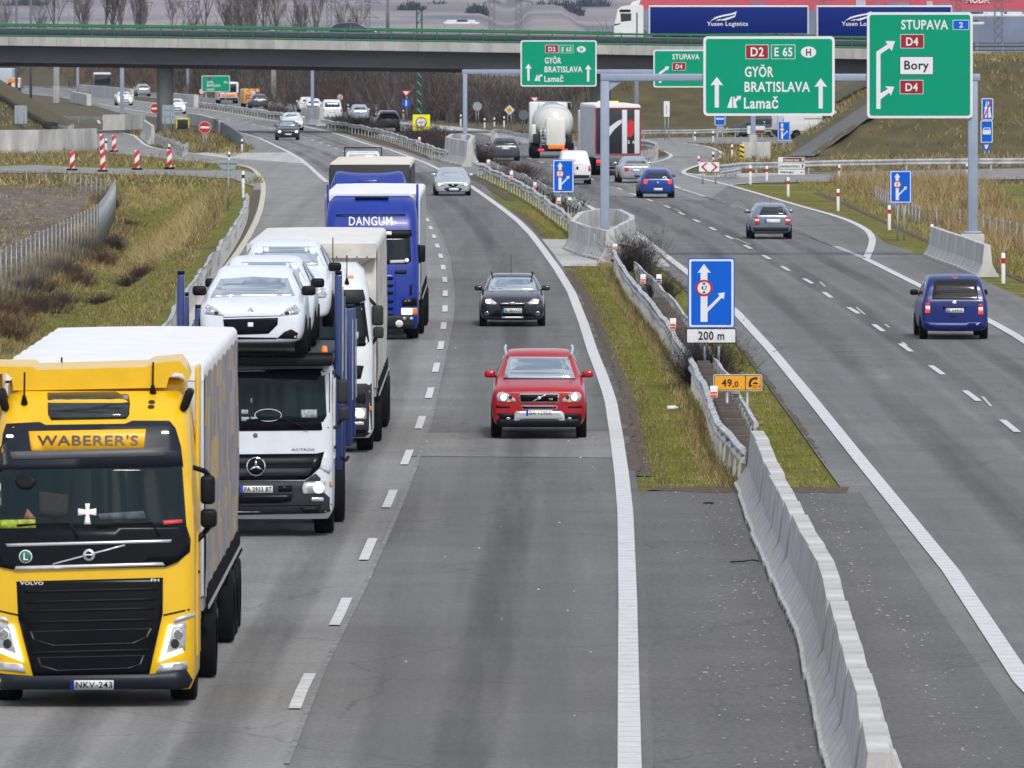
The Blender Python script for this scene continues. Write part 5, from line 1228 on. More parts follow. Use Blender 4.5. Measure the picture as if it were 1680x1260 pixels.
def green_panel(s, box, name='sign_panel', e=4.2, r=7):
    x0, y0, x1, y1 = box
    o = s.board(rr(x0, y0, x1, y1, r), SWHITE, 0, name, t=.06); g = s.board(rr(x0 + e, y0 + e, x1 - e, y1 - e, r * .6), SGREEN, .006, 'green_face', o)
    return o
# near gantry
YN = 318.
base = Vector(PY(992, 0, YN)); base.z = 0
s = Sign('sign_gantry', 'nearer grey steel gantry across the right carriageway carrying the two largest green signs', YN, base, 'gantry')
def bx(x0, y0, x1, y1, Y, dep, m, name, par, o):
    a = PY(x0, y1, Y) - o; c = PY(x1, y0, Y) - o; b = MB(); b.rbox(((a.x + c.x) / 2, a.y, (a.z + c.z) / 2), (c.x - a.x, dep, c.z - a.z), .03, m); return b.build(name, par)
bx(985, 121, 1608, 133, YN, .34, POSTM, 'beam', s.root, base)
for x0, x1 in ((985, 999.5), (1588, 1604)):
    a = PY(x0, 133, YN) - base; c = PY(x1, 133, YN) - base; b = MB(); b.rbox(((a.x + c.x) / 2, 0, a.z / 2), (c.x - a.x, .34, a.z), .03, POSTM); q = b.build('post', s.root)
    b = MB(); b.rbox(((a.x + c.x) / 2, 0, .92), (.62, .62, .10), .02, POSTM); b.rbox(((a.x + c.x) / 2, 0, .42), (.8, .8, .9), .03, CONC); b.build('footing', s.root)
    b = MB(); sg = 1 if x0 < 1200 else -1; xx = (a.x + c.x) / 2; b.prism([(xx + sg * .16, .1, a.z), (xx + sg * .62, .1, a.z), (xx + sg * .16, .1, a.z - .35)], (0, -.2, 0), POSTM); b.build('bracket', s.root)
s = Sign('direction_sign', 'largest green sign for Bratislava with D2 and E65 boxes on the nearer gantry', YN - .28, PY(1262, 190, YN - .28))
pn = green_panel(s, (1154, 59.5, 1369.5, 190))
route_box(s, (1224, 74, 1260, 96), 'D2', (1231.5, 77.5, 1253, 92.5), SDRED, pn, .012); route_box(s, (1266, 74, 1304, 96), 'E 65', (1270.5, 77.5, 1300, 92.5), SGREEN, pn, .012)
o = s.board(ell(1326.5, 85.5, 12.6, 9.2, 24), SWHITE, .012, 'country_oval', pn); s.text('H', (1322.5, 80, 1330.5, 91.5), INK, .018, o)
s.text('GYÖR', (1222, 105.5, 1269, 126.5), SWHITE, .014, pn); s.text('BRATISLAVA', (1221.5, 134, 1329, 151), SWHITE, .014, pn); s.text('Lamač', (1220.5, 158, 1277, 178.5), SWHITE, .014, pn)
s.board(arrow_up(1176, 126, 176.5, 10.5, 3.4, 14), SWHITE, .012, 'arrow', pn); s.board(arrow_up(1346.5, 128.5, 178, 10.5, 3.4, 14), SWHITE, .012, 'arrow', pn); exit_symbol(s, 1193, 157, 1216, 177, .012, pn)
s = Sign('direction_sign', 'tall green sign for Stupava with bent white arrow and white Bory box', YN - .28, PY(1509, 194, YN - .28))
pn = green_panel(s, (1422.5, 20, 1596, 194))
JNT = mat('panel_joint', (.004, .20, .11), .5)
for yj in (76, 126, 152): s.board([(1427.2, yj), (1591.4, yj), (1591.4, yj + .5), (1427.2, yj + .5)], JNT, .0085, 'panel_joint', pn)
s.text('STUPAVA', (1478.5, 32.5, 1555.5, 48.5), SWHITE, .014, pn); route_box(s, (1564, 33.5, 1589, 48), '2', (1573.5, 36.3, 1580, 45.2), SBLUE, pn, .012)
route_box(s, (1478, 57, 1515, 78.5), 'D4', (1486.5, 61.3, 1506.5, 75), SDRED, pn, .012); route_box(s, (1477, 132, 1514, 153.5), 'D4', (1485.5, 136.5, 1505.8, 149.5), SDRED, pn, .012)
route_box(s, (1477, 93.5, 1530.5, 121.7), 'Bory', (1483.5, 99.5, 1524, 118.8), SWHITE, pn, .012, INK, INK)
s.board([(1437.7, 178.6), (1437.7, 85), (1456, 72.8), (1452.3, 67.3), (1468.5, 67.5), (1463, 83.5), (1459.3, 78.6), (1444.6, 88.5), (1444.6, 153), (1456.8, 146), (1451.5, 141.5), (1467.3, 142.3), (1461.5, 157), (1458.8, 152), (1444.6, 163), (1444.6, 178.6)], SWHITE, .012, 'arrow', pn)
# far gantry
YF = 560.
base = Vector(PY(763, 0, YF)); base.z = 0
s = Sign('sign_gantry', 'farther grey steel gantry with smaller Bratislava and Stupava signs in front of the bridge', YF, base, 'gantry')
bx(758, 114, 1245, 121.5, YF, .3, POSTM, 'beam', s.root, base)
for x0, x1 in ((759.5, 766.5), (1231.5, 1239.5)):
    a = PY(x0, 121, YF) - base; c = PY(x1, 121, YF) - base; b = MB(); b.rbox(((a.x + c.x) / 2, 0, a.z / 2), (c.x - a.x, .28, a.z), .03, POSTM); b.build('post', s.root)
    b = MB(); b.rbox(((a.x + c.x) / 2, 0, .75), (.5, .5, 1.5), .03, CONC); b.build('footing', s.root)
s = Sign('direction_sign', 'smaller green Bratislava sign with D2 and E65 boxes on the farther gantry', YF - .28, PY(916, 142, YF - .28))
pn = green_panel(s, (854, 66, 979, 142), e=2.2, r=4)
route_box(s, (895, 74, 915.5, 86.5), 'D2', (899.5, 76.8, 911.3, 84.2), SDRED, pn, .02, e=.6); route_box(s, (918.3, 74.5, 940, 86.5), 'E 65', (921.3, 77, 937.5, 84.5), SGREEN, pn, .02, e=.6)
o = s.board(ell(953.8, 81, 7.4, 5.3, 20), SWHITE, .02, 'country_oval', pn); s.text('H', (951.6, 77.8, 956, 84.3), INK, .03, o)
s.text('GYÖR', (893.7, 92, 920.8, 104.5), SWHITE, .02, pn); s.text('BRATISLAVA', (893.5, 108.8, 955.3, 118.8), SWHITE, .02, pn); s.text('Lamač', (893, 123.5, 924.3, 134.5), SWHITE, .02, pn)
s.board(arrow_up(867, 104.5, 132.5, 5.6, 1.9, 8), SWHITE, .02, 'arrow', pn); s.board(arrow_up(965, 106, 134, 5.6, 1.9, 8), SWHITE, .02, 'arrow', pn); exit_symbol(s, 877, 122, 890, 133, .02, pn)
s = Sign('direction_sign', 'green Stupava sign partly hidden behind the largest green sign', YF - .28, PY(1135, 143, YF - .28))
pn = green_panel(s, (1072, 81.5, 1200, 143.5), e=2.2, r=4)
s.text('STUPAVA', (1103, 88.7, 1147.5, 97.7), SWHITE, .02, pn); route_box(s, (1103.5, 103, 1124.5, 115), 'D4', (1108.5, 105.5, 1119.5, 112.8), SDRED, pn, .02, e=.6)
s.board([(1081, 121), (1081, 119), (1092, 111.5), (1090, 109.3), (1098, 109), (1095.5, 116), (1094, 114), (1085, 121), (1085, 136), (1081, 136)], SWHITE, .02, 'arrow', pn)
# blue lane signs
def lane_sign(label, box, Y, posts, gz=0., small=False):
    x0, y0, x1, y1 = box; W_ = x1 - x0; A = (1129, 424, 1205, 538); k = W_ / 76; kv = (y1 - y0) / 114
    base = PY((x0 + x1) / 2, y1, Y); base.z = gz; s = Sign('lane_sign', label, Y, base, 'road sign', 'blue lane signs with a white forked arrow')
    q = lambda l: [(x0 + (a - 1129) * k, y0 + (b_ - 424) * kv) for a, b_ in l]
    pn = s.board(q(rr(1128.5, 423.5, 1205.5, 538, 4)), SBLUE, 0, 'sign_panel', t=.05); w_ = s.board(q(rr(1130.5, 425.3, 1203.5, 536.5, 3)), SWHITE, .004, 'white_border', pn); f = s.board(q(rr(1134, 428.5, 1200, 533.2, 2)), SBLUE, .008, 'blue_face', pn)
    s.board(q([(1155, 433), (1166, 447.5), (1160.6, 447), (1160.6, 505), (1180.5, 485.5), (1177.5, 481.5), (1189, 479.5), (1187.5, 491), (1184, 488.5), (1160.8, 512), (1160.8, 528), (1149.4, 528), (1149.4, 447), (1144.5, 447.5)]), SWHITE, .013, 'arrow', pn)
    d = s.board(q(ell(1155, 472.5, 14.2, 13.6, 24)), SRED, .018, 'limit_disc', pn); s.board(q(ell(1155, 472.5, 10.6, 10.2, 24)), SWHITE, .023, 'disc_face', d)
    s.text('4,7', (x0 + 21.5 * k, y0 + 44.5 * kv, x0 + 31 * k, y0 + 53 * kv), INK, .028, d)
    for yy, sg in ((464, 1), (481, -1)): s.board(q([(1152, yy), (1158, yy), (1155, yy + 4 * sg)]), INK, .028, 'height_mark', d)
    s.posts([x0 + W_ * .36, x0 + W_ * .66] if posts == 2 else [x0 + W_ / 2], y1 - 3, r=.03, d=-.09); return s
s = lane_sign('large blue lane sign above the 200 m plate in the median', (1129, 424, 1205, 538), 202, 2)
p2 = s.board(rr(1125.5, 538.5, 1208, 563.5, 2.5), INK, 0, 'distance_plate', t=.04); s.board(rr(1127.3, 540.2, 1206.3, 561.8, 1.5), SWHITE, .006, 'plate_face', p2); s.text('200 m', (1145.5, 543.5, 1188.5, 557.8), INK, .012, p2)
lane_sign('blue lane sign in the median left of the nearer gantry post', (907, 262, 941.5, 316), 398, 2)
lane_sign('blue lane sign on the right verge beside the gantry leg', (1460, 280, 1495.3, 333), 345, 2, -.3)
lane_sign('smallest blue lane sign in front of the white van', (1276, 199, 1296.5, 231), 556, 1)
# orange kilometre sign
Y = 179.5; base = PY(1211, 641, Y); base.z = 0
s = Sign('kilometre_sign', 'orange kilometre sign reading 49,0 with a telephone symbol beside the concrete barrier', Y, base)
pn = s.board(rr(1170.5, 614.5, 1250.5, 641.5, 3), SWHITE, 0, 'sign_panel', t=.04); bk = s.board(rr(1171.5, 615.5, 1249.5, 640.5, 2.4), INK, .003, 'black_border', pn); s.board(rr(1172.7, 616.6, 1222.3, 639.4, 1.6), SORA, .006, 'orange_face', pn); s.board(rr(1223.7, 616.6, 1248.3, 639.4, 1.6), SORA, .006, 'orange_face', pn)
s.text('49', (1184, 621.8, 1200.8, 634.6), INK, .011, pn); s.text(',0', (1201.8, 625.2, 1211.3, 636.8), INK, .011, pn)
s.board([(1228.2, 634), (1228, 628), (1231, 621.5), (1237, 618.8), (1242.5, 618.6), (1242.8, 622), (1240, 624), (1238.5, 621.6), (1233.5, 625), (1231.8, 630), (1233.8, 632), (1231.5, 636)], INK, .011, 'telephone_symbol', pn); s.board([(1234, 630), (1239, 626), (1245, 630)], INK, .011, 'telephone_symbol', pn); s.text('D2 P', (1235, 632, 1247.5, 637), SDRED, .011, pn)
s.posts([1193, 1226], 641, r=.035)
# yellow height warning
Y = 622; base = PY(691.5, 214, Y); base.z = 0
s = Sign('height_warning_sign', 'bright yellow square sign with a red ring in the median hedge', Y, base)
pn = s.board(rr(677.2, 188, 705.5, 214.5, 1), SYEL, 0, 'sign_panel', t=.05); d = s.board(ell(691, 201, 9.4, 9.2, 24), SRED, .01, 'ring', pn); s.board(ell(691, 201, 7.6, 7.4, 24), SWHITE, .02, 'ring_face', d); s.text('4,5', (687.5, 198.5, 694.5, 203), INK, .03, d)
for yy, sg in ((194.3, 1), (207.7, -1)): s.board([(689.3, yy), (692.7, yy), (691, yy + 2 * sg)], INK, .03, 'height_mark', d)
s.posts([687.5, 693.5], 214, r=.04)
Y = 600; s = Sign('kilometre_sign', 'small orange plate behind the hedge left of the farther gantry post', Y, grd(734, 246)); pn = s.board(rr(724, 222.3, 745.5, 229.8, .8), SORA, 0, 'sign_panel', t=.04); s.text('49,5', (728, 224.3, 735.5, 228), INK, .02, pn); s.board([(737.5, 228), (738, 225), (741, 224), (741.5, 228)], INK, .012, 'telephone_symbol', pn); s.posts([729, 740], 229, r=.03)
# motorway end, motor road, small plates
Y = 556; s = Sign('motorway_sign', 'pair of upright blue signs, motorway end above a white car, right of the gantry leg', Y, grd(1619, 262))
pn = s.board(rr(1610.5, 161.2, 1629.5, 196.6, 2), SWHITE, 0, 'sign_panel', t=.04); f = s.board(rr(1611.8, 162.6, 1628.2, 195.3, 1.4), SBLUE, .01, 'blue_face', pn)
s.board([(1613.5, 193), (1618.2, 166), (1619.4, 166), (1619.4, 193)], SWHITE, .02, 'road_symbol', pn); s.board([(1621.2, 193), (1621.2, 166), (1622.4, 166), (1626.8, 193)], SWHITE, .02, 'road_symbol', pn); s.board([(1614.5, 176), (1625.5, 176), (1625.5, 178.5), (1614.5, 178.5)], SWHITE, .024, 'bridge_symbol', pn); s.board([(1612.2, 195), (1614.4, 195), (1628.2, 163), (1626, 163)], SRED, .03, 'red_bar', pn)
pn = s.board(rr(1609, 197.6, 1628.6, 234, 2), SWHITE, 0, 'sign_panel', t=.04); s.board(rr(1610.4, 199, 1627.3, 232.6, 1.4), SBLUE, .01, 'blue_face', pn); s.board([(1612.5, 213.5), (1614, 209.2), (1623.7, 209.2), (1625.2, 213.5), (1625.6, 217.5), (1624.4, 220.6), (1613.2, 220.6), (1612, 217.5)], SWHITE, .02, 'car_symbol', pn); s.board([(1614, 212.8), (1615, 210.5), (1622.7, 210.5), (1623.7, 212.8)], SBLUE, .026, 'car_window', pn)
pn = s.board(rr(1613, 235.5, 1624, 246.2, .8), SBLUE, 0, 'small_plate', t=.04); s.board([(1615, 238), (1622, 237), (1619.5, 244), (1616.5, 244)], SWHITE, .01, 'plate_symbol', pn); s.posts([1615.5, 1622.5], 246, r=.04)
Y = 560; s = Sign('motor_road_sign', 'blue square sign just below the largest green sign', Y, grd(1181, 234)); pn = s.board(rr(1172.5, 176, 1190, 205.5, 1.5), SWHITE, 0, 'sign_panel', t=.04); s.board(rr(1173.6, 177, 1189, 204.6, 1), SBLUE, .01, 'blue_face', pn); s.board([(1175, 193.5), (1187.5, 193.5), (1187.5, 196), (1175, 196)], SWHITE, .016, 'symbol', pn); pl = s.board(rr(1176, 207, 1187, 215.5, 1), SBACK, 0, 'small_plate', t=.04); s.posts([1177.5, 1185.5], 206, r=.035)
Y = 650; s = Sign('info_sign', 'narrow white upright board with a faint arrow on the green bank', Y, grd(1094, 220)); pn = s.board(rr(1089, 166, 1098.6, 191.5, 1), SWHITE, 0, 'sign_panel', t=.04); s.board([(1092.5, 187), (1092.5, 174), (1093.5, 171), (1094.5, 174), (1094.5, 187)], mat('faint_blue', (.38, .42, .62), .5), .012, 'arrow', pn); s.posts([1091, 1096.5], 191, r=.03)
# direction boards brown and white
Y = 470; s = Sign('direction_boards', 'stacked brown and white direction boards on two posts at the exit island', Y, grd(1298, 300))
for y0, y1, m, t, ink, bx_ in ((257.8, 266.3, SBROWN, 'Kamenné mesto', SWHITE, (1287, 260.2, 1311, 264.4)), (268, 277, SWHITE, 'ZÁHORSKÁ BYSTRICA', INK, (1278.5, 270.2, 1312, 274.8)), (278.3, 286.6, SWHITE, 'Volkswagen', INK, (1279.5, 280.3, 1302, 284.8))):
    pn = s.board(rr(1276.8, y0, 1320.4, y1, .6), SWHITE, 0, 'sign_panel', t=.04)
    if m is SBROWN: s.board(rr(1285, y0 + .8, 1319.5, y1 - .8, .4), m, .006, 'brown_face', pn)
    s.text(t, bx_, ink, .014, pn); ax = 1316.8
    s.board([(ax - .9, y1 - 1.6), (ax - .9, y0 + 3.6), (ax - 2.2, y0 + 3.6), (ax, y0 + 1.2), (ax + 2.2, y0 + 3.6), (ax + .9, y0 + 3.6), (ax + .9, y1 - 1.6)] if y0 < 278 else [(1313, 281.8), (1317.5, 281.8), (1317.5, 283), (1313, 283)], ink, .014, 'arrow', pn)
s.posts([1289, 1307.5], 286, r=.03)
Y = 600; s = Sign('direction_boards', 'small white and brown boards behind the farther gantry leg', Y, grd(1244, 236)); pn = s.board(rr(1226, 206.5, 1255, 212.5, .5), SWHITE, 0, 'sign_panel', t=.04); pn = s.board(rr(1226, 213, 1255.5, 219.5, .5), SWHITE, 0, 'sign_panel', t=.04); s.board(rr(1237, 213.6, 1255, 219, .4), SBROWN, .01, 'brown_face', pn); s.posts([1230, 1250], 219, r=.03)
# chevron board
Y = 468; s = Sign('chevron_board', 'white board with two red chevrons at the nose of the exit island', Y, grd(1164, 302)); pn = s.board(rr(1147, 266.2, 1180, 281.5, .8), SWHITE, 0, 'sign_panel', t=.05)
for f in (0, 1):
    q = (lambda l: l) if not f else (lambda l: mirror(l, 1163.8))
    s.board(q([(1150, 273.7), (1158, 267), (1161.5, 267), (1154, 273.7), (1161.5, 281), (1158, 281)]), SRED, .012, 'chevron', pn)
s.posts([1153, 1174], 281, r=.04)
# round, triangular and other small signs
RINGW = {}
def round_sign(label, x, y, r, Yg, kind, gy, posts=None, extra=None):
    Y = Yof(gy); s = Sign('round_sign', label, Y, grd(x, gy), 'road sign')
    if kind == 'noentry':
        pn = s.board(ell(x, y, r, r, 24), SWHITE, 0, 'sign_disc', t=.04); s.board(ell(x, y, r * .94, r * .94, 24), SRED, .012, 'red_face', pn); s.board(rr(x - r * .72, y - r * .17, x + r * .72, y + r * .17, .3), SWHITE, .024, 'white_bar', pn)
    elif kind == 'back': s.board(ell(x, y, r, r, 24), SBACK, 0, 'sign_disc', t=.04)
    elif kind == 'ring':
        pn = s.board(ell(x, y, r, r, 20), SRED, 0, 'sign_disc', t=.04); s.board(ell(x, y, r * .74, r * .74, 20), SWHITE, .012, 'white_face', pn); s.text('4,5', (x - r * .45, y - r * .3, x + r * .45, y + r * .3), INK, .03, pn)
    s.posts(posts or [x - r * .25, x + r * .25], y + r * .5, r=.03); return s
round_sign('red no-entry disc on twin posts on the grass island near the bridge pillar', 336, 209, 9.8, 0, 'noentry', 249)
round_sign('red no-entry disc half hidden by the round bridge pillar', 254.5, 178, 8.3, 0, 'noentry', 200)
round_sign('grey round sign back on twin posts right of the farther gantry post', 783, 174.5, 7.4, 0, 'back', 208)
round_sign('grey round sign back beside the silo tanker', 859, 188.5, 8.2, 0, 'back', 218)
round_sign('small white disc with red ring left of the bright verge slope under the bridge', 558, 159.5, 5.8, 0, 'ring', 186)
round_sign('small white disc with red ring below the farthest green sign', 331, 150, 5.0, 0, 'ring', 172)
def yield_sign(label, x, y, w_, gy, by, blue):
    Y = Yof(gy); s = Sign('give_way_sign', label, Y, grd(x, gy)); h_ = w_ * .78
    pn = s.board([(x - w_, y - h_ * .5), (x + w_, y - h_ * .5), (x, y + h_)], SRED, 0, 'triangle', t=.03); s.board([(x - w_ * .62, y - h_ * .32), (x + w_ * .62, y - h_ * .32), (x, y + h_ * .62)], SWHITE, .012, 'white_face', pn)
    d = s.board(ell(x + blue[1], by, blue[0], blue[0], 20), SBLUE, 0, 'blue_disc', t=.03)
    s.board([(x + blue[1] - 1, by - 4.5), (x + blue[1] + 1, by - 4.5), (x + blue[1] + 1, by + 4.5), (x + blue[1] - 1, by + 4.5)] if blue[2] else [(x + blue[1] - 4.5, by - 1), (x + blue[1] + 4.5, by - 1), (x + blue[1] + 4.5, by + 1), (x + blue[1] - 4.5, by + 1)], SWHITE, .012, 'bar', d); s.posts([x + blue[1] + 1], y, r=.04)
yield_sign('give-way triangle above a blue disc left of the green lattice column', 666.5, 152, 8.8, 200, 169, (7, 0, 1)); yield_sign('give-way triangle above a blue disc behind the silo tanker', 877, 162.5, 8.3, 222, 182.5, (6.5, -2, 0))
Y = Yof(214); s = Sign('priority_sign', 'orange and white diamond sign on twin posts', Y, grd(836, 214)); pn = s.board([(827, 180.5), (836, 172), (844.5, 180.5), (836, 189)], SWHITE, 0, 'diamond', t=.03); s.board([(831, 180.5), (836, 175.8), (840.6, 180.5), (836, 185.2)], SORA, .012, 'orange_face', pn); s.posts([833, 838.5], 186, r=.03)
def back_sign(label, loop, gy, posts, rails, gx=None):
    Y = Yof(gy); x = sum(p[0] for p in loop) / len(loop); s = Sign('road_sign', label, Y, grd(x, gy)); s.board(loop, SBACK, 0, 'sign_panel', t=.03)
    for (x0, y0, x1, y1) in rails: s.board([(x0, y0), (x1, y0), (x1, y1), (x0, y1)], GAL, .04, 'mounting_rail', t=.03)
    s.posts(posts, loop[0][1] + 2, r=.032, d=.07); return s
back_sign('grey back of a triangular sign on one post by the slip road', [(355.5, 263), (393.5, 263), (374.5, 294)], 345, [374.5], [(360, 267, 389, 268.2), (366, 277.2, 383, 278.4), (370, 286.5, 379, 287.5)])
back_sign('pale back of a rectangular sign on twin posts at the left edge', rr(24, 173, 44.5, 203, 1), 222, [29.5, 40], [])
back_sign('pale back of a rectangular sign in front of the round bridge pillar', rr(266, 172.3, 287, 202.8, 1), 232, [270.5, 281], [(268, 180, 285, 181), (268, 190, 285, 191)])
back_sign('low grey sign back above the concrete parapet', rr(65, 217, 106, 224.8, .6), 232, [74, 100], [])
Y = 900; s = Sign('direction_sign', 'farthest green sign under the bridge beside the white coach', Y, grd(354, 178)); pn = s.board(rr(330.8, 124, 377.3, 150.5, 1.5), SWHITE, 0, 'sign_panel', t=.06); s.board(rr(331.8, 125, 376.3, 149.5, 1), SGREEN, .03, 'green_face', pn); s.board(rr(341, 127, 347, 130.5, .3), SDRED, .05, 'route_box', pn); s.text('GYÖR', (339.5, 132.3, 350.5, 137), SWHITE, .05, pn); s.text('BRATISLAVA', (339.5, 138.3, 362, 142.3), SWHITE, .05, pn); s.text('Lamač', (339.5, 144.2, 351.5, 148.3), SWHITE, .05, pn); s.text('700 m', (367, 133, 375, 137), SWHITE, .05, pn); s.posts([338, 370], 150, r=.06)
# slim gantry legs beyond the bridge
for lab, x, yb, w_ in (('slim grey gantry leg in front of the white car at the left', 200.3, 190, 6.4), ('slim grey gantry leg left of the concrete wall', 127.6, 156, 4.2), ('slim grey gantry leg right of the round pillar', 308, 156, 4.4), ('grey gantry leg rising from the median block under the bridge', 512.5, 195, 5.2), ('grey gantry leg behind the curtain-sided trailer', 1044.5, 214, 6.6)):
    Y = Yof(yb); p = P(x, yb); wd = w_ * Y / F; b = MB(); b.rbox((0, 0, 4.0), (wd, wd, 8.0), .02, POSTM); o = b.build('gantry_leg', None, p); tag(o, lab, 'gantry leg', 'gantry legs beyond the bridge')
# ------------------------------------------------------------------ guardrails, concrete barriers, marker posts
RAILM = mat('guardrail_steel', (.62, .63, .63), .5, .3, var=.42, vscale=1.6, col2=(.36, .355, .345))
WPROF = [(.0, .31), (.02, .30), (.085, .268), (.085, .222), (.0, .155), (.085, .088), (.085, .042), (.02, .01), (.0, 0)]
def guardrail(name_label, path, zt=.75, side=1, post_step=2., wav=.02, scale=1., group=None, spacer=False, mm=None, zb=0.):
    """W-beam swept along a path (points on the ground), facing `side` (+1 = right of the direction of travel)"""
    path = resample(path, 1.0); root = thing('guardrail', name_label, 'guardrail', path[0].copy(), 0, group); o = path[0]; ph = RND.random() * 9
    rings = []
    for i, p in enumerate(path):
        t = path[min(i + 1, len(path) - 1)] - path[max(i - 1, 0)]; t.z = 0; t.normalize(); n = Vector((t.y, -t.x, 0)) * side
        jl = wav * (math.sin(i * .37 + ph) + .7 * math.sin(i * .93 + 2 * ph)); jz = wav * (math.sin(i * .29 + 1.3 * ph) + .8 * math.sin(i * .71 + ph))
        rings.append([p - o + n * (d * scale + jl) + Vector((0, 0, zt - .31 * scale + z * scale + jz)) for d, z in WPROF] + [p - o + n * (jl - .012) + Vector((0, 0, zt - .31 * scale + jz)), p - o + n * (jl - .012) + Vector((0, 0, zt + jz))])
    b = MB(); b.loft(rings, mm or RAILM, True, True, False); bo = b.build('beam', root)
    b = MB()
    for i in range(2, len(path), 3):      # lap joints
        r = rings[i]; q = rings[min(i + 1, len(rings) - 1)]; d = (q[0] - r[0]).normalized() if len(rings) > i + 1 else Vector((0, 1, 0))
        c = sum(r[:9], Vector()) / 9; b.loft([[c + (v_ - c) * 1.025 - d * .018 for v_ in r], [c + (v_ - c) * 1.025 + d * .018 for v_ in r]], DGREY, True, True)
    if b.v:
        jo = b.build('joint', root); jo['kind'] = 'stuff'
    L_ = plen(path); n = int(L_ / post_step); ms = None; st = max(1, n // 90)
    for k in range(0, n, st):
        p, t = along(path, k * post_step + .3)
        if ms is None:
            b = MB(); b.box((0, 0, zt / 2 - .06), (.06, .10, zt - .1), RAILM); b.box((0, 0, zt - .16), (.12, .1, .18), RAILM); q = b.build('post', root); ms = q.data
        else: q = bpy.data.objects.new('post', ms); COL.objects.link(q); q.parent = root
        q.location = p - o + Vector((0, 0, zb)); q.rotation_euler = (0, 0, math.atan2(-t.x, t.y))
    return root
ZR = .75
nearL = smooth_path([P(x, y, ZR) for x, y in [(1222, 733), (1205, 715), (1185, 698), (1173, 673), (1165, 650), (1160, 632), (1150, 613), (1138, 592), (1125, 570), (1108, 547), (1095, 525), (1078, 503), (1060, 482), (1045, 465), (1032, 450), (1018, 428), (1007, 408)]], 1)
SPC = mat('spacer_timber', (.12, .10, .085), .8, var=.45, vscale=3.)
def g0(l): return [Vector((p.x, p.y, 0)) for p in l]
nearL = g0(nearL)
guardrail('battered guardrail along the left of the median from concrete barrier to concrete ring', nearL, ZR, -1, 2., .016, 1.)
nr_ = g0(smooth_path([P(x, y, ZR) for x, y in [(1236, 694), (1226, 672), (1215, 652), (1200, 628), (1182, 601), (1160, 570), (1140, 540), (1126, 520), (1112, 502), (1102, 489), (1088, 474), (1072, 459), (1056, 443), (1040, 428)]], 1))
guardrail('guardrail on the right side of the median behind the bushes and the large blue sign', nr_, ZR, 1, 2., .015)
gr_ = kids(bpy.data.objects['guardrail'])[0].parent; ms = None
for k in range(44):
    p, t = along(nearL, 1.5 + k * 2.05); xr_ = float(np.interp(p.y, [q.y for q in nr_], [q.x for q in nr_])); wd = max(.3, xr_ - p.x - .22)
    b = MB(); b.rbox((0, 0, 0), (wd, .10, .34 + .05 * (k % 3)), .01, SPC); q = b.build('spacer', gr_); q.location = Vector(((p.x + xr_) / 2, p.y, .48 + .04 * (k % 2))) - gr_.location
guardrail('median guardrail between the two gantry blocks on the left side', g0(smooth_path([P(x, y, ZR) for x, y in [(947, 362), (929, 347.5), (903, 329.5), (878, 310.5), (838, 290), (811, 277.5), (792, 269.5), (775, 263.5)]], 1)), ZR, -1, 4., .03, 1.1)
guardrail('median guardrail between the two gantry blocks on the right side', g0(smooth_path([P(x, y, ZR) for x, y in [(972, 349), (950, 334), (925, 320), (900, 306), (870, 291), (840, 278), (815, 268), (800, 262)]], 1)), ZR, 1, 4., .03)
guardrail('median guardrail with weathered beam running up to the far concrete block', g0(smooth_path([P(x, y, ZR) for x, y in [(735, 247.5), (691, 233), (648, 218.6), (620, 210.5), (586, 204.5), (560, 200), (528, 195.5)]], 1)), ZR, -1, 4., .03)
guardrail('median guardrail far away under the bridge below the white-roofed dark car', g0(smooth_path([P(x, y, ZR) for x, y in [(500, 191), (470, 185.5), (430, 180.5), (400, 176.5), (365, 171.5), (326, 167)]], 1)), ZR, -1, 4., .03)
lg = g0(smooth_path([P(x, y, .8) for x, y in [(262, 548), (283, 516), (300, 487), (320, 459), (340, 431), (358, 407), (375, 385), (389, 364), (400, 344), (406, 327), (407, 316)]], 1))
guardrail('long curving guardrail beside the slip road on the left bank', lg, .80, -1, 2., .03, 1.35)
guardrail('guardrail falling to the ground beside the round bridge pillar', [Vector((p.x, p.y, 0)) for p in [P(x, y, .75) for x, y in [(254, 219), (270, 225), (291, 230.5), (300, 238)]]] + [P(309, 252)], .75, -1, 2., .02)
guardrail('guardrail with a sloped end at the far left below the pale sign back', g0([P(x, y, .75) for x, y in [(-30, 194), (0, 195.5), (45, 198), (91, 200.5), (110, 207)]]) + [P(123, 217)], .75, -1, 2., .01)
guardrail('long straight guardrail at the far left running into a concrete block', g0([P(x, y, .75) for x, y in [(-30, 187), (0, 187.5), (80, 189.5), (168, 191.5)]]), .75, -1, 3., .01)
guardrail('dark guardrail across the far left behind the slim gantry leg', g0([P(x, y, .75) for x, y in [(20, 139), (60, 142), (90, 145.5), (126, 148)]]), .75, -1, 3., .01)
DKR = mat('dark_steel_rail', (.16, .20, .25), .5, .4, var=.3)
def wall(label, pts, h_, th, m, name='concrete_wall', cat='wall', z0=0.):
    """upright wall of photo-traced foot points"""
    g = [P(x, y) for x, y in pts]; b = MB(); l = offs(g, -th / 2); r = offs(g, th / 2)
    rings = [[Vector((a.x, a.y, z0)), Vector((a.x, a.y, z0 + h_)), Vector((c.x, c.y, z0 + h_)), Vector((c.x, c.y, z0))] for a, c in zip(l, r)]
    b.loft(rings, m, True, True, False); o = b.build(name); tag(o, label, cat); return o
wall('dark steel edge barrier at the tip of the grass island', [(363, 221), (378, 230), (392, 241), (398, 247)], 1.0, .12, DKR, 'edge_barrier', 'barrier')
wall('grey concrete edge wall beyond the no-entry disc', [(310, 205), (330, 208), (350, 214), (363, 221)], 1.0, .3, CONC)
wall('concrete end wall with flat top beside the slim gantry leg', [(169, 213.5), (200, 213.5), (234, 212)], 1.25, .5, CONC)
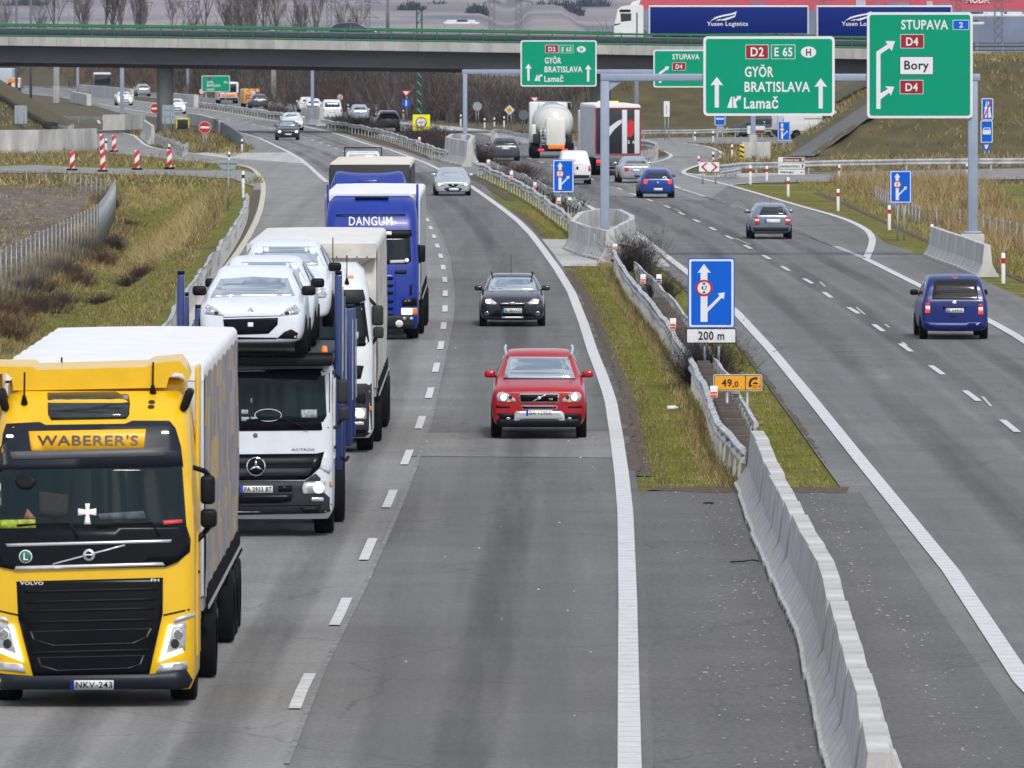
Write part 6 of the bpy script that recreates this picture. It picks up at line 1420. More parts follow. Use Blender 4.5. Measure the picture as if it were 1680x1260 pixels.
wall('long pale concrete parapet in front of the side ramp', [(-30, 252.5), (0, 252), (60, 251.5), (100, 250.5), (155, 248.5)], 1.55, .35, CONC)
wall('pale concrete wall between the carriageways left of the pillar', [(130, 156), (150, 158), (185, 161), (217, 164.5)], 1.3, .4, CONC)
wall('low concrete block at the foot of the bridge on the far left', [(119, 168), (135, 171), (146, 173.5)], 1.2, .5, CONC)
wall('concrete median block right of the round pillar', [(283, 173), (300, 174.5), (322, 176)], 1.3, .5, CONC)
guardrail('guardrail on the right verge left of the silo tanker', g0(smooth_path([P(x, y, .75) for x, y in [(806, 214.5), (812, 209.5), (835, 213.5), (860, 219), (885, 224), (920, 229), (963, 236)]], 1)), .75, -1, 2., .02)
guardrail('curved guardrail end around the island right of the curtain-sided trailer', g0(smooth_path([P(x, y, .85) for x, y in [(1040, 229), (1062, 229.5), (1076, 233), (1080, 237.5), (1074, 243), (1060, 246), (1040, 248)]], 2)), .85, 1, 2., .01, 1.6)
guardrail('guardrail along the ramp at the foot of the green bank', g0([P(x, y, .75) for x, y in [(1052, 213.5), (1120, 212.5), (1183, 211.5), (1226, 210.5), (1280, 209.5), (1310, 209)]]), .75, 1, 3., .008)
guardrail('long guardrail across the right below the embankment', g0([P(x, y, .75) for x, y in [(1168, 271.5), (1190, 269.5), (1214, 266.5), (1250, 266), (1320, 264), (1400, 262.5), (1480, 261), (1580, 260), (1680, 259), (1760, 258)]]), .75, 1, 3., .008, 1.15)
guardrail('double-height guardrail end behind the chevron board', g0([P(x, y, .5) for x, y in [(1182, 280.5), (1198, 278.5), (1214, 275)]]), .5, 1, 2., .0, 1.)

# concrete barrier units
NJ = [(-.42, 0), (-.42, .09), (-.37, .11), (-.19, .40), (-.115, 1.02), (.115, 1.02), (.19, .40), (.37, .11), (.42, .09), (.42, 0)]
def nj_unit(a, b_, label, group, hs=1., name='barrier_unit', sl=1.):
    d = b_ - a; l = d.length; m = MB(); rings = []
    for y in (0.012, .06, l * .25, l * .5, l * .75, l - .06, l - .012):
        e = .97 if y in (0.012, l - .012) else 1
        rings.append([(x * e * sl, y, z * hs * (.995 if e < 1 else 1)) for x, z in NJ])
    m.loft(rings, CONC, True, True, False)
    for k in range(1, 4): m.box((-.41 * sl, l * k / 4, .03), (.03, .3, .05), UNDER)
    o = m.build(name, None, a); o.rotation_euler = (0, 0, math.atan2(-d.x, d.y)); return tag(o, label, 'barrier', group)
foot = [(1198, 790), (1204, 800), (1235, 890), (1277, 986), (1307, 1049), (1324, 1129), (1352, 1257), (1372, 1400)]
cl = [P(x, y) + Vector((.42, 0, 0)) for x, y in foot]; cl[0] = cl[1] + (cl[1] - cl[2]).normalized() * 1.2
t = 0.; n = 0; L_ = plen(cl)
rev = cl[::-1]; k = 0
while t + 3.9 < L_:
    a, _ = along(rev, t); c, _ = along(rev, t + 3.9)
    a = a + Vector((RND.uniform(-.035, .035), 0, 0)); c = c + Vector((RND.uniform(-.02, .02), 0, 0))
    nj_unit(a, c, 'one of the weathered concrete barrier units lined up on the paved median gap', 'concrete barrier units in the near median', 1. + RND.uniform(-.007, .007)); t += 3.93; k += 1
def ring_block(pts, lab, group, seg=2.2, hs=1.05, sl=.85):
    pts = [P(x, y) for x, y in pts]
    for a, b_ in zip(pts, pts[1:]):
        n = max(1, round((b_ - a).length / seg))
        for k in range(n):
            nj_unit(a.lerp(b_, k / n), a.lerp(b_, (k + 1) / n), lab, group, hs, sl=sl)
ring_block([(999, 428), (966, 420), (939, 409), (953, 393), (985, 386), (1016, 388), (1036, 399), (1037, 405), (1003, 425)], 'pale concrete barrier unit in the ring around the nearer gantry leg', 'concrete units round the nearer gantry leg', 9)
ring_block([(770, 273.5), (750, 270), (734, 265.5), (742, 259), (765, 258), (776, 263), (771, 272)], 'concrete barrier unit in the ring around the farther gantry leg', 'concrete units round the farther gantry leg', 8, 1.5, 1.05)
ring_block([(527, 207), (512, 205.5), (497, 203), (503, 199), (522, 200), (528, 205)], 'concrete barrier unit in the small ring in the median beyond the fast lane', 'concrete units round the distant gantry leg', 8, 1.4, 1.05)
ring_block([(1531, 420), (1556, 430), (1585, 440), (1620, 455)], 'concrete barrier unit in front of the right gantry leg', 'concrete units before the right gantry leg', 5, 1.05, .9)
ring_block([(237, 226), (243, 231), (251, 237)], 'tilted concrete barrier unit beside the round bridge pillar', 'concrete units beside the bridge pillar', 4, 1.3, .9)
for x0, x1, y, l in ((1217, 1234, 262, 'white concrete slab left of the farther gantry footing'), (1240, 1264, 262, 'white concrete slab right of the farther gantry footing')):
    a, c = P(x0, y), P(x1, y); b = MB(); b.rbox((0, 0, .55), ((c - a).length, .25, 1.1), .04, CONC); o = b.build('concrete_slab', None, (a + c) / 2); tag(o, l, 'barrier')
YB = mat('marker_yellow', (.75, .55, .02), .5)
b = MB(); a = P(1217, 263); b.rbox((0, 0, .5), (.28, .5, 1.0), .03, YB)
for k in range(3): b.box((0, -.255, .25 + .3 * k), (.30, .02, .1), INK, ry=.5)
o = b.build('hazard_marker', None, a); tag(o, 'yellow and black hazard marker at the white slabs', 'marker')
def cushion(x0, x1, y, lab, h_):
    a, c = P(x0, y), P(x1, y); wd = (c - a).length; root = thing('crash_cushion', lab, 'crash cushion', (a + c) / 2)
    b = MB(); b.rbox((0, 0, h_ / 2), (wd, .7, h_), .08, DGREY); b.build('body', root)
    b = MB(); b.rbox((0, 0, h_ + .06), (wd * 1.02, .75, .16), .05, mat('cushion_yellow', (.75, .68, .18), .6, var=.4, vscale=3)); b.build('top', root)
    for s in (-1, 1):
        b = MB(); b.rbox((s * wd * .45, -.36, h_ / 2), (wd * .1, .03, h_ * .9), .01, YB); b.build('side_marking', root)
cushion(289, 311, 211.5, 'yellow and dark crash cushion right of the round bridge pillar', .75); cushion(219, 239, 195.5, 'yellow-topped crash cushion left of the round bridge pillar', .3)
# delineator posts
def delin(x, yb, yt, band, lab, gy=None):
    Y = Yof(gy or yb); a = P(x, gy or yb); zt = H - (yt - HZ) * Y / F; zb = H - (yb - HZ) * Y / F
    root = thing('delineator_post', lab, 'marker post', a, 0, 'white delineator posts along the roads'); h_ = max(zt, .3)
    b = MB(); b.rbox((0, 0, h_ / 2), (.13, .10, h_), .03, WHT); b.build('post', root)
    b = MB(); b.box((0, -.053, h_ - .25), (.134, .01, .17), INK if band == 'k' else SRED); b.box((0, 0, h_ - .25), (.136, .104, .15), INK if band == 'k' else SRED); b.build('band', root)
DL = [(1293, 323, 291, 'r', 'below the direction boards'), (1375, 347, 310, 'r', 'on the verge left of the right blue lane sign'), (1459, 378, 337, 'r', 'in front of the right blue lane sign'), (1529, 406, 368, 'r', 'at the left end of the right concrete units'), (1646, 466, 415, 'r', 'nearest on the right verge behind the concrete units'), (1377, 296, 270, 'r', 'across the side road beside the embankment guardrail'), (1258, 297, 272, 'r', 'left of the direction boards'), (1231, 303, 271, 'r', 'at the tip of the exit island grass'), (1587, 294, 268, 'k', 'beside the side road left of the gantry leg'), (1140, 231, 216, 'k', 'on the ramp verge left of the motor road sign'), (1170, 234, 215, 'k', 'on the ramp verge just left of the blue square sign'), (1201, 260, 237, 'r', 'left of the yellow hazard marker'), (1170, 262, 249, 'k', 'standing over the chevron board'), (1146, 268, 256, 'r', 'at the left corner of the chevron board'),
      (399, 325, 281, 'k', 'at the upper end of the left guardrail'), (376, 263, 249, 'k', 'behind the triangular sign back'), (397, 250, 228, 'k', 'at the tip of the grass island'), (277.5, 262, 236.5, 'k', 'behind the rightmost striped beacon'), (571, 186, 171, 'k', 'right of the white family van'), (617, 191, 176, 'k', 'right of the pale silver hatchback'), (662, 197, 180, 'k', 'under the far give-way triangle'), (756, 208, 188, 'k', 'left of the farther gantry post'), (795, 211, 194, 'k', 'right of the farther gantry post'), (811, 208, 193, 'k', 'left of the diamond sign'), (827, 209, 191, 'k', 'at the foot of the diamond sign'), (14, 222, 203, 'k', 'farthest left on the side ramp'), (58, 228, 216, 'k', 'at the parapet left of the low sign back'), (174, 246, 227, 'k', 'between the striped beacons'), (518, 152, 146, 'k', 'small under the bridge')]
for x, yb, yt, c_, l in DL[:-1]: delin(x, yb, yt, c_, '%s-banded white delineator post %s' % ('red' if c_ == 'r' else 'black', l))
def reflector(x, yb, yt, red, lab):
    z = .78; Y = F * (H - z) / (yb - HZ); a = PY(x, yb, Y); h_ = (yb - yt) * Y / F; w_ = .16
    root = thing('guardrail_reflector', lab, 'reflector', a, 0, 'reflectors standing on the median guardrail'); b = MB(); b.rbox((0, 0, h_ / 2), (w_, .06, h_), .02, WHT); b.build('plate', root)
    b = MB(); b.box((0, -.032, h_ * .30), (w_ * .8, .01, h_ * .42), mat('reflector_red', (.8, .07, .02), .4) if red else INK); b.box((0, -.038, h_ * .30), (w_ * .8, .004, h_ * .05), WHT); b.build('reflector_face', root)
for i, (x, yb, yt, r_, l) in enumerate([(1055, 466, 450, 1, 'before the second bush from the near block'), (1081, 465, 450, 0, 'at the right rail beside the second bush'), (1104, 541, 522, 1, 'left of the large blue sign'), (1171, 653, 633, 1, 'left below the orange kilometre sign'), (1009, 409, 400, 1, 'at the corner of the near concrete ring'), (1023, 406, 398, 0, 'on the near concrete ring'), (801, 271, 262, 1, 'just right of the farther concrete ring'), (839, 294, 280, 1, 'in front of the dark estate car bushes'), (877.5, 309, 299, 1, 'left of the blue sign over the dry bush'), (917, 335, 324, 1, 'below the left edge of the blue lane sign'), (934.6, 333, 324, 0, 'below the right edge of the blue lane sign'), (1207, 652, 641, 0, 'behind the orange kilometre sign'), (688, 233, 225, 1, 'under the yellow height sign')]):
    reflector(x, yb, yt, r_, '%s reflector plate %s' % ('red' if r_ else 'black', l))
# striped beacons
def stripes(N, L, p):
    t = N.new('ShaderNodeTexCoord').outputs['Object']; w_ = N.new('ShaderNodeTexWave'); w_.bands_direction = 'DIAGONAL'; w_.inputs['Scale'].default_value = .95
    mp = N.new('ShaderNodeMapping'); mp.inputs['Scale'].default_value = (1, 0, -1); L.new(t, mp.inputs[0]); L.new(mp.outputs[0], w_.inputs['Vector'])
    c = ramp(N, L, w_.outputs['Fac'], [(.49, (.74, .73, .73)), (.51, (.55, .015, .025))]); L.new(c, p.inputs['Base Color']); p.inputs['Roughness'].default_value = .5
STRIPE = node_mat('beacon_stripes', stripes)
def beacon(x, yb, yt, lab, base=True):
    Y = Yof(yb + 1); a = P(x, yb + 1); h_ = (yb - yt) * Y / F; root = thing('traffic_beacon', lab, 'beacon', a, 0, 'red and white striped beacons on the closed ramp')
    b = MB(); b.rbox((0, 0, .08 + h_ / 2), (.27, .05, h_), .02, STRIPE); b.build('striped_plate', root)
    if base: b = MB(); b.rbox((0, 0, .06), (.62, .42, .12), .05, TYRE); b.build('base', root)
for x, yb, yt, l in ((118.5, 279, 250, 'leftmost of the nearer row'), (168.5, 281, 248, 'second from the left in the nearer row'), (225, 278, 247.5, 'second from the right in the nearer row'), (278, 276.5, 246, 'rightmost of the nearer row'), (155, 245, 221, 'at the end of the concrete parapet'), (167, 249, 221, 'beside the delineator post at the parapet end'), (187, 248.5, 223, 'rightmost of the rear row'), (109, 225, 213, 'half hidden above the parapet, leftmost of four'), (123, 226, 216.5, 'half hidden above the parapet, second of four'), (137, 226, 215, 'half hidden above the parapet, third of four'), (153, 226, 217.5, 'half hidden above the parapet, nearest its end')):
    beacon(x, yb, yt, 'red and white striped beacon ' + l)
# litter
b = MB(); a = P(1103, 674); b.cyl((-.11, 0, .06), (.08, .02, .07), .05, WHT, .045, 10); b.cyl((.08, .02, .07), (.13, .025, .07), .02, WHT, .02, 8); o = b.build('bottle', None, a); tag(o, 'white plastic bottle lying on the median grass', 'litter')
b = MB(); a = P(1162, 828); b.prism([(-.09, 0, .02), (.02, .05, .03), (.1, .02, .02), (.07, -.06, .015), (-.05, -.05, .02)], (0, 0, .02), BLACK); o = b.build('tyre_scrap', None, a); tag(o, 'black tyre scrap on the paved median gap', 'litter')
b = MB(); a = P(1218, 924); b.tube([(-.19, 0, .02), (0, -.03, .03), (.15, .04, .05), (.26, .02, .03)], .012, BLACK); o = b.build('rubber_strip', None, a); tag(o, 'thin black rubber strip lying against the concrete barrier foot', 'litter')
GRIT = mat('loose_grit', (.42, .39, .33), .9); b = MB()
for k in range(420):
    Y = RND.uniform(98, 158); x = 3.9 + (Y - 99) * .0075 - .42 - abs(RND.gauss(0, .55)) if RND.random() < .55 else 5.0 + (Y - 99) * .004 + abs(RND.gauss(0, .32))
    if -0.1 < x - (3.8 + (Y - 99) * .007) < .7: continue
    s_ = RND.uniform(.006, .022); b.box((x, Y, .012 + s_ / 2), (s_ * RND.uniform(1, 3), s_, s_ * .7), GRIT, rz=RND.random() * 3)
for k in range(30):
    Y = RND.uniform(100, 240); s_ = RND.uniform(.008, .018); b.box((RND.uniform(-2.2, 2.2), Y, .02), (s_ * 2, s_, s_ * .7), WHT, rz=RND.random() * 3)
stuff(b.build('road_grit', fix=False), 'pale loose grit scattered beside the concrete barrier', 'grit')
# ------------------------------------------------------------------ road bridge, its traffic, and the land beyond
YBR = 690.
ZB = lambda px, tab: float(np.interp(px, [p[0] for p in tab], [p[1] for p in tab]))
FT = [(-640, 55), (-200, 58.5), (0, 60), (420, 65), (820, 71), (1010, 74), (1420, 80), (1600, 84.5), (1800, 88)]; FBm = [(-640, 68), (-200, 72.5), (0, 74.5), (420, 80), (820, 86), (1010, 89.5), (1420, 97), (1600, 102), (1800, 106)]
def zt(px): return H - (ZB(px, FT) - HZ) * YBR / F
def zbt(px): return H - (ZB(px, FBm) - HZ) * YBR / F
Xp = lambda px, Y=YBR: (px - CX) * Y / F
br = thing('road_bridge', 'long concrete road bridge with green railing crossing the motorway', 'bridge', (Xp(270), YBR, 0)); bo = Vector((Xp(270), YBR, 0))
xs = list(range(-640, 1621, 60))
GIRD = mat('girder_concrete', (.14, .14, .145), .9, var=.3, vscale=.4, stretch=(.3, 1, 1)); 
def slab(y0, y1, ftop, fbot, m, name, x_s=xs, dt=0.):
    b = MB(); b.loft([[Vector((Xp(p), YBR + y0, fbot(p))) - bo, Vector((Xp(p), YBR + y0, ftop(p))) - bo, Vector((Xp(p), YBR + y1, ftop(p))) - bo, Vector((Xp(p), YBR + y1, fbot(p))) - bo] for p in x_s], m, True, True, False); return b.build(name, br)
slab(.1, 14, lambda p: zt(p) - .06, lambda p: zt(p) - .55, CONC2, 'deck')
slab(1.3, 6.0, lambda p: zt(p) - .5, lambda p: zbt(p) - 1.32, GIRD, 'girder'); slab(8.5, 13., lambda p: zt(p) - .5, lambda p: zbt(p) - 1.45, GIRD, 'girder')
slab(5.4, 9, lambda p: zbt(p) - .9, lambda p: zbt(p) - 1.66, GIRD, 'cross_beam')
p = -620
while p < 1600:
    q = min(p + 39.6, 1612); a, c = p + .25, q - .25; b = MB(); tone = RND.uniform(.9, 1.06)
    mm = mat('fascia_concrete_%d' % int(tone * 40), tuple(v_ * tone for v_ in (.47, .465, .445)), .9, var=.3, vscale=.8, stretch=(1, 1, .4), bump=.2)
    b.loft([[Vector((Xp(u), YBR, zbt(u))) - bo, Vector((Xp(u), YBR, zt(u))) - bo, Vector((Xp(u), YBR + .28, zt(u))) - bo, Vector((Xp(u), YBR + .28, zbt(u))) - bo] for u in (a, c)], mm, True, True, False); b.build('fascia_panel', br); p = q
GRN = mat('railing_green', (.010, .155, .055), .4, .1, var=.12, vscale=2.); 
def railing(y, name, m, hgt, x0, x1, par, step=37.8, bars=((1., .06), (.09, .05), (.55, .03))):
    b = MB()
    for f, r_ in bars: b.tube([Vector((Xp(u, YBR + y), YBR + y, zt(u) + hgt * f)) - bo for u in range(x0, x1 + 1, 60)], r_, m, 6)
    rl = b.build(name, par); u = x0 + 14.
    while u < x1:
        b = MB(); b.rbox(Vector((Xp(u, YBR + y), YBR + y, zt(u) + hgt * .54)) - bo, (.12, .12, hgt * 1.1), .02, m); b.build('railing_post', rl); u += step
    return rl
railing(.16, 'railing', GRN, .90, -620, 1500, br, bars=((1., .065), (.91, .05), (.10, .08), (.55, .02)))
railing(13.6, 'rear_railing', GRN, 1.0, -620, 1500, br, 37.8)
b = MB(); rings = []
for u in range(-620, 1621, 30): rings.append([Vector((Xp(u), YBR + .75 - d * 1.2, zt(u) + .16 + z * 1.75)) - bo for d, z in WPROF] + [Vector((Xp(u), YBR + .80, zt(u) + .16)) - bo, Vector((Xp(u), YBR + .80, zt(u) + .70)) - bo])
b.loft(rings, mat('bridge_guardrail', (.10, .12, .14), .5, .35, var=.3), True, True); b.build('bridge_guardrail', br)
def pier(px, w_px, gy, y_off, sq=False, m=CONC2):
    Y = YBR + y_off; w_ = w_px * YBR / F; b = MB(); x = Xp(px, Y)
    z1 = zbt(px) - 1.3
    if sq: b.rbox(Vector((x, Y, z1 / 2)) - bo, (w_, 1.4, z1), .06, m)
    else:
        b.cyl(Vector((x, Y, -.2)) - bo, Vector((x, Y, z1)) - bo, w_ / 2, m, n=28)
    b.build('pier', br)
pier(271, 27, 215, 6.5, False, CONC); pier(985, 34, 250, 6.5); pier(-300, 27, 0, 6.5)
# abutment and the road behind it on the embankment
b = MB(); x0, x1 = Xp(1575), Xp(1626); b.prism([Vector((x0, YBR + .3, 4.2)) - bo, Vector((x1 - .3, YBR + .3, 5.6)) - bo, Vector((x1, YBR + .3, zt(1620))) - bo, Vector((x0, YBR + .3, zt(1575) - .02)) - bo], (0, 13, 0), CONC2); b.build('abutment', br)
# ------------------------------------------------------------------ lorries and vans on the right, on the bridge and far away
# silo tanker
hd = R(1.3); loc = P(907, 260); TW = mat('tank_white', (.70, .70, .66), .35, var=.14, vscale=1., coat=.3)
root = thing('silo_tanker', 'white silo tanker lorry with ladder seen from behind', 'lorry', loc, hd, 'lorries on the right carriageway'); v = Veh(root)
b = MB(); rings = []
for y, r_ in ((.0, .15), (.12, .55), (.35, .9), (.7, 1.12), (1.2, 1.24), (2., 1.25), (8., 1.25), (8.8, 1.1), (9.3, .6), (9.4, .1)):
    rings.append([(.10 + r_ * math.cos(a), y + .15, 2.28 + r_ * math.sin(a)) for a in [2 * math.pi * k / 28 for k in range(28)]])
b.loft(rings, TW, True, True); b.build('tank', root)
b = MB(); b.rbox((.18, .22, 1.68), (1.22, .5, 1.75), .08, TW); b.build('discharge_cabinet', root)
b = MB(); b.rbox((.22, -.05, .74), (1.05, .05, .27), .02, ORANGE); b.build('warning_plate', root)
b = MB()
for s in (-.13, .13): b.cyl((-.62 + s, -.02, .8), (-.62 + s, -.02, 2.1), .025, SILVER)
for k in range(6): b.cyl((-.75, -.02, .9 + .22 * k), (-.49, -.02, .9 + .22 * k), .018, SILVER)
b.build('ladder', root)
b = MB(); b.tube([(-.9, .3, 3.2), (-.9, .3, 3.62), (1.15, .3, 3.55), (1.2, .4, 3.25)], .035, SILVER, 6); b.tube([(-.9, 7., 3.6), (-.9, .3, 3.62)], .03, SILVER, 6); b.build('top_rail', root)
b = MB(); b.box((0, 4.5, .72), (1.0, 9.0, .3), UNDER); b.box((0, .1, .55), (2.3, .12, .22), BLACK); b.rbox((-1.0, .9, 1.25), (.5, 1.2, .6), .05, DGREY); b.rbox((1.05, 1.4, 1.2), (.35, 1.6, .6), .05, DGREY); b.build('chassis', root)
b = MB(); b.rbox((-1.18, 1.2, 1.55), (.3, .9, 1.2), .1, TW); b.build('hose_box', root)
for s in (-1, 1):
    b = MB(); b.rbox((s * .75, -.03, .55), (.38, .05, .13), .02, REDLIT); b.build('tail_lamp', root)
for y in (.9, 2.2, 3.5): truck_wheels(root, y, 1.25, .5, True)
b = MB(); b.rbox((0, 11.2, 2.0), (2.45, 2.0, 3.0), .12, WHP); b.build('cab', root); truck_wheels(root, 11.4, 1.25, .5)
# curtain-sided trailer with dark printed doors
hd = R(head(inR, 493) + .4); loc = P(1014, 288); root = thing('curtain_trailer_lorry', 'white-roofed articulated lorry with black and red printed rear doors', 'lorry', loc, hd, 'lorries on the right carriageway'); v = Veh(root)
LG = mat('light_grey_tarpaulin', (.55, .57, .60), .6, var=.14, vscale=1.2); DKP = mat('dark_print', (.014, .016, .022), .4); PNL = mat('white_panel', (.62, .64, .66), .4)
trailer(v, 0., 13.6, 1.275, 3.98, LG, WROOF, GWALL, rearm=GWALL, axles=(.14, .24, .34), straps=False)
b = MB(); b.rbox((0, -.02, 2.50), (2.50, .06, 2.60), .02, DKP); b.build('rear_door', root)
for x0, x1, nm in ((.22, .50, 'white_stripe'), (.92, 1.20, 'white_stripe')):
    b = MB(); b.rbox(((x0 + x1) / 2, -.06, 2.46), (x1 - x0, .03, 2.45), .01, PNL); b.build(nm, root)
b = MB()
for x in (-1.25, 1.25): b.box((x, -.06, 2.5), (.05, .03, 2.6), SRED)
for z in (1.21, 3.78): b.box((0, -.06, z), (2.5, .03, .05), SRED)
b.build('red_edge', root)
b = MB(); b.prism([(-.95, -.055, 2.0), (-.6, -.055, 2.65), (-.05, -.055, 3.05), (.2, -.055, 3.15), (.2, -.055, 2.95), (-.2, -.055, 2.6), (-.5, -.055, 2.2), (-.7, -.055, 1.9)], (0, .02, 0), PNL); b.build('printed_wing', root)
b = MB(); b.prism([(.50, -.058, 2.2), (.52, -.058, 2.9), (.62, -.058, 3.1), (.75, -.058, 3.14), (.9, -.058, 3.0), (.92, -.058, 2.6), (.85, -.058, 2.3), (.7, -.058, 2.15)], (0, .02, 0), mat('print_red', (.55, .02, .02), .45)); b.build('printed_emblem', root)
for t_, x0, x1, z0, z1 in (('S', .54, .64, 1.78, 1.98), ('A', .80, .92, 1.78, 1.98)):
    vs, fs = text_geo(t_); b = MB(); b.add([(x0 + (x1 - x0) * u, -.07, z0 + (z1 - z0) * w_) for u, w_ in vs], fs, WHT); b.build('lettering', root, fix=False)
b = MB(); b.rbox((0, .02, .78), (2.45, .12, .5), .03, MGREY); b.box((0, .0, .42), (2.4, .12, .14), BLACK); b.build('rear_bumper', root)
for s in (-1, 1): b = MB(); b.rbox((s * 1.05, -.06, .78), (.35, .05, .16), .02, REDLIT); b.build('tail_lamp', root)
b = MB(); b.box((.45, -.07, .72), (.52, .02, .12), PLATE); b.build('number_plate', root)
b = MB(); b.rbox((0, 15.4, 1.95), (2.45, 2.1, 3.2), .12, WHP); b.build('cab', root); b = MB(); b.rbox((.3, 13., 4.02), (1.2, .5, .1), .03, SYEL); b.build('roof_marker', root); truck_wheels(root, 15.6, 1.25, .5)
# white high-roof van on the ramp, three-quarter rear view
root = thing('high_roof_van', 'white high-roof delivery van on the ramp behind the embankment edge', 'van', P(1316, 229) + Vector((.8, 2.8, 0)), R(180 - 62)); v = Veh(root)
st = stations('panel', 5.9, 2.05, 2.5); v.st = st; v.setbody(car_body(st, WHP, root)); v.L = 5.9; v.W = 2.05; v.Z = 2.5; v.kind = 'panel'
for s, ry in ((-1, v.left), (1, v.right)):
    v.patch([(st[5][0] + .35, 1.35), (st[6][0] + .05, 1.95), (st[6][0] + .75, 1.98), (st[6][0] + .75, 1.38)], ry, GLASS, 'side_window', .01, grid=.2)
    v.patch([(-.3, 1.55), (1.2, 1.55), (1.2, 1.50), (-.3, 1.50)], ry, DGREY, 'door_rail', .01, grid=.3); v.patch([(-2.0, .35), (2.6, .35), (2.6, .62), (-2.0, .62)], ry, DGREY, 'side_trim', .01, grid=.4)
    mirror_part(v, s * 1.15, st[5][0] + .5, 1.5, BLACK, 1.4)
    for y in (-2.0, 1.9): wheel(root, s * .93, y, .36, .24)
    v.patch(rr(s * .85 - .06, .95, s * .85 + .06, 1.55, .02), v.rear, REDL, 'tail_lamp', .01, grid=.1)
v.patch([(-.9, .32), (.9, .32), (.9, .72), (-.9, .72)], v.rear, DGREY, 'bumper', .03, grid=.3); v.patch([(-.01, .8), (.01, .8), (.01, 2.3), (-.01, 2.3)], v.rear, DGREY, 'door_gap', .01, grid=.3); v.patch([(-.1, 1.2), (-.02, 1.2), (-.02, 1.34), (-.1, 1.34)], v.rear, BLACK, 'handle', .015, grid=.1)
# car roof seen over the guardrail left of that van
v = simple_car('estate_car', 'dark car half hidden behind the guardrail left of the white high-roof van', GOFF, 'wagon', 4.5, 1.8, 1.5, GRY, 1273, 225, 70, True)
# lorries on the bridge, running left
def zroad(X): return zt(CX + X * F / (YBR + 4)) + .0
YK = YBR + 4.0
def side_view_lorry(label, px_front, px_box0, px_box1, cab):
    X0 = Xp(px_front, YK); xb0, xb1 = Xp(px_box0, YK), Xp(px_box1, YK); zr = zroad((X0 + xb1) / 2) - .03; ztop = H - (9.2 - HZ) * (YK - 1.2) / F - zr
    root = thing('curtain_lorry' if cab else 'box_trailer', label, 'lorry' if cab else 'trailer', ((xb0 + xb1) / 2, YK, zr)); ox = (xb0 + xb1) / 2
    NB = mat('navy_tarpaulin', (.002, .018, .17), .6, spec=.15, var=.12, vscale=1.2); l = xb1 - xb0
    b = MB(); b.rbox((0, 0, (1.05 + ztop - .12) / 2), (l, 2.5, ztop - .12 - 1.05), .04, NB); o = b.build('box_body', root)
    b = MB(); b.rbox((0, 0, ztop - .06), (l + .06, 2.54, .14), .05, WROOF); b.build('roof', root)
    for s in (-1, 1): b = MB(); b.box((s * l / 2, 0, 1.05 + (ztop - 1.2) / 2), (.12, 2.53, ztop - 1.15), GWALL); b.build('corner_post', root)
    b = MB(); b.box((0, 0, .8), (l - .5, 1.1, .3), UNDER); b.box((0, -1.2, .62), (l * .5, .05, .3), DGREY); b.build('chassis', root)
    for q in (.2, .3, .4): 
        for s in (-1, 1):
            w_ = wheel(root, l * q, s * 1.05, .5, .3, SILVER); w_.rotation_euler = (0, 0, math.pi / 2)
    # white lettering with a wing emblem on the flank
    pxl = lambda x, y: (PY(x, y, YK - 1.27) - root.location)
    def flank(loop, m, nm): b = MB(); b.prism([Vector((p_.x, -1.262, p_.z)) for p_ in [pxl(x, y) for x, y in loop]], (0, .006, 0), m); return b.build(nm, root)
    tx = 1160 if cab else 1381
    vs, fs = text_geo('Yusen Logistics', .01); b = MB()
    b.add([Vector((q.x, -1.268, q.z)) for q in [pxl(tx + 67 * u, 44.5 - 9 * w2) for u, w2 in vs]], fs, WHT); b.build('lettering', root, fix=False)
    for k, wg in enumerate(([(tx + 5, 34.5), (tx + 14, 28), (tx + 26, 24.5), (tx + 40, 22), (tx + 49, 18.5), (tx + 47, 22.5), (tx + 40, 24.5), (tx + 27, 27), (tx + 16, 30)], [(tx + 20, 33), (tx + 32, 29.5), (tx + 44, 26), (tx + 48, 21.5), (tx + 46, 27.5), (tx + 36, 31.5), (tx + 30, 33.5)], [(tx + 14, 34), (tx + 22, 31), (tx + 21, 33.5)])): flank(wg, WHT, 'wing_emblem')
    if cab:
        xf = X0 - ox; b = MB(); prof = [(xf + .12, .45), (xf, .9), (xf + .02, 1.6), (xf + .12, 2.1), (xf + .3, 2.95), (xf + .55, 3.15), (xf + 1.0, 3.25), (xf + 2.15, 3.3), (xf + 2.3, 3.2), (xf + 2.3, .45)]
        b.prism([(x, -1.23, z) for x, z in prof], (0, 2.46, 0), WHP); b.build('cab', root)
        b = MB(); b.prism([(xf + 1.25, -1.1, 3.25), (xf + 1.5, -1.1, 3.55), (xf + 2.0, -1.1, 3.72), (xf + 2.1, -1.1, 3.6), (xf + 1.9, -1.1, 3.25)], (0, 2.2, 0), WHP); b.build('roof_deflector', root)
        for nm, lp, m in (('side_window', [(xf + .55, 1.95), (xf + .5, 2.62), (xf + 1.35, 2.62), (xf + 1.35, 2.05), (xf + .8, 2.0)], GLASS), ('sun_visor', [(xf + .42, 2.72), (xf + .45, 2.92), (xf + 1.3, 2.92), (xf + 1.3, 2.72)], BLACK), ('door_gap', [(xf + 1.75, .6), (xf + 1.75, 2.7), (xf + 1.85, 2.7), (xf + 1.85, .6)], DGREY), ('mirror', [(xf + .28, 2.1), (xf + .28, 2.6), (xf + .45, 2.6), (xf + .45, 2.1)], WHT), ('front_trim', [(xf + .0, 1.65), (xf + .05, 1.78), (xf + .5, 1.85), (xf + .5, 1.78)], BLACK)):
            b = MB(); b.prism([(x, -1.245, z) for x, z in lp], (0, .012, 0), m); b.build(nm, root)
        for s in (-1, 1):
            w_ = wheel(root, xf + 1.35, s * 1.05, .5, .3, SILVER); w_.rotation_euler = (0, 0, math.pi / 2)
    return root
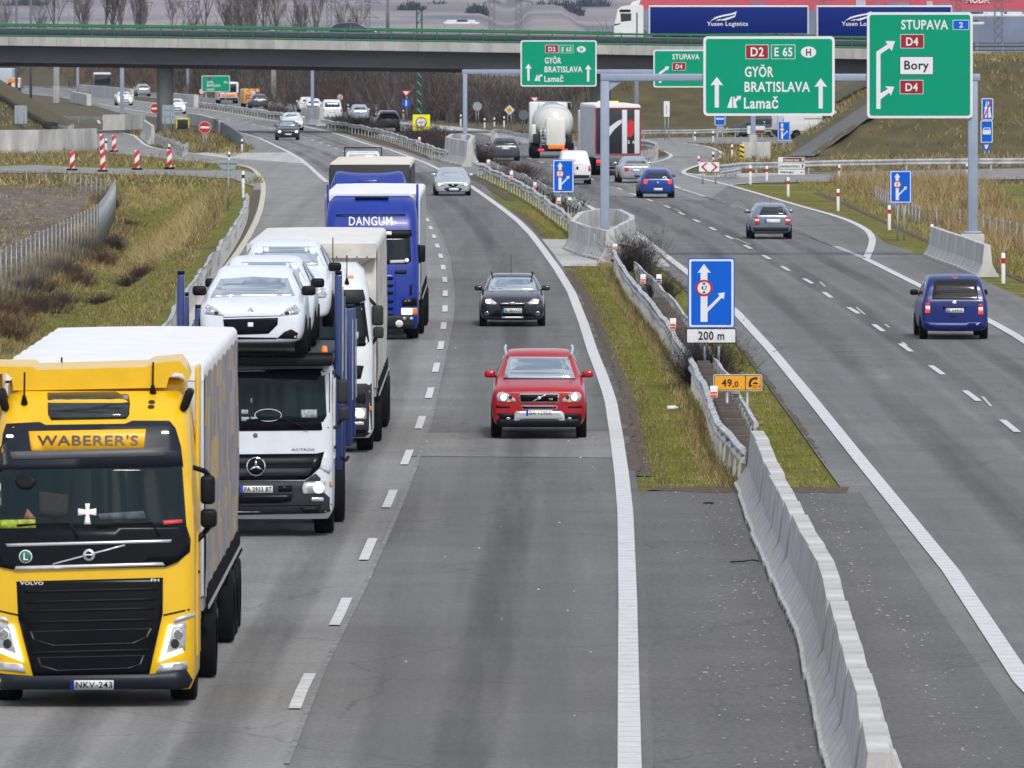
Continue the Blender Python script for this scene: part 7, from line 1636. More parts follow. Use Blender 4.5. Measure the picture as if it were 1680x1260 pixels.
side_view_lorry('white-cabbed lorry with navy box crossing the bridge', 1007, 1065, 1325, True)
side_view_lorry('navy box trailer following the white-cabbed lorry on the bridge', 1340, 1340, 1560, False)
X = Xp(583, YK); root = thing('hatchback_car', 'dark hatchback crossing the bridge behind the green railing', 'car', (X, YK, zroad(X) - .03), R(90)); v = Veh(root); st = stations('hatch', 4.1, 1.75, 1.5); v.st = st; v.setbody(car_body(st, DKB, root)); v.L = 4.1; v.W = 1.75; v.Z = 1.5; v.kind = 'hatch'
for s, ry in ((-1, v.left), (1, v.right)):
    v.patch([(-.62, 1.0), (-.05, 1.34), (.30, 1.38), (.30, 1.0)], ry, GLASS, 'side_window', .004, grid=.14); v.patch([(.38, 1.0), (.38, 1.38), (1.05, 1.33), (1.25, 1.04)], ry, GLASS, 'side_window', .004, grid=.14)
    for y in (-1.28, 1.28): wheel(root, s * .79, y, .31, .2)
template_faces(v, 'off', None)
# coach, maintenance lorry and other far vehicles
def boxy(name, label, cat, px_, gy, W_, Hh, L_, body, back=True, extra=None, hd_=None):
    Y = Yof(gy); loc = P(px_, gy); root = thing(name, label, cat, loc, R(hd_ if hd_ is not None else head(inR, min(Y, 1150)))); b = MB(); b.rbox((0, L_ / 2, .35 + (Hh - .35) / 2), (W_, L_, Hh - .35), .14, body, 3); b.build('body', root)
    for y in (1.2, L_ - 1.5): truck_wheels(root, y, W_ / 2, .45)
    for nm, x0, z0, x1, z1, m in extra or []: b = MB(); b.rbox(((x0 + x1) / 2, -.015, (z0 + z1) / 2), (x1 - x0, .05, z1 - z0), .015, m); b.build(nm, root)
    return root
boxy('coach', 'white coach seen from behind beside the farthest green sign', 'coach', 375, 170, 2.2, 2.35, 6., WHP, True, [('rear_window', -.85, 1.25, .85, 2.15, GLASS), ('warning_plate', -.75, .75, .75, 1.05, ORANGE), ('bumper', -1.0, .4, 1.0, .65, DGREY), ('tail_lamp', -1.05, .75, -.9, 1.2, REDL), ('tail_lamp', .9, .75, 1.05, 1.2, REDL)])
boxy('maintenance_lorry', 'yellow maintenance lorry with a red striped sign panel on its back', 'lorry', 413, 176, 1.7, 1.9, 5., mat('maintenance_yellow', (.70, .50, .12), .5, var=.3, vscale=2), True, [('sign_panel', -.8, .5, .8, 1.95, mat('striped_panel', (.62, .40, .08), .5, col2=(.55, .06, .03), vscale=2.2, thr=(.48, .52))), ('white_disc', -.1, 1.2, .35, 1.7, WHT), ('window', .4, 1.2, .78, 1.6, GLASS)])
boxy('coach', 'dark glass-backed coach with pale roof far off under the bridge', 'coach', 168, 150, 2.2, 2.45, 8., mat('coach_dark_glass', (.06, .10, .12), .15, coat=.5), True, [('window', -1.0, .9, 1.0, 2.2, GLASS), ('roof_edge', -1.1, 2.2, 1.1, 2.45, WHT)], 4)
r = boxy('box_lorry', 'pale blue box lorry at the far left edge under the bridge', 'lorry', 4, 150, 2.6, 3.0, 7., mat('pale_blue_box', (.42, .48, .55), .5), True, [('tail_lamp', .9, .5, 1.2, .8, REDLIT), ('tail_lamp', -1.2, .5, -.9, .8, REDLIT)], 0)
r = boxy('maintenance_van', 'small orange and white van at the far left under the bridge', 'van', 22, 150, 1.7, 1.75, 4., WHP, True, [('orange_panel', -.7, 1.1, .7, 1.7, ORANGE), ('tail_lamp', -.85, .6, -.6, .85, REDLIT), ('bumper', -.85, .3, .85, .5, DGREY)], 0)
# ------------------------------------------------------------------ grass, bushes, trees, fences, far background
TWIG = mat('twig_bark', (.062, .047, .040), 1., var=.5, vscale=2.); TWIG2 = mat('grey_bark', (.15, .13, .12), 1., var=.4, vscale=1.); TWIGR = mat('reddish_twigs', (.115, .062, .045), 1., var=.5, vscale=2.)
G1 = mat('grass_green', (.215, .24, .035), 1., var=.4, vscale=1.); G2 = mat('grass_olive', (.33, .29, .07), 1., var=.4, vscale=1.); G3 = mat('grass_straw', (.54, .43, .20), 1., var=.4, vscale=1.); G4 = mat('grass_brown', (.16, .11, .06), 1., var=.4, vscale=1.)
RUSH = mat('rust_straw', (.36, .22, .105), 1., var=.4, vscale=1.)
def ribbons(base, d, length, width, nseg=3, droop=.0, bend=.25):
    """numpy ribbons: base (n,3), direction (n,3), per-ribbon length and width"""
    n = len(base); side = np.cross(d, NR.normal(0, 1, (n, 3))); side /= np.linalg.norm(side, axis=1, keepdims=True) + 1e-9
    bnd = NR.normal(0, bend, (n, 3)); vs = []
    for k in range(nseg + 1):
        t = k / nseg; p = base + d * (length * t)[:, None] + bnd * (length * t * t)[:, None] + np.array([0, 0, -1.]) * (droop * length * t * t)[:, None] if np.ndim(droop) else base + d * (length * t)[:, None] + bnd * (length * t * t)[:, None]
        w_ = side * (width * (1 - .8 * t))[:, None] / 2; vs += [p - w_, p + w_]
    V = np.stack(vs, 1); m = 2 * (nseg + 1); f = np.array([[2 * k, 2 * k + 1, 2 * k + 3, 2 * k + 2] for k in range(nseg)])
    Fc = (np.arange(n)[:, None, None] * m + f[None]).reshape(-1, 4); mid = V[:, 2:, :].reshape(n, nseg * 2, 3)
    return V.reshape(-1, 3), Fc, mid
def twig_cloud(n, R_, h_, wd=.014, spread=1.0):
    a = NR.uniform(0, 2 * np.pi, n); r = R_ * .45 * np.sqrt(NR.uniform(0, 1, n)) * (1 + .35 * np.sin(a * 3 + R_ * 9) + .25 * np.sin(a * 5 + h_ * 7)); base = np.stack([r * np.cos(a), r * np.sin(a), np.zeros(n)], 1)
    d = np.stack([np.cos(a) * r / R_ * 1.4 * spread + NR.normal(0, .28, n), np.sin(a) * r / R_ * 1.4 * spread + NR.normal(0, .28, n), np.ones(n)], 1); d /= np.linalg.norm(d, axis=1, keepdims=True)
    L_ = h_ * NR.uniform(.55, 1.08, n); V, Fc, mid = ribbons(base, d, L_, np.full(n, wd), 3)
    k = 7; pick = mid[:, NR.integers(0, 6, k), :].reshape(-1, 3); dd = np.repeat(d, k, 0) + NR.normal(0, .55, (n * k, 3)); dd[:, 2] = np.abs(dd[:, 2]); dd /= np.linalg.norm(dd, axis=1, keepdims=True)
    V2, F2, _ = ribbons(pick, dd, h_ * NR.uniform(.12, .38, n * k), np.full(n * k, wd * .75), 2)
    return np.concatenate([V, V2]), np.concatenate([Fc, F2 + 0]) if False else (np.concatenate([V, V2]), np.concatenate([Fc, F2 + len(V)]))[1]
BU = 'bare bushes in the central reservation'
def on_ground(px, py, y0=150., y1=620., dy=.5):
    for Yh in np.arange(y0, y1, dy):
        if H - (py - HZ) * Yh / F <= float(height((px - CX) * Yh / F, Yh)): break
    return Yh
def bush(x, yb, wpx, hpx, lab, m=TWIG, n=150, z=-.03, name='bare_bush', group=BU, depth=1.6):
    Y = F * (H - z) / (yb - HZ) if z > -.5 else on_ground(x, yb) ; R_ = wpx * Y / F / 2; h_ = hpx * Y / F * .92
    V, Fc = twig_cloud(n, R_, h_, max(.010, Y * 3.6e-5)); V[:, 1] *= depth
    o = ngeo(name, V, Fc, m); o.location = PY(x, yb, Y); tag(o, lab, 'bush', group); return o
for a in [(1042, 446, 74, 50, 'dense dark bush at the foot of the near concrete ring', TWIG, 950), (1082, 500, 48, 40, 'low dark bush left of the large blue sign', TWIG, 700), (1062, 470, 46, 34, 'small bush between two reflector plates near the concrete ring', TWIG, 520), (1160, 640, 74, 84, 'dark bush round the posts of the large blue sign', TWIG, 800), (1140, 608, 40, 52, 'thin bush just left of the 200 m plate', TWIG, 140),
          (855, 301, 56, 40, 'large reddish dry bush in front of the dark estate car', TWIGR, 330), (893, 322, 38, 30, 'rounded grey bush left of the blue lane sign', TWIG2, 240), (822, 284, 46, 27, 'bush before the dark estate car beside the reflector plate', TWIGR, 260), (790, 268, 30, 30, 'upright bush right of the farther concrete ring', TWIG, 240), (918, 338, 40, 30, 'bush under the blue lane sign in the median', TWIG, 220), (944, 350, 44, 26, 'last bush before the near concrete ring', TWIG, 200), (775, 258, 28, 26, 'small bush touching the farther concrete ring', TWIG, 160)]:
    bush(*a)
def hedge(path, h_, lab, m=TWIG, per=60):
    pts = g0([P(x, y) for x, y in path]); L_ = plen(pts); n = int(L_ * per / 3); ts = NR.uniform(0, L_, n); b0 = np.array([list(along(pts, t)[0]) for t in ts]); b0[:, 0] += NR.normal(0, .3, n)
    d = np.stack([NR.normal(0, .35, n), NR.normal(0, .35, n), np.ones(n)], 1); d /= np.linalg.norm(d, axis=1, keepdims=True); V, Fc, mid = ribbons(b0, d, h_ * NR.uniform(.6, 1.05, n), np.full(n, .03), 3)
    k = 5; pick = mid[:, NR.integers(0, 6, k), :].reshape(-1, 3); dd = np.repeat(d, k, 0) + NR.normal(0, .6, (n * k, 3)); dd /= np.linalg.norm(dd, axis=1, keepdims=True)
    V2, F2, _ = ribbons(pick, dd, h_ * NR.uniform(.2, .4, n * k), np.full(n * k, .028), 2); o = ngeo('hedge', np.concatenate([V, V2]), np.concatenate([Fc, F2 + len(V)]), m); tag(o, lab, 'hedge', 'clipped median hedges'); return o
hedge([(672, 231), (686, 235)], 1.0, 'short dark hedge left of the yellow height sign'); hedge([(692, 238), (716, 246), (737, 251)], 1.05, 'dark hedge right of the yellow height sign'); hedge([(547, 209), (580, 213), (620, 222)], 1.0, 'long dark median hedge below the pale silver hatchback'); hedge([(442, 190), (470, 193)], .9, 'short distant median hedge behind the white hatchback')

# grass blades
def blades(name, pts, hgt, wd, mats, mi, lab, lean=.35):
    n = len(pts); d = np.stack([NR.normal(0, lean, n), NR.normal(0, lean, n), np.ones(n)], 1); d /= np.linalg.norm(d, axis=1, keepdims=True)
    V, Fc, _ = ribbons(pts, d, hgt, wd, 2, bend=.3); o = ngeo(name, V, Fc, mats); o.data.polygons.foreach_set('material_index', np.repeat(mi, 2).astype(np.int32)); return stuff(o, lab, 'grass')
def pxy(p): return np.array([q.x for q in p]), np.array([q.y for q in p])
def xat(poly, Y):
    x, y = pxy(poly); o = np.argsort(y); return np.interp(Y, y[o], x[o])
MATS_G = [G1, G2, G3, G4, RUSH]
def zone(n, p): return NR.choice(5, n, p=p)
def vnoise(x, y, s, seed=0):
    r = np.random.default_rng(seed); g = r.uniform(0, 1, (64, 64)); X = x / s % 63; Y = y / s % 63; i = X.astype(int); j = Y.astype(int); fx = X - i; fy = Y - j; fx = fx * fx * (3 - 2 * fx); fy = fy * fy * (3 - 2 * fy)
    return (g[i, j] * (1 - fx) + g[i + 1, j] * fx) * (1 - fy) + (g[i, j + 1] * (1 - fx) + g[i + 1, j + 1] * fx) * fy
outL = offs(inL, .30); outR = offs(inR, -.82)
n = 230000; Y = NR.uniform(159.2, 420, n); x0 = xat(outL, Y); x1 = xat(outR, Y); u = NR.uniform(0, 1, n); X = x0 + (x1 - x0) * u
paved = ((Y > 310) & (Y < 347)) | ((Y > 405) & (Y < 420)); xr_ = xat(nearL, Y); dl_ = X - x0; near_rail = np.abs(X - xr_ + .10) < .38
nz_ = vnoise(X, Y * .35, .8, 3); keep = ~paved & (NR.uniform(0, 1, n) < np.clip((dl_ - .05) * 2.2, 0, 1) * (.45 + nz_)); X, Y, nz_, near_rail, dl_ = [a[keep] for a in (X, Y, nz_, near_rail, dl_)]; n = len(X)
nb = vnoise(X, Y * .25, 1.3, 5); c = np.where(nb > .60, zone(n, [.22, .44, .26, .08, 0]), zone(n, [.60, .34, .05, .01, 0])); c = np.where(near_rail & (NR.uniform(0, 1, n) < .75), zone(n, [.02, .1, .33, .30, .25]), c); c = np.where(dl_ < .55, zone(n, [.2, .3, .1, .4, 0]), c)
hh = NR.uniform(.018, .045, n) * (1 + .8 * nz_); hh = np.where(near_rail, hh * NR.uniform(1.5, 4.5, n), hh)
blades('grass', np.stack([X, Y, np.full(n, -.03)], 1), hh, np.full(n, .014), MATS_G, c, 'short green and straw grass of the central reservation')
# left bank
n = 210000; Y = NR.uniform(212, 468, n); tt = NR.uniform(.9, 8.4, n); X = np.interp(Y, gry, grx) - tt; Z = height(X, Y); pn_ = vnoise(X, Y * .3, 1.7, 8); p2 = vnoise(X, Y * .2, 3.2, 9)
c = np.where(p2 > .62, zone(n, [.02, .13, .55, .15, .15]), zone(n, [.24, .30, .18, .28, 0])); c = np.where((tt > 5.6) & (pn_ > .45), zone(n, [.0, .08, .22, .62, .08]), c); straw = (np.hypot((X + 14.2) / 2.6, (Y - 405) / 42) < 1) ; c = np.where(straw, zone(n, [0, .08, .80, .04, .08]), c); c = np.where(tt < 1.8, zone(n, [.08, .27, .25, .40, 0]), c)
hh = NR.uniform(.035, .10, n) * (1 + pn_) * np.where(straw, 3.0, 1.); hh = np.where((p2 > .62) | (tt > 5.6), hh * NR.uniform(1.2, 2.6, n), hh)
blades('grass', np.stack([X, Y, Z - .02], 1), hh, np.full(n, .026), MATS_G, c, 'rough winter grass on the left bank and ditch', .5)
n = 70000; Y = NR.uniform(285, 478, n); tt = 8.3 + 26 * NR.uniform(0, 1, n) ** 1.4; X = np.interp(Y, gry, grx) - tt; Z = height(X, Y); ok = vnoise(X + 60, Y * .4, 1.2, 77) > .38; X, Y, Z = X[ok], Y[ok], Z[ok]; n = len(X)
blades('stubble', np.stack([X, Y, Z], 1), NR.uniform(.05, .13, n), np.full(n, .035), MATS_G, zone(n, [0, .02, .5, .45, .03]), 'pale stubble on the ploughed field behind the fence', .6)
# right verge and reeds
n = 120000; Y = NR.uniform(250, 470, n); xr = np.interp(Y, [200, 269, 330, 420, 445, 470], [17.6, 17.0, 16.2, 15.6, 15.4, 15.0]); X = xr + .2 + NR.uniform(0, 1, n) ** 1.3 * 9; Z = height(X, Y); pn_ = vnoise(X, Y * .3, 1.7, 18); reed = (X > xr + 1.8) & (Y > 330) & (pn_ > .38)
c = np.where(reed, zone(n, [0, .06, .44, .16, .34]), zone(n, [.16, .38, .26, .20, 0])); hh = NR.uniform(.05, .15, n) * (1 + pn_); hh = np.where(reed, NR.uniform(.25, .9, n), hh)
blades('dry_grass', np.stack([X, Y, Z - .02], 1), hh, np.full(n, .028), MATS_G, c, 'straw-coloured reeds and grass on the right verge', .3)
# embankment, islands and mid-distance verges
n = 150000; Y = NR.uniform(468, 700, n); px_ = NR.uniform(-40, 1720, n); X = (px_ - CX) * Y / F; Z = height(X, Y); pyy = HZ + F * (H - Z) / Y
def inpoly(x, y, loop):
    ins = np.zeros(len(x), bool)
    for (ax, ay), (bx_, by) in zip(loop, loop[1:] + loop[:1]):
        cnd = ((ay > y) != (by > y)); xi = (bx_ - ax) * (y - ay) / ((by - ay) if by != ay else 1e-9) + ax; ins ^= cnd & (x < xi)
    return ins
road_like = np.zeros(n, bool)
for lp in ([(1268, 268), (1420, 158), (1486, 158), (1356, 268)], [(-60, 207), (60, 209), (170, 211), (200, 214), (225, 224), (238, 235), (256, 241), (291, 246.5), (334, 251), (383, 258), (420, 245), (390, 230), (300, 196), (158, 172), (300, 160), (700, 200), (806, 211), (960, 245), (1060, 260), (1095, 254), (1085, 248), (1050, 245), (1040, 225), (1100, 223), (1345, 222), (1500, 222), (1500, 236), (1345, 237), (1206, 239), (1125, 236), (1170, 240), (1190, 252), (1182, 262), (1152, 272), (1160, 291), (1200, 285), (1300, 281), (1460, 279), (1720, 273), (1720, 300), (1460, 300), (1240, 304), (1200, 309), (900, 360), (440, 330), (432, 300), (400, 277), (353, 271), (291, 265.5), (228, 259), (175, 253), (155, 248), (130, 236), (-60, 224)], [(-60, 271), (60, 269), (125, 272), (250, 275.5), (398, 277), (428, 290), (404, 304), (300, 291), (190, 289), (-60, 287)], [(470, 180), (760, 262), (830, 300), (1000, 400), (1400, 400), (900, 230), (640, 190)]): road_like |= inpoly(px_, pyy, lp)
k = ~road_like; X, Y, Z = X[k], Y[k], Z[k]; n = len(X); pn_ = vnoise(X, Y * .3, 2.5, 28); c = np.where(pn_ > .5, zone(n, [.03, .20, .32, .45, 0]), zone(n, [.08, .34, .18, .40, 0]))
blades('dry_grass', np.stack([X, Y, Z - .02], 1), NR.uniform(.10, .32, n) * (1 + .6 * pn_), np.full(n, .055), MATS_G, c, 'brown winter grass on the embankment and traffic islands', .6)
# bare soil ribbons along the median edges
sb = MB(); ribbon(sb, [p for p in offs(inL, .42) if 160 < p.y < 312], .28, -.012, GRAVEL); ribbon(sb, [p for p in offs(inL, .42) if 346 < p.y < 404], .28, -.012, GRAVEL); ribbon(sb, [p for p in offs(inL, 1.0) if 425 < p.y < 700], .5, -.012, GRAVEL)
ribbon(sb, [Vector((x, y, 0)) for x, y in ((18.0, 120), (18.0, 200), (17.6, 269), (16.8, 330), (16.2, 420), (15.8, 445))], 1.3, -.011, GRAVEL); ribbon(sb, resample(offs(GR, .32), 2), .45, .008, GRAVEL); struct(sb.build('bare_soil', fix=False))
def ragged(path, off, wmin, wmax, z, m):
    pts = resample(path, .25); a = offs(pts, off); vs = []; wv = wmin
    for i, p in enumerate(a):
        wv = min(wmax, max(wmin, wv + RND.gauss(0, (wmax - wmin) * .3))); t = (pts[min(i + 1, len(pts) - 1)] - pts[max(i - 1, 0)]).normalized(); n_ = Vector((t.y, -t.x, 0)); q = p + n_ * wv; q2 = p - n_ * wv * .4; vs += [(q2.x, q2.y, z), (q.x, q.y, z)]
    b = MB(); b.add(vs, [(2 * i, 2 * i + 1, 2 * i + 3, 2 * i + 2) for i in range(len(a) - 1)], m); struct(b.build('bare_soil', fix=False))
xe = lambda Y, l: float(np.interp(Y, [p.y for p in l][::1], [p.x for p in l])) 
ragged([Vector((2.45, 159.0, 0)), Vector((4.0, 159.0, 0))], 0, .25, 1.5, .008, GRAVEL); ragged([Vector((4.55, 159.0, 0)), Vector((6.05, 158.9, 0))], 0, .25, 1.5, .008, GRAVEL)
ragged([p for p in inR if 158 < p.y < 312], -.70, .0, .10, .007, GRAVEL); ragged([p for p in inR if 346 < p.y < 700], -.70, .0, .12, .007, GRAVEL); ragged([p for p in inL if 159 < p.y < 312][::-1], -.30, .02, .22, .007, GRAVEL)
# dark weeds on the left bank and under the fence
for i, (x, yb, w_, h_, l) in enumerate([(186, 412, 34, 40, 'in the ditch below the fence corner'), (170, 440, 30, 42, 'second in the ditch from the fence corner'), (236, 456, 46, 30, 'in the middle of the left bank'), (252, 418, 34, 26, 'upper one on the open left bank'), (140, 412, 60, 30, 'along the foot of the fence, middle'), (96, 450, 80, 40, 'along the foot of the fence, below the white posts'), (50, 480, 80, 40, 'along the foot of the fence, left part'), (20, 520, 90, 52, 'at the left edge of the picture beside the fence foot'), (100, 498, 46, 24, 'below the fence in yellow grass'), (170, 500, 60, 26, 'just above the yellow lorry roof'), (205, 372, 60, 16, 'below the pale grass patch'), (180, 345, 22, 46, 'at the fence corner'), (70, 515, 90, 60, 'low down beside the yellow lorry roof'), (130, 470, 50, 36, 'between the fence foot and the yellow grass'), (15, 560, 60, 60, 'lowest of all at the left edge'), (215, 470, 50, 26, 'on the slope above the yellow lorry')]):
    bush(x, yb, w_ * 1.7, h_ * .72, 'patch of dark dry weeds ' + l, TWIGR if i % 3 else TWIG, 330, -1.5, 'dry_weeds', 'dark weed patches on the left bank', 1.)
for x, yb, w_, h_, l in ((1590, 352, 50, 22, 'dark dry weeds behind the fence left of the right gantry leg'), (1650, 350, 60, 26, 'dark dry weeds at the right edge behind the fence'), (1500, 345, 40, 26, 'rust-coloured weeds right of the blue lane sign')): bush(x, yb, w_, h_, l, TWIGR, 160, -.8, 'dry_weeds', 'weeds behind the right fence', 1.)
# fences
FEN = mat('fence_wire', (.17, .19, .21), .5, .4, var=.25)
def fence(lab, pts, h_, zb, step=.14):
    pts = [Vector((p.x, p.y, zb)) for p in pts]; root = thing('wire_fence', lab, 'fence', pts[0]); o = pts[0]; b = MB(); L_ = plen(pts); t = 0
    while t < L_:
        p, d = along(pts, t); p = p - o; b.add([p + d * -.017, p + d * .017, p + d * .017 + Vector((0, 0, h_)), p + d * -.017 + Vector((0, 0, h_))], [(0, 1, 2, 3)], FEN); t += step
    for z in (.05, h_ * .35, h_ * .7, h_ - .02): b.tube([p - o + Vector((0, 0, z)) for p in pts], .007, FEN, 4)
    b.build('wire_mesh', root, fix=False); t = 0; ms = None
    while t < L_:
        p, d = along(pts, t)
        if ms is None: q = MB(); q.cyl((0, 0, 0), (0, 0, h_ + .12), .028, GAL, n=8); x = q.build('post', root); ms = x.data
        else: x = bpy.data.objects.new('post', ms); COL.objects.link(x); x.parent = root
        x.location = p - o; t += 3.2
fence('grey wire fence running along the ploughed field on the left', [Vector(((x - CX) * y / F, y, 0)) for x, y in ((189, 440), (176, 405), (162, 381), (112, 351), (37, 316), (0, 302), (-80, 270))], 1.8, -1.2)
fence('short wire fence turning away behind the field corner on the left', [Vector(((x - CX) * y / F, y, 0)) for x, y in ((189, 442), (150, 458), (105, 474), (40, 480), (-40, 484))], 1.6, -1.1, .3)
fence('grey wire fence beyond the right verge behind the gantry leg', [Vector(((x - CX) * y / F, y, 0)) for x, y in ((1437, 421), (1470, 395), (1510, 372), (1585, 366), (1680, 338), (1790, 310))], 1.5, -.85, .17)
# paved drain on the embankment
DR = mat('drain_concrete', (.17, .165, .155), .95, var=.5, vscale=.5); b = MB(); rows = []
def on_hill(px, py):
    for Yh in np.arange(566, 660, .25):
        x = (px - CX) * Yh / F
        if H - (py - HZ) * Yh / F <= float(height(x, Yh)): break
    return Vector((x, Yh - .15, float(height(x, Yh)) + .10))
for k in range(15):
    t = k / 14; rows.append([on_hill(1288 + 140 * t, 262 - 94 * t), on_hill(1310 + 136 * t, 262 - 94 * t), on_hill(1334 + 134 * t, 262 - 94 * t)])
b.loft([[Vector(p) for p in r] for r in rows], DR, False); o = b.build('paved_drain'); tag(o, 'dark paved drain climbing the edge of the right embankment', 'drain')

# thicket behind the motorway
n = 5200; path = [P(x, y) for x, y in [(-60, 140), (20, 134), (100, 138), (200, 144), (300, 152), (400, 160), (500, 168), (560, 174), (620, 184), (680, 194), (740, 200), (806, 204), (870, 206), (960, 206), (1040, 206), (1060, 204)]]; L_ = plen(path)
ts = NR.uniform(0, L_, n) ; ps = [along(path, t) for t in ts]; B0 = np.array([[p.x, p.y, 0] for p, d in ps]); B0[:, 1] += 6 + NR.uniform(0, 1, n) ** 1.2 * 60; B0[:, 0] += NR.normal(0, 3, n); B0[:, 2] = height(B0[:, 0], B0[:, 1])
k = 9; base = np.repeat(B0, k, 0) + NR.normal(0, .25, (n * k, 3)) * np.array([1, 1, 0]); d = np.stack([NR.normal(0, .30, n * k), NR.normal(0, .3, n * k), np.ones(n * k)], 1); d /= np.linalg.norm(d, axis=1, keepdims=True)
hs = np.repeat(NR.uniform(1.2, 3.0, n) * (.6 + .8 * vnoise(B0[:, 0] + 200, B0[:, 1], 9, 41)), k); V, Fc, mid = ribbons(base, d, hs, np.full(n * k, .06), 3)
pick = mid[:, NR.integers(1, 6, 3), :].reshape(-1, 3); dd = np.repeat(d, 3, 0) + NR.normal(0, .5, (n * k * 3, 3)); dd /= np.linalg.norm(dd, axis=1, keepdims=True); V2, F2, _ = ribbons(pick, dd, np.repeat(hs, 3) * NR.uniform(.15, .35, n * k * 3), np.full(n * k * 3, .05), 2)
o = ngeo('thicket', np.concatenate([V, V2]), np.concatenate([Fc, F2 + len(V)]), [TWIG, TWIG2, TWIGR, mat('tawny_twigs', (.22, .125, .07), 1., var=.4, vscale=1.)]); q = np.where(NR.uniform(0, 1, n) < .5, 0, np.where(NR.uniform(0, 1, n) < .6, 1, 2)); q = np.where((B0[:, 0] < -45) & (NR.uniform(0, 1, n) < .5), 3, q)
mi_ = np.concatenate([np.repeat(np.repeat(q, k), 3), np.repeat(np.repeat(q, k * 3), 2)]); o.data.polygons.foreach_set('material_index', mi_.astype(np.int32)); stuff(o, 'leafless brown thicket behind the motorway under the bridge', 'thicket')

# bare trees
def bare_tree(lab, X, Y, h_, spread=.34, seed=0, m=TWIG2, group='bare trees behind the bridge'):
    r = random.Random(seed); root = thing('bare_tree', lab, 'tree', (X, Y, float(height(X, Y))), 0, group); segs = []; tr = MB(); stems = r.choice([1, 2, 3])
    def grow(p, d, l, rad, lev):
        n = 4; pts = [p]; q = p
        for i in range(n):
            d = (d + Vector((r.gauss(0, .09), r.gauss(0, .09), .05))).normalized(); q = q + d * l / n; pts.append(q)
        if lev <= 1: tr.tube(pts, [rad * (1 - .6 * i / n) for i in range(n + 1)], m, 5)
        else: segs.append((pts, rad))
        if lev >= 4: return
        for i in range({0: 8, 1: 6, 2: 4, 3: 3}[lev]):
            t = r.uniform(.3 if lev else .35, 1.); s_ = along(pts, l * t)[0]; a = r.uniform(0, 6.28); side = Vector((math.cos(a), math.sin(a), 0)); nd = (d * r.uniform(.7, 1.2) + side * r.uniform(.35, .9) * (spread * 2.2) + Vector((0, 0, .35))).normalized()
            grow(s_, nd, l * r.uniform(.42, .66), rad * .45, lev + 1)
    for s in range(stems):
        a = r.uniform(0, 6.28); grow(Vector((math.cos(a) * .3 * (stems > 1), math.sin(a) * .3 * (stems > 1), 0)), Vector((math.cos(a) * .16 * (stems - 1), math.sin(a) * .16 * (stems - 1), 1)).normalized(), h_ * r.uniform(.58, .68), h_ * .013, 0)
    tr.build('trunk', root, fix=False); vs = []; fs = []
    for pts, rad in segs:
        w_ = max(rad * 1.6, .03); sd = Vector((r.gauss(0, 1), r.gauss(0, .4), r.gauss(0, .5))).normalized(); k0 = len(vs)
        for i, p in enumerate(pts): vs += [p - sd * w_ * (1 - .15 * i) / 2, p + sd * w_ * (1 - .15 * i) / 2]
        fs += [(k0 + 2 * i, k0 + 2 * i + 1, k0 + 2 * i + 3, k0 + 2 * i + 2) for i in range(len(pts) - 1)]
    o = ngeo('crown', np.array([tuple(v_) for v_ in vs]), np.array(fs), m, ); o.parent = root
for i, (x, Y, h_, l) in enumerate([(88, 900, 13.2, 'tall bare tree left of the two dark poles pair on the far left'), (188, 880, 14.0, 'widest bare tree above the bridge, left of centre'), (205, 905, 10.5, 'dense bushy bare tree beside the widest one'), (228, 920, 10.6, 'dark round bare tree right of the widest one'), (342, 890, 13.5, 'tall twin bare tree above the round pillar'), (402, 900, 10.0, 'short bare tree between the pillar and the navy hatchback'), (432, 880, 12.8, 'tall bare tree above the navy hatchback'), (458, 890, 13.2, 'slim tall bare tree right of the navy hatchback'), (492, 905, 11.2, 'narrow bare tree with upright twigs'), (512, 915, 9.6, 'small dark bare tree left of the car on the bridge'), (18, 870, 11.4, 'bare tree at the left picture edge'), (55, 910, 9.8, 'low bare tree near the left edge'), (124, 925, 10.4, 'bare tree by the lattice pylon on the far left'), (272, 930, 9.4, 'low bare tree right of the dark round one'), (300, 915, 9.8, 'low bare tree by the second lattice pylon'), (560, 930, 9.2, 'faint low bare tree just behind the car on the bridge'), (370, 935, 9.4, 'low bare tree right of the tall twin tree')]):
    Yn = 1330 if x < 300 else (1200 if x < 450 else 1090); bare_tree(l, (x - CX) * Yn / F, Yn + (Y - 900), 8.3 + (h_ - 8.3) * Yn / 900 - 1., .36 if i % 3 else .28, 100 + i)
# lattice pylons
PYL = mat('pylon_steel', (.13, .14, .16), .7, .3)
def pylon(lab, x, Y, wpx, arms, top=32., m=PYL, name='lattice_pylon'):
    wd = wpx * Y / F; loc = ((x - CX) * Y / F, Y, 0); b = MB(); t = .10
    c = [(s, u) for s in (-1, 1) for u in (-1, 1)]
    for s, u in c: b.box((s * wd / 2, u * wd / 2, top / 2), (t, t, top), m)
    z = 0
    while z < top:
        dz = wd * 1.1
        for u in (-1, 1): b.tube([(-wd / 2, u * wd / 2, z), (wd / 2, u * wd / 2, z + dz)], .045, m, 4); b.tube([(wd / 2, u * wd / 2, z), (-wd / 2, u * wd / 2, z + dz)], .045, m, 4)
        z += dz
    for py, w2 in arms:
        zz = H - (py - HZ) * Y / F; hw_ = w2 * Y / F / 2; b.tube([(-hw_, 0, zz), (0, 0, zz + .12 * hw_), (hw_, 0, zz)], .07, m, 4); b.tube([(-hw_, 0, zz), (0, 0, zz + .5 * hw_), (hw_, 0, zz)], .05, m, 4)
    o = b.build(name, None, loc, fix=False); tag(o, lab, 'pylon', 'electricity pylons beyond the bridge'); return o
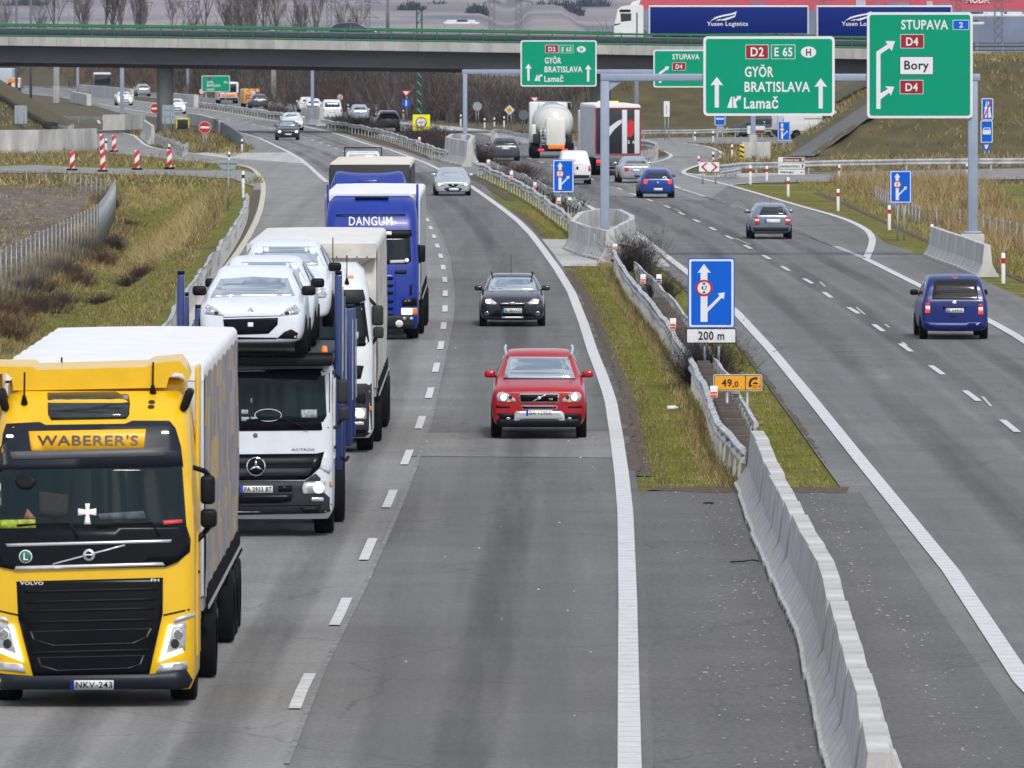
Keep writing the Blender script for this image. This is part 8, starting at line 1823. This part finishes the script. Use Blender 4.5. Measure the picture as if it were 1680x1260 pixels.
for lab, x, wp, arms in (('lattice pylon at the far left behind the trees', 126, 8, [(3, 36)]), ('lattice pylon above the left half of the bridge between bare trees', 232, 8, [(5, 40)]), ('lattice pylon above the round bridge pillar', 313, 9, [(4, 30)]), ('lattice pylon among bare trees right of the pillar', 398, 8, [(2, 28)]), ('lattice pylon left of the car on the bridge', 540, 8, [(5, 34)]), ('lattice pylon with low cross-arms behind the car on the bridge', 603, 8, [(30, 38), (5, 44)]), ('left one of the two pylons near the smaller green sign', 807, 9, [(5, 30)]), ('right one of the two pylons near the smaller green sign', 851, 9, [(3, 40)]), ('pylon behind the tall Stupava sign', 1572, 8, [(2, 30)]), ('wide lattice pylon right of the tall Stupava sign', 1638, 13, [(3, 44)]), ('pylon over the navy box on the bridge', 1350, 10, [(1, 40)])): pylon(lab, x, 1900, wp, arms)
for x, Y, t_, l in ((27, 860, 11., 'thin dark pole at the far left above the bridge'), (50.5, 860, 13., 'thicker dark pole at the far left above the bridge'), (636, 860, 11.0, 'short dark pole right of the car on the bridge')):
    b = MB(); b.cyl((0, 0, 0), (0, 0, t_), .14, PYL, .11, 8); 
    if x > 600: b.rbox((0, 0, 9.0), (.34, .3, 1.6), .05, PYL)
    o = b.build('pole', None, ((x - CX) * Y / F, Y, 0)); tag(o, l, 'pole')
# green lattice column
Y = 700; x0, w_ = 688, 9 * Y / F; b = MB(); GL = mat('lattice_green', (.008, .075, .045), .5)
for s in (-1, 1): b.box((s * w_ / 2, 0, 5), (.12, .3, 10), GL)
z = .3
while z < 9.5: b.tube([(-w_ / 2, -.1, z + .5), (w_ / 2, -.1, z)], .05, SBACK, 4); b.tube([(-w_ / 2, .1, z), (w_ / 2, .1, z + .5)], .04, GL, 4); z += .75
o = b.build('lattice_column', None, ((x0 - CX) * (Y + 40) / F, Y + 40, 0), fix=False); tag(o, 'dark green lattice column under the bridge behind the yellow height sign', 'column')
Y = 965; b = MB(); b.rbox((0, 0, 4), (.62, .6, 8), .05, CONC2); b.rbox((0, 0, .95), (.72, .7, 1.9), .05, CONC2); o = b.build('concrete_column', None, ((92.5 - CX) * Y / F, Y, 0)); tag(o, 'dark concrete column with a pale base at the far left under the bridge', 'column')
Y = 1000; b = MB(); b.rbox((0, 0, 4), (.55, .6, 8), .05, CONC2); o = b.build('concrete_column', None, ((449 - CX) * Y / F, Y, 0)); tag(o, 'distant slim concrete column under the bridge', 'column')
# rail and road over the embankment at the right end of the bridge
b = MB()
for z, r_ in ((6.55, .06), (6.85, .09), (7.1, .05)): b.tube([(x, YBR - 6 + (x - 36) * .2, z) for x in (35.5, 38, 42, 48)], r_, mat('bridge_guardrail', (.10, .12, .14)), 6)
for k in range(6): b.box((36 + k * 2., YBR - 6 + k * .4, 6.4), (.1, .1, 1.4), GAL)
o = b.build('guardrail', None, fix=False); tag(o, 'dark guardrail on top of the embankment beyond the bridge end', 'guardrail')
# red retail building
REDF = mat('coral_facade', (.55, .075, .085), .6, var=.12, vscale=.05); GBF = mat('blue_grey_facade', (.20, .24, .31), .5, var=.3, vscale=.12); GRF = mat('light_facade', (.45, .46, .50), .5)
Yb = 2300; xw = lambda p_: (p_ - CX) * Yb / F; zw = lambda p_: H - (p_ - HZ) * Yb / F
root = thing('retail_building', 'huge coral-red retail building behind the lorries on the bridge', 'building', (xw(1330), Yb, 0)); o = Vector((xw(1330), Yb, 0))
def fb_(x0, x1, y0, y1, d, m, nm): b = MB(); z0 = max(0, zw(y1)); b.box(Vector(((xw(x0) + xw(x1)) / 2, Yb + d / 2, (z0 + zw(y0)) / 2)) - o, (xw(x1) - xw(x0), d, zw(y0) - z0), m); return b.build(nm, root)
fb_(1046, 1790, -16, 16, 40, REDF, 'upper_wall'); fb_(1050, 1786, 16.2, 110, 36, GBF, 'lower_wall')
for x0, x1, y0, y1, m in ((1455, 1492, 4, 16, GBF), (1520, 1530, 2, 19, GRF), (1540, 1560, 6, 14, GBF), (1434, 1446, 5, 13, mat('mauve_panel', (.25, .14, .24), .6)), (1232, 1256, 3, 10, mat('mauve_panel', (.25, .14, .24), .6)), (1404, 1420, 0, 10, GRF)): b = MB(); b.box(Vector(((xw(x0) + xw(x1)) / 2, Yb - .3, (zw(y0) + zw(y1)) / 2)) - o, (xw(x1) - xw(x0), .7, zw(y0) - zw(y1)), m); b.build('wall_panel', root)
vs, fs = text_geo('MÓDA', .02); b = MB(); b.add([Vector((xw(1585 + 38 * u), Yb - .5, zw(5 - 12 * w_))) - o for u, w_ in vs], fs, WHT); b.build('lettering', root, fix=False)
for i in range(16):
    x = [1602, 1612, 1619, 1626, 1634, 1640, 1648, 1655, 1662, 1608, 1631, 1670, 760, 772, 742, 1600][i]; Yc = 2150 + (i % 4) * 12; py = 27 if i < 12 else 40; L_ = 4.3
    b = MB(); zc = 8.3 - (py + 2 - HZ) * Yc / F; b.rbox((0, 0, .55), (1.9, L_, .7), .2, WHP, 2); b.rbox((0, .2, 1.1), (1.6, 2.4, .6), .2, WHP if i % 3 else GLASS, 2)
    q = b.build('parked_car', None, ((x - CX) * Yc / F, Yc, zc), 1.2); tag(q, 'tiny pale car parked far beyond the bridge', 'car', 'cars parked far beyond the bridge')
b = MB(); b.box((0, 0, 4.1), (40, 60, .5), GRF); 
# blue-grey woods and blocks on the far hills
WOODM = mat('far_wood', (.055, .065, .075), 1., var=.4, vscale=.05); 
for i, (x0, x1, yb, yt, Yd, l) in enumerate([(650, 700, 21, 9, 3400, 'far blue-grey wood left of the twin pylons'), (695, 745, 18, 7, 3600, 'far wood in the middle of the distant fields'), (765, 800, 22, 12, 3300, 'small far wood right of the middle field'), (860, 960, 24, 6, 3500, 'broad far wood left of the white cab on the bridge'), (930, 1010, 20, 2, 3800, 'far wood reaching behind the white cab'), (500, 640, 8, -4, 4200, 'long far wood above the car on the bridge'), (0, 75, 18, 2, 3600, 'blue-grey far wood at the left edge')]):
    X0, X1 = (x0 - CX) * Yd / F, (x1 - CX) * Yd / F; zb = H - (yb + 6 - HZ) * Yd / F; z1 = H - (yt - HZ) * Yd / F; m_ = 700; xx = NR.uniform(X0, X1, m_); yy = Yd + NR.uniform(0, 60, m_); env = np.sin(np.clip((xx - X0) / (X1 - X0), 0, 1) * np.pi) ** .35; hh = (z1 - zb) * env * NR.uniform(.75, 1.05, m_)
    base = np.stack([xx, yy, np.full(m_, zb)], 1); d = np.stack([NR.normal(0, .12, m_), NR.normal(0, .12, m_), np.ones(m_)], 1); V, Fc, mid = ribbons(base, d, hh, np.full(m_, 1.6), 3)
    o = ngeo('far_wood', V, Fc, WOODM); stuff(o, l, 'wood')
# ------------------------------------------------------------------ thin air between here and the far hills
b = MB(); x0, x1, y0, y1, z0, z1 = -2600, 2600, -60, 14400, -4, 160
b.box(((x0 + x1) / 2, (y0 + y1) / 2, (z0 + z1) / 2), (x1 - x0, y1 - y0, z1 - z0), UNDER); hz_ = b.build('haze'); hz_['kind'] = 'stuff'
hm = bpy.data.materials.new('haze_air'); hm.use_nodes = True; hm.node_tree.nodes.clear(); ho = hm.node_tree.nodes.new('ShaderNodeOutputMaterial'); hv = hm.node_tree.nodes.new('ShaderNodeVolumePrincipled')
hv.inputs['Color'].default_value = (.55, .68, .98, 1); hv.inputs['Density'].default_value = 3.6e-5; hv.inputs['Anisotropy'].default_value = .2
hm.node_tree.links.new(hv.outputs[0], ho.inputs['Volume']); hz_.data.materials.clear(); hz_.data.materials.append(hm)
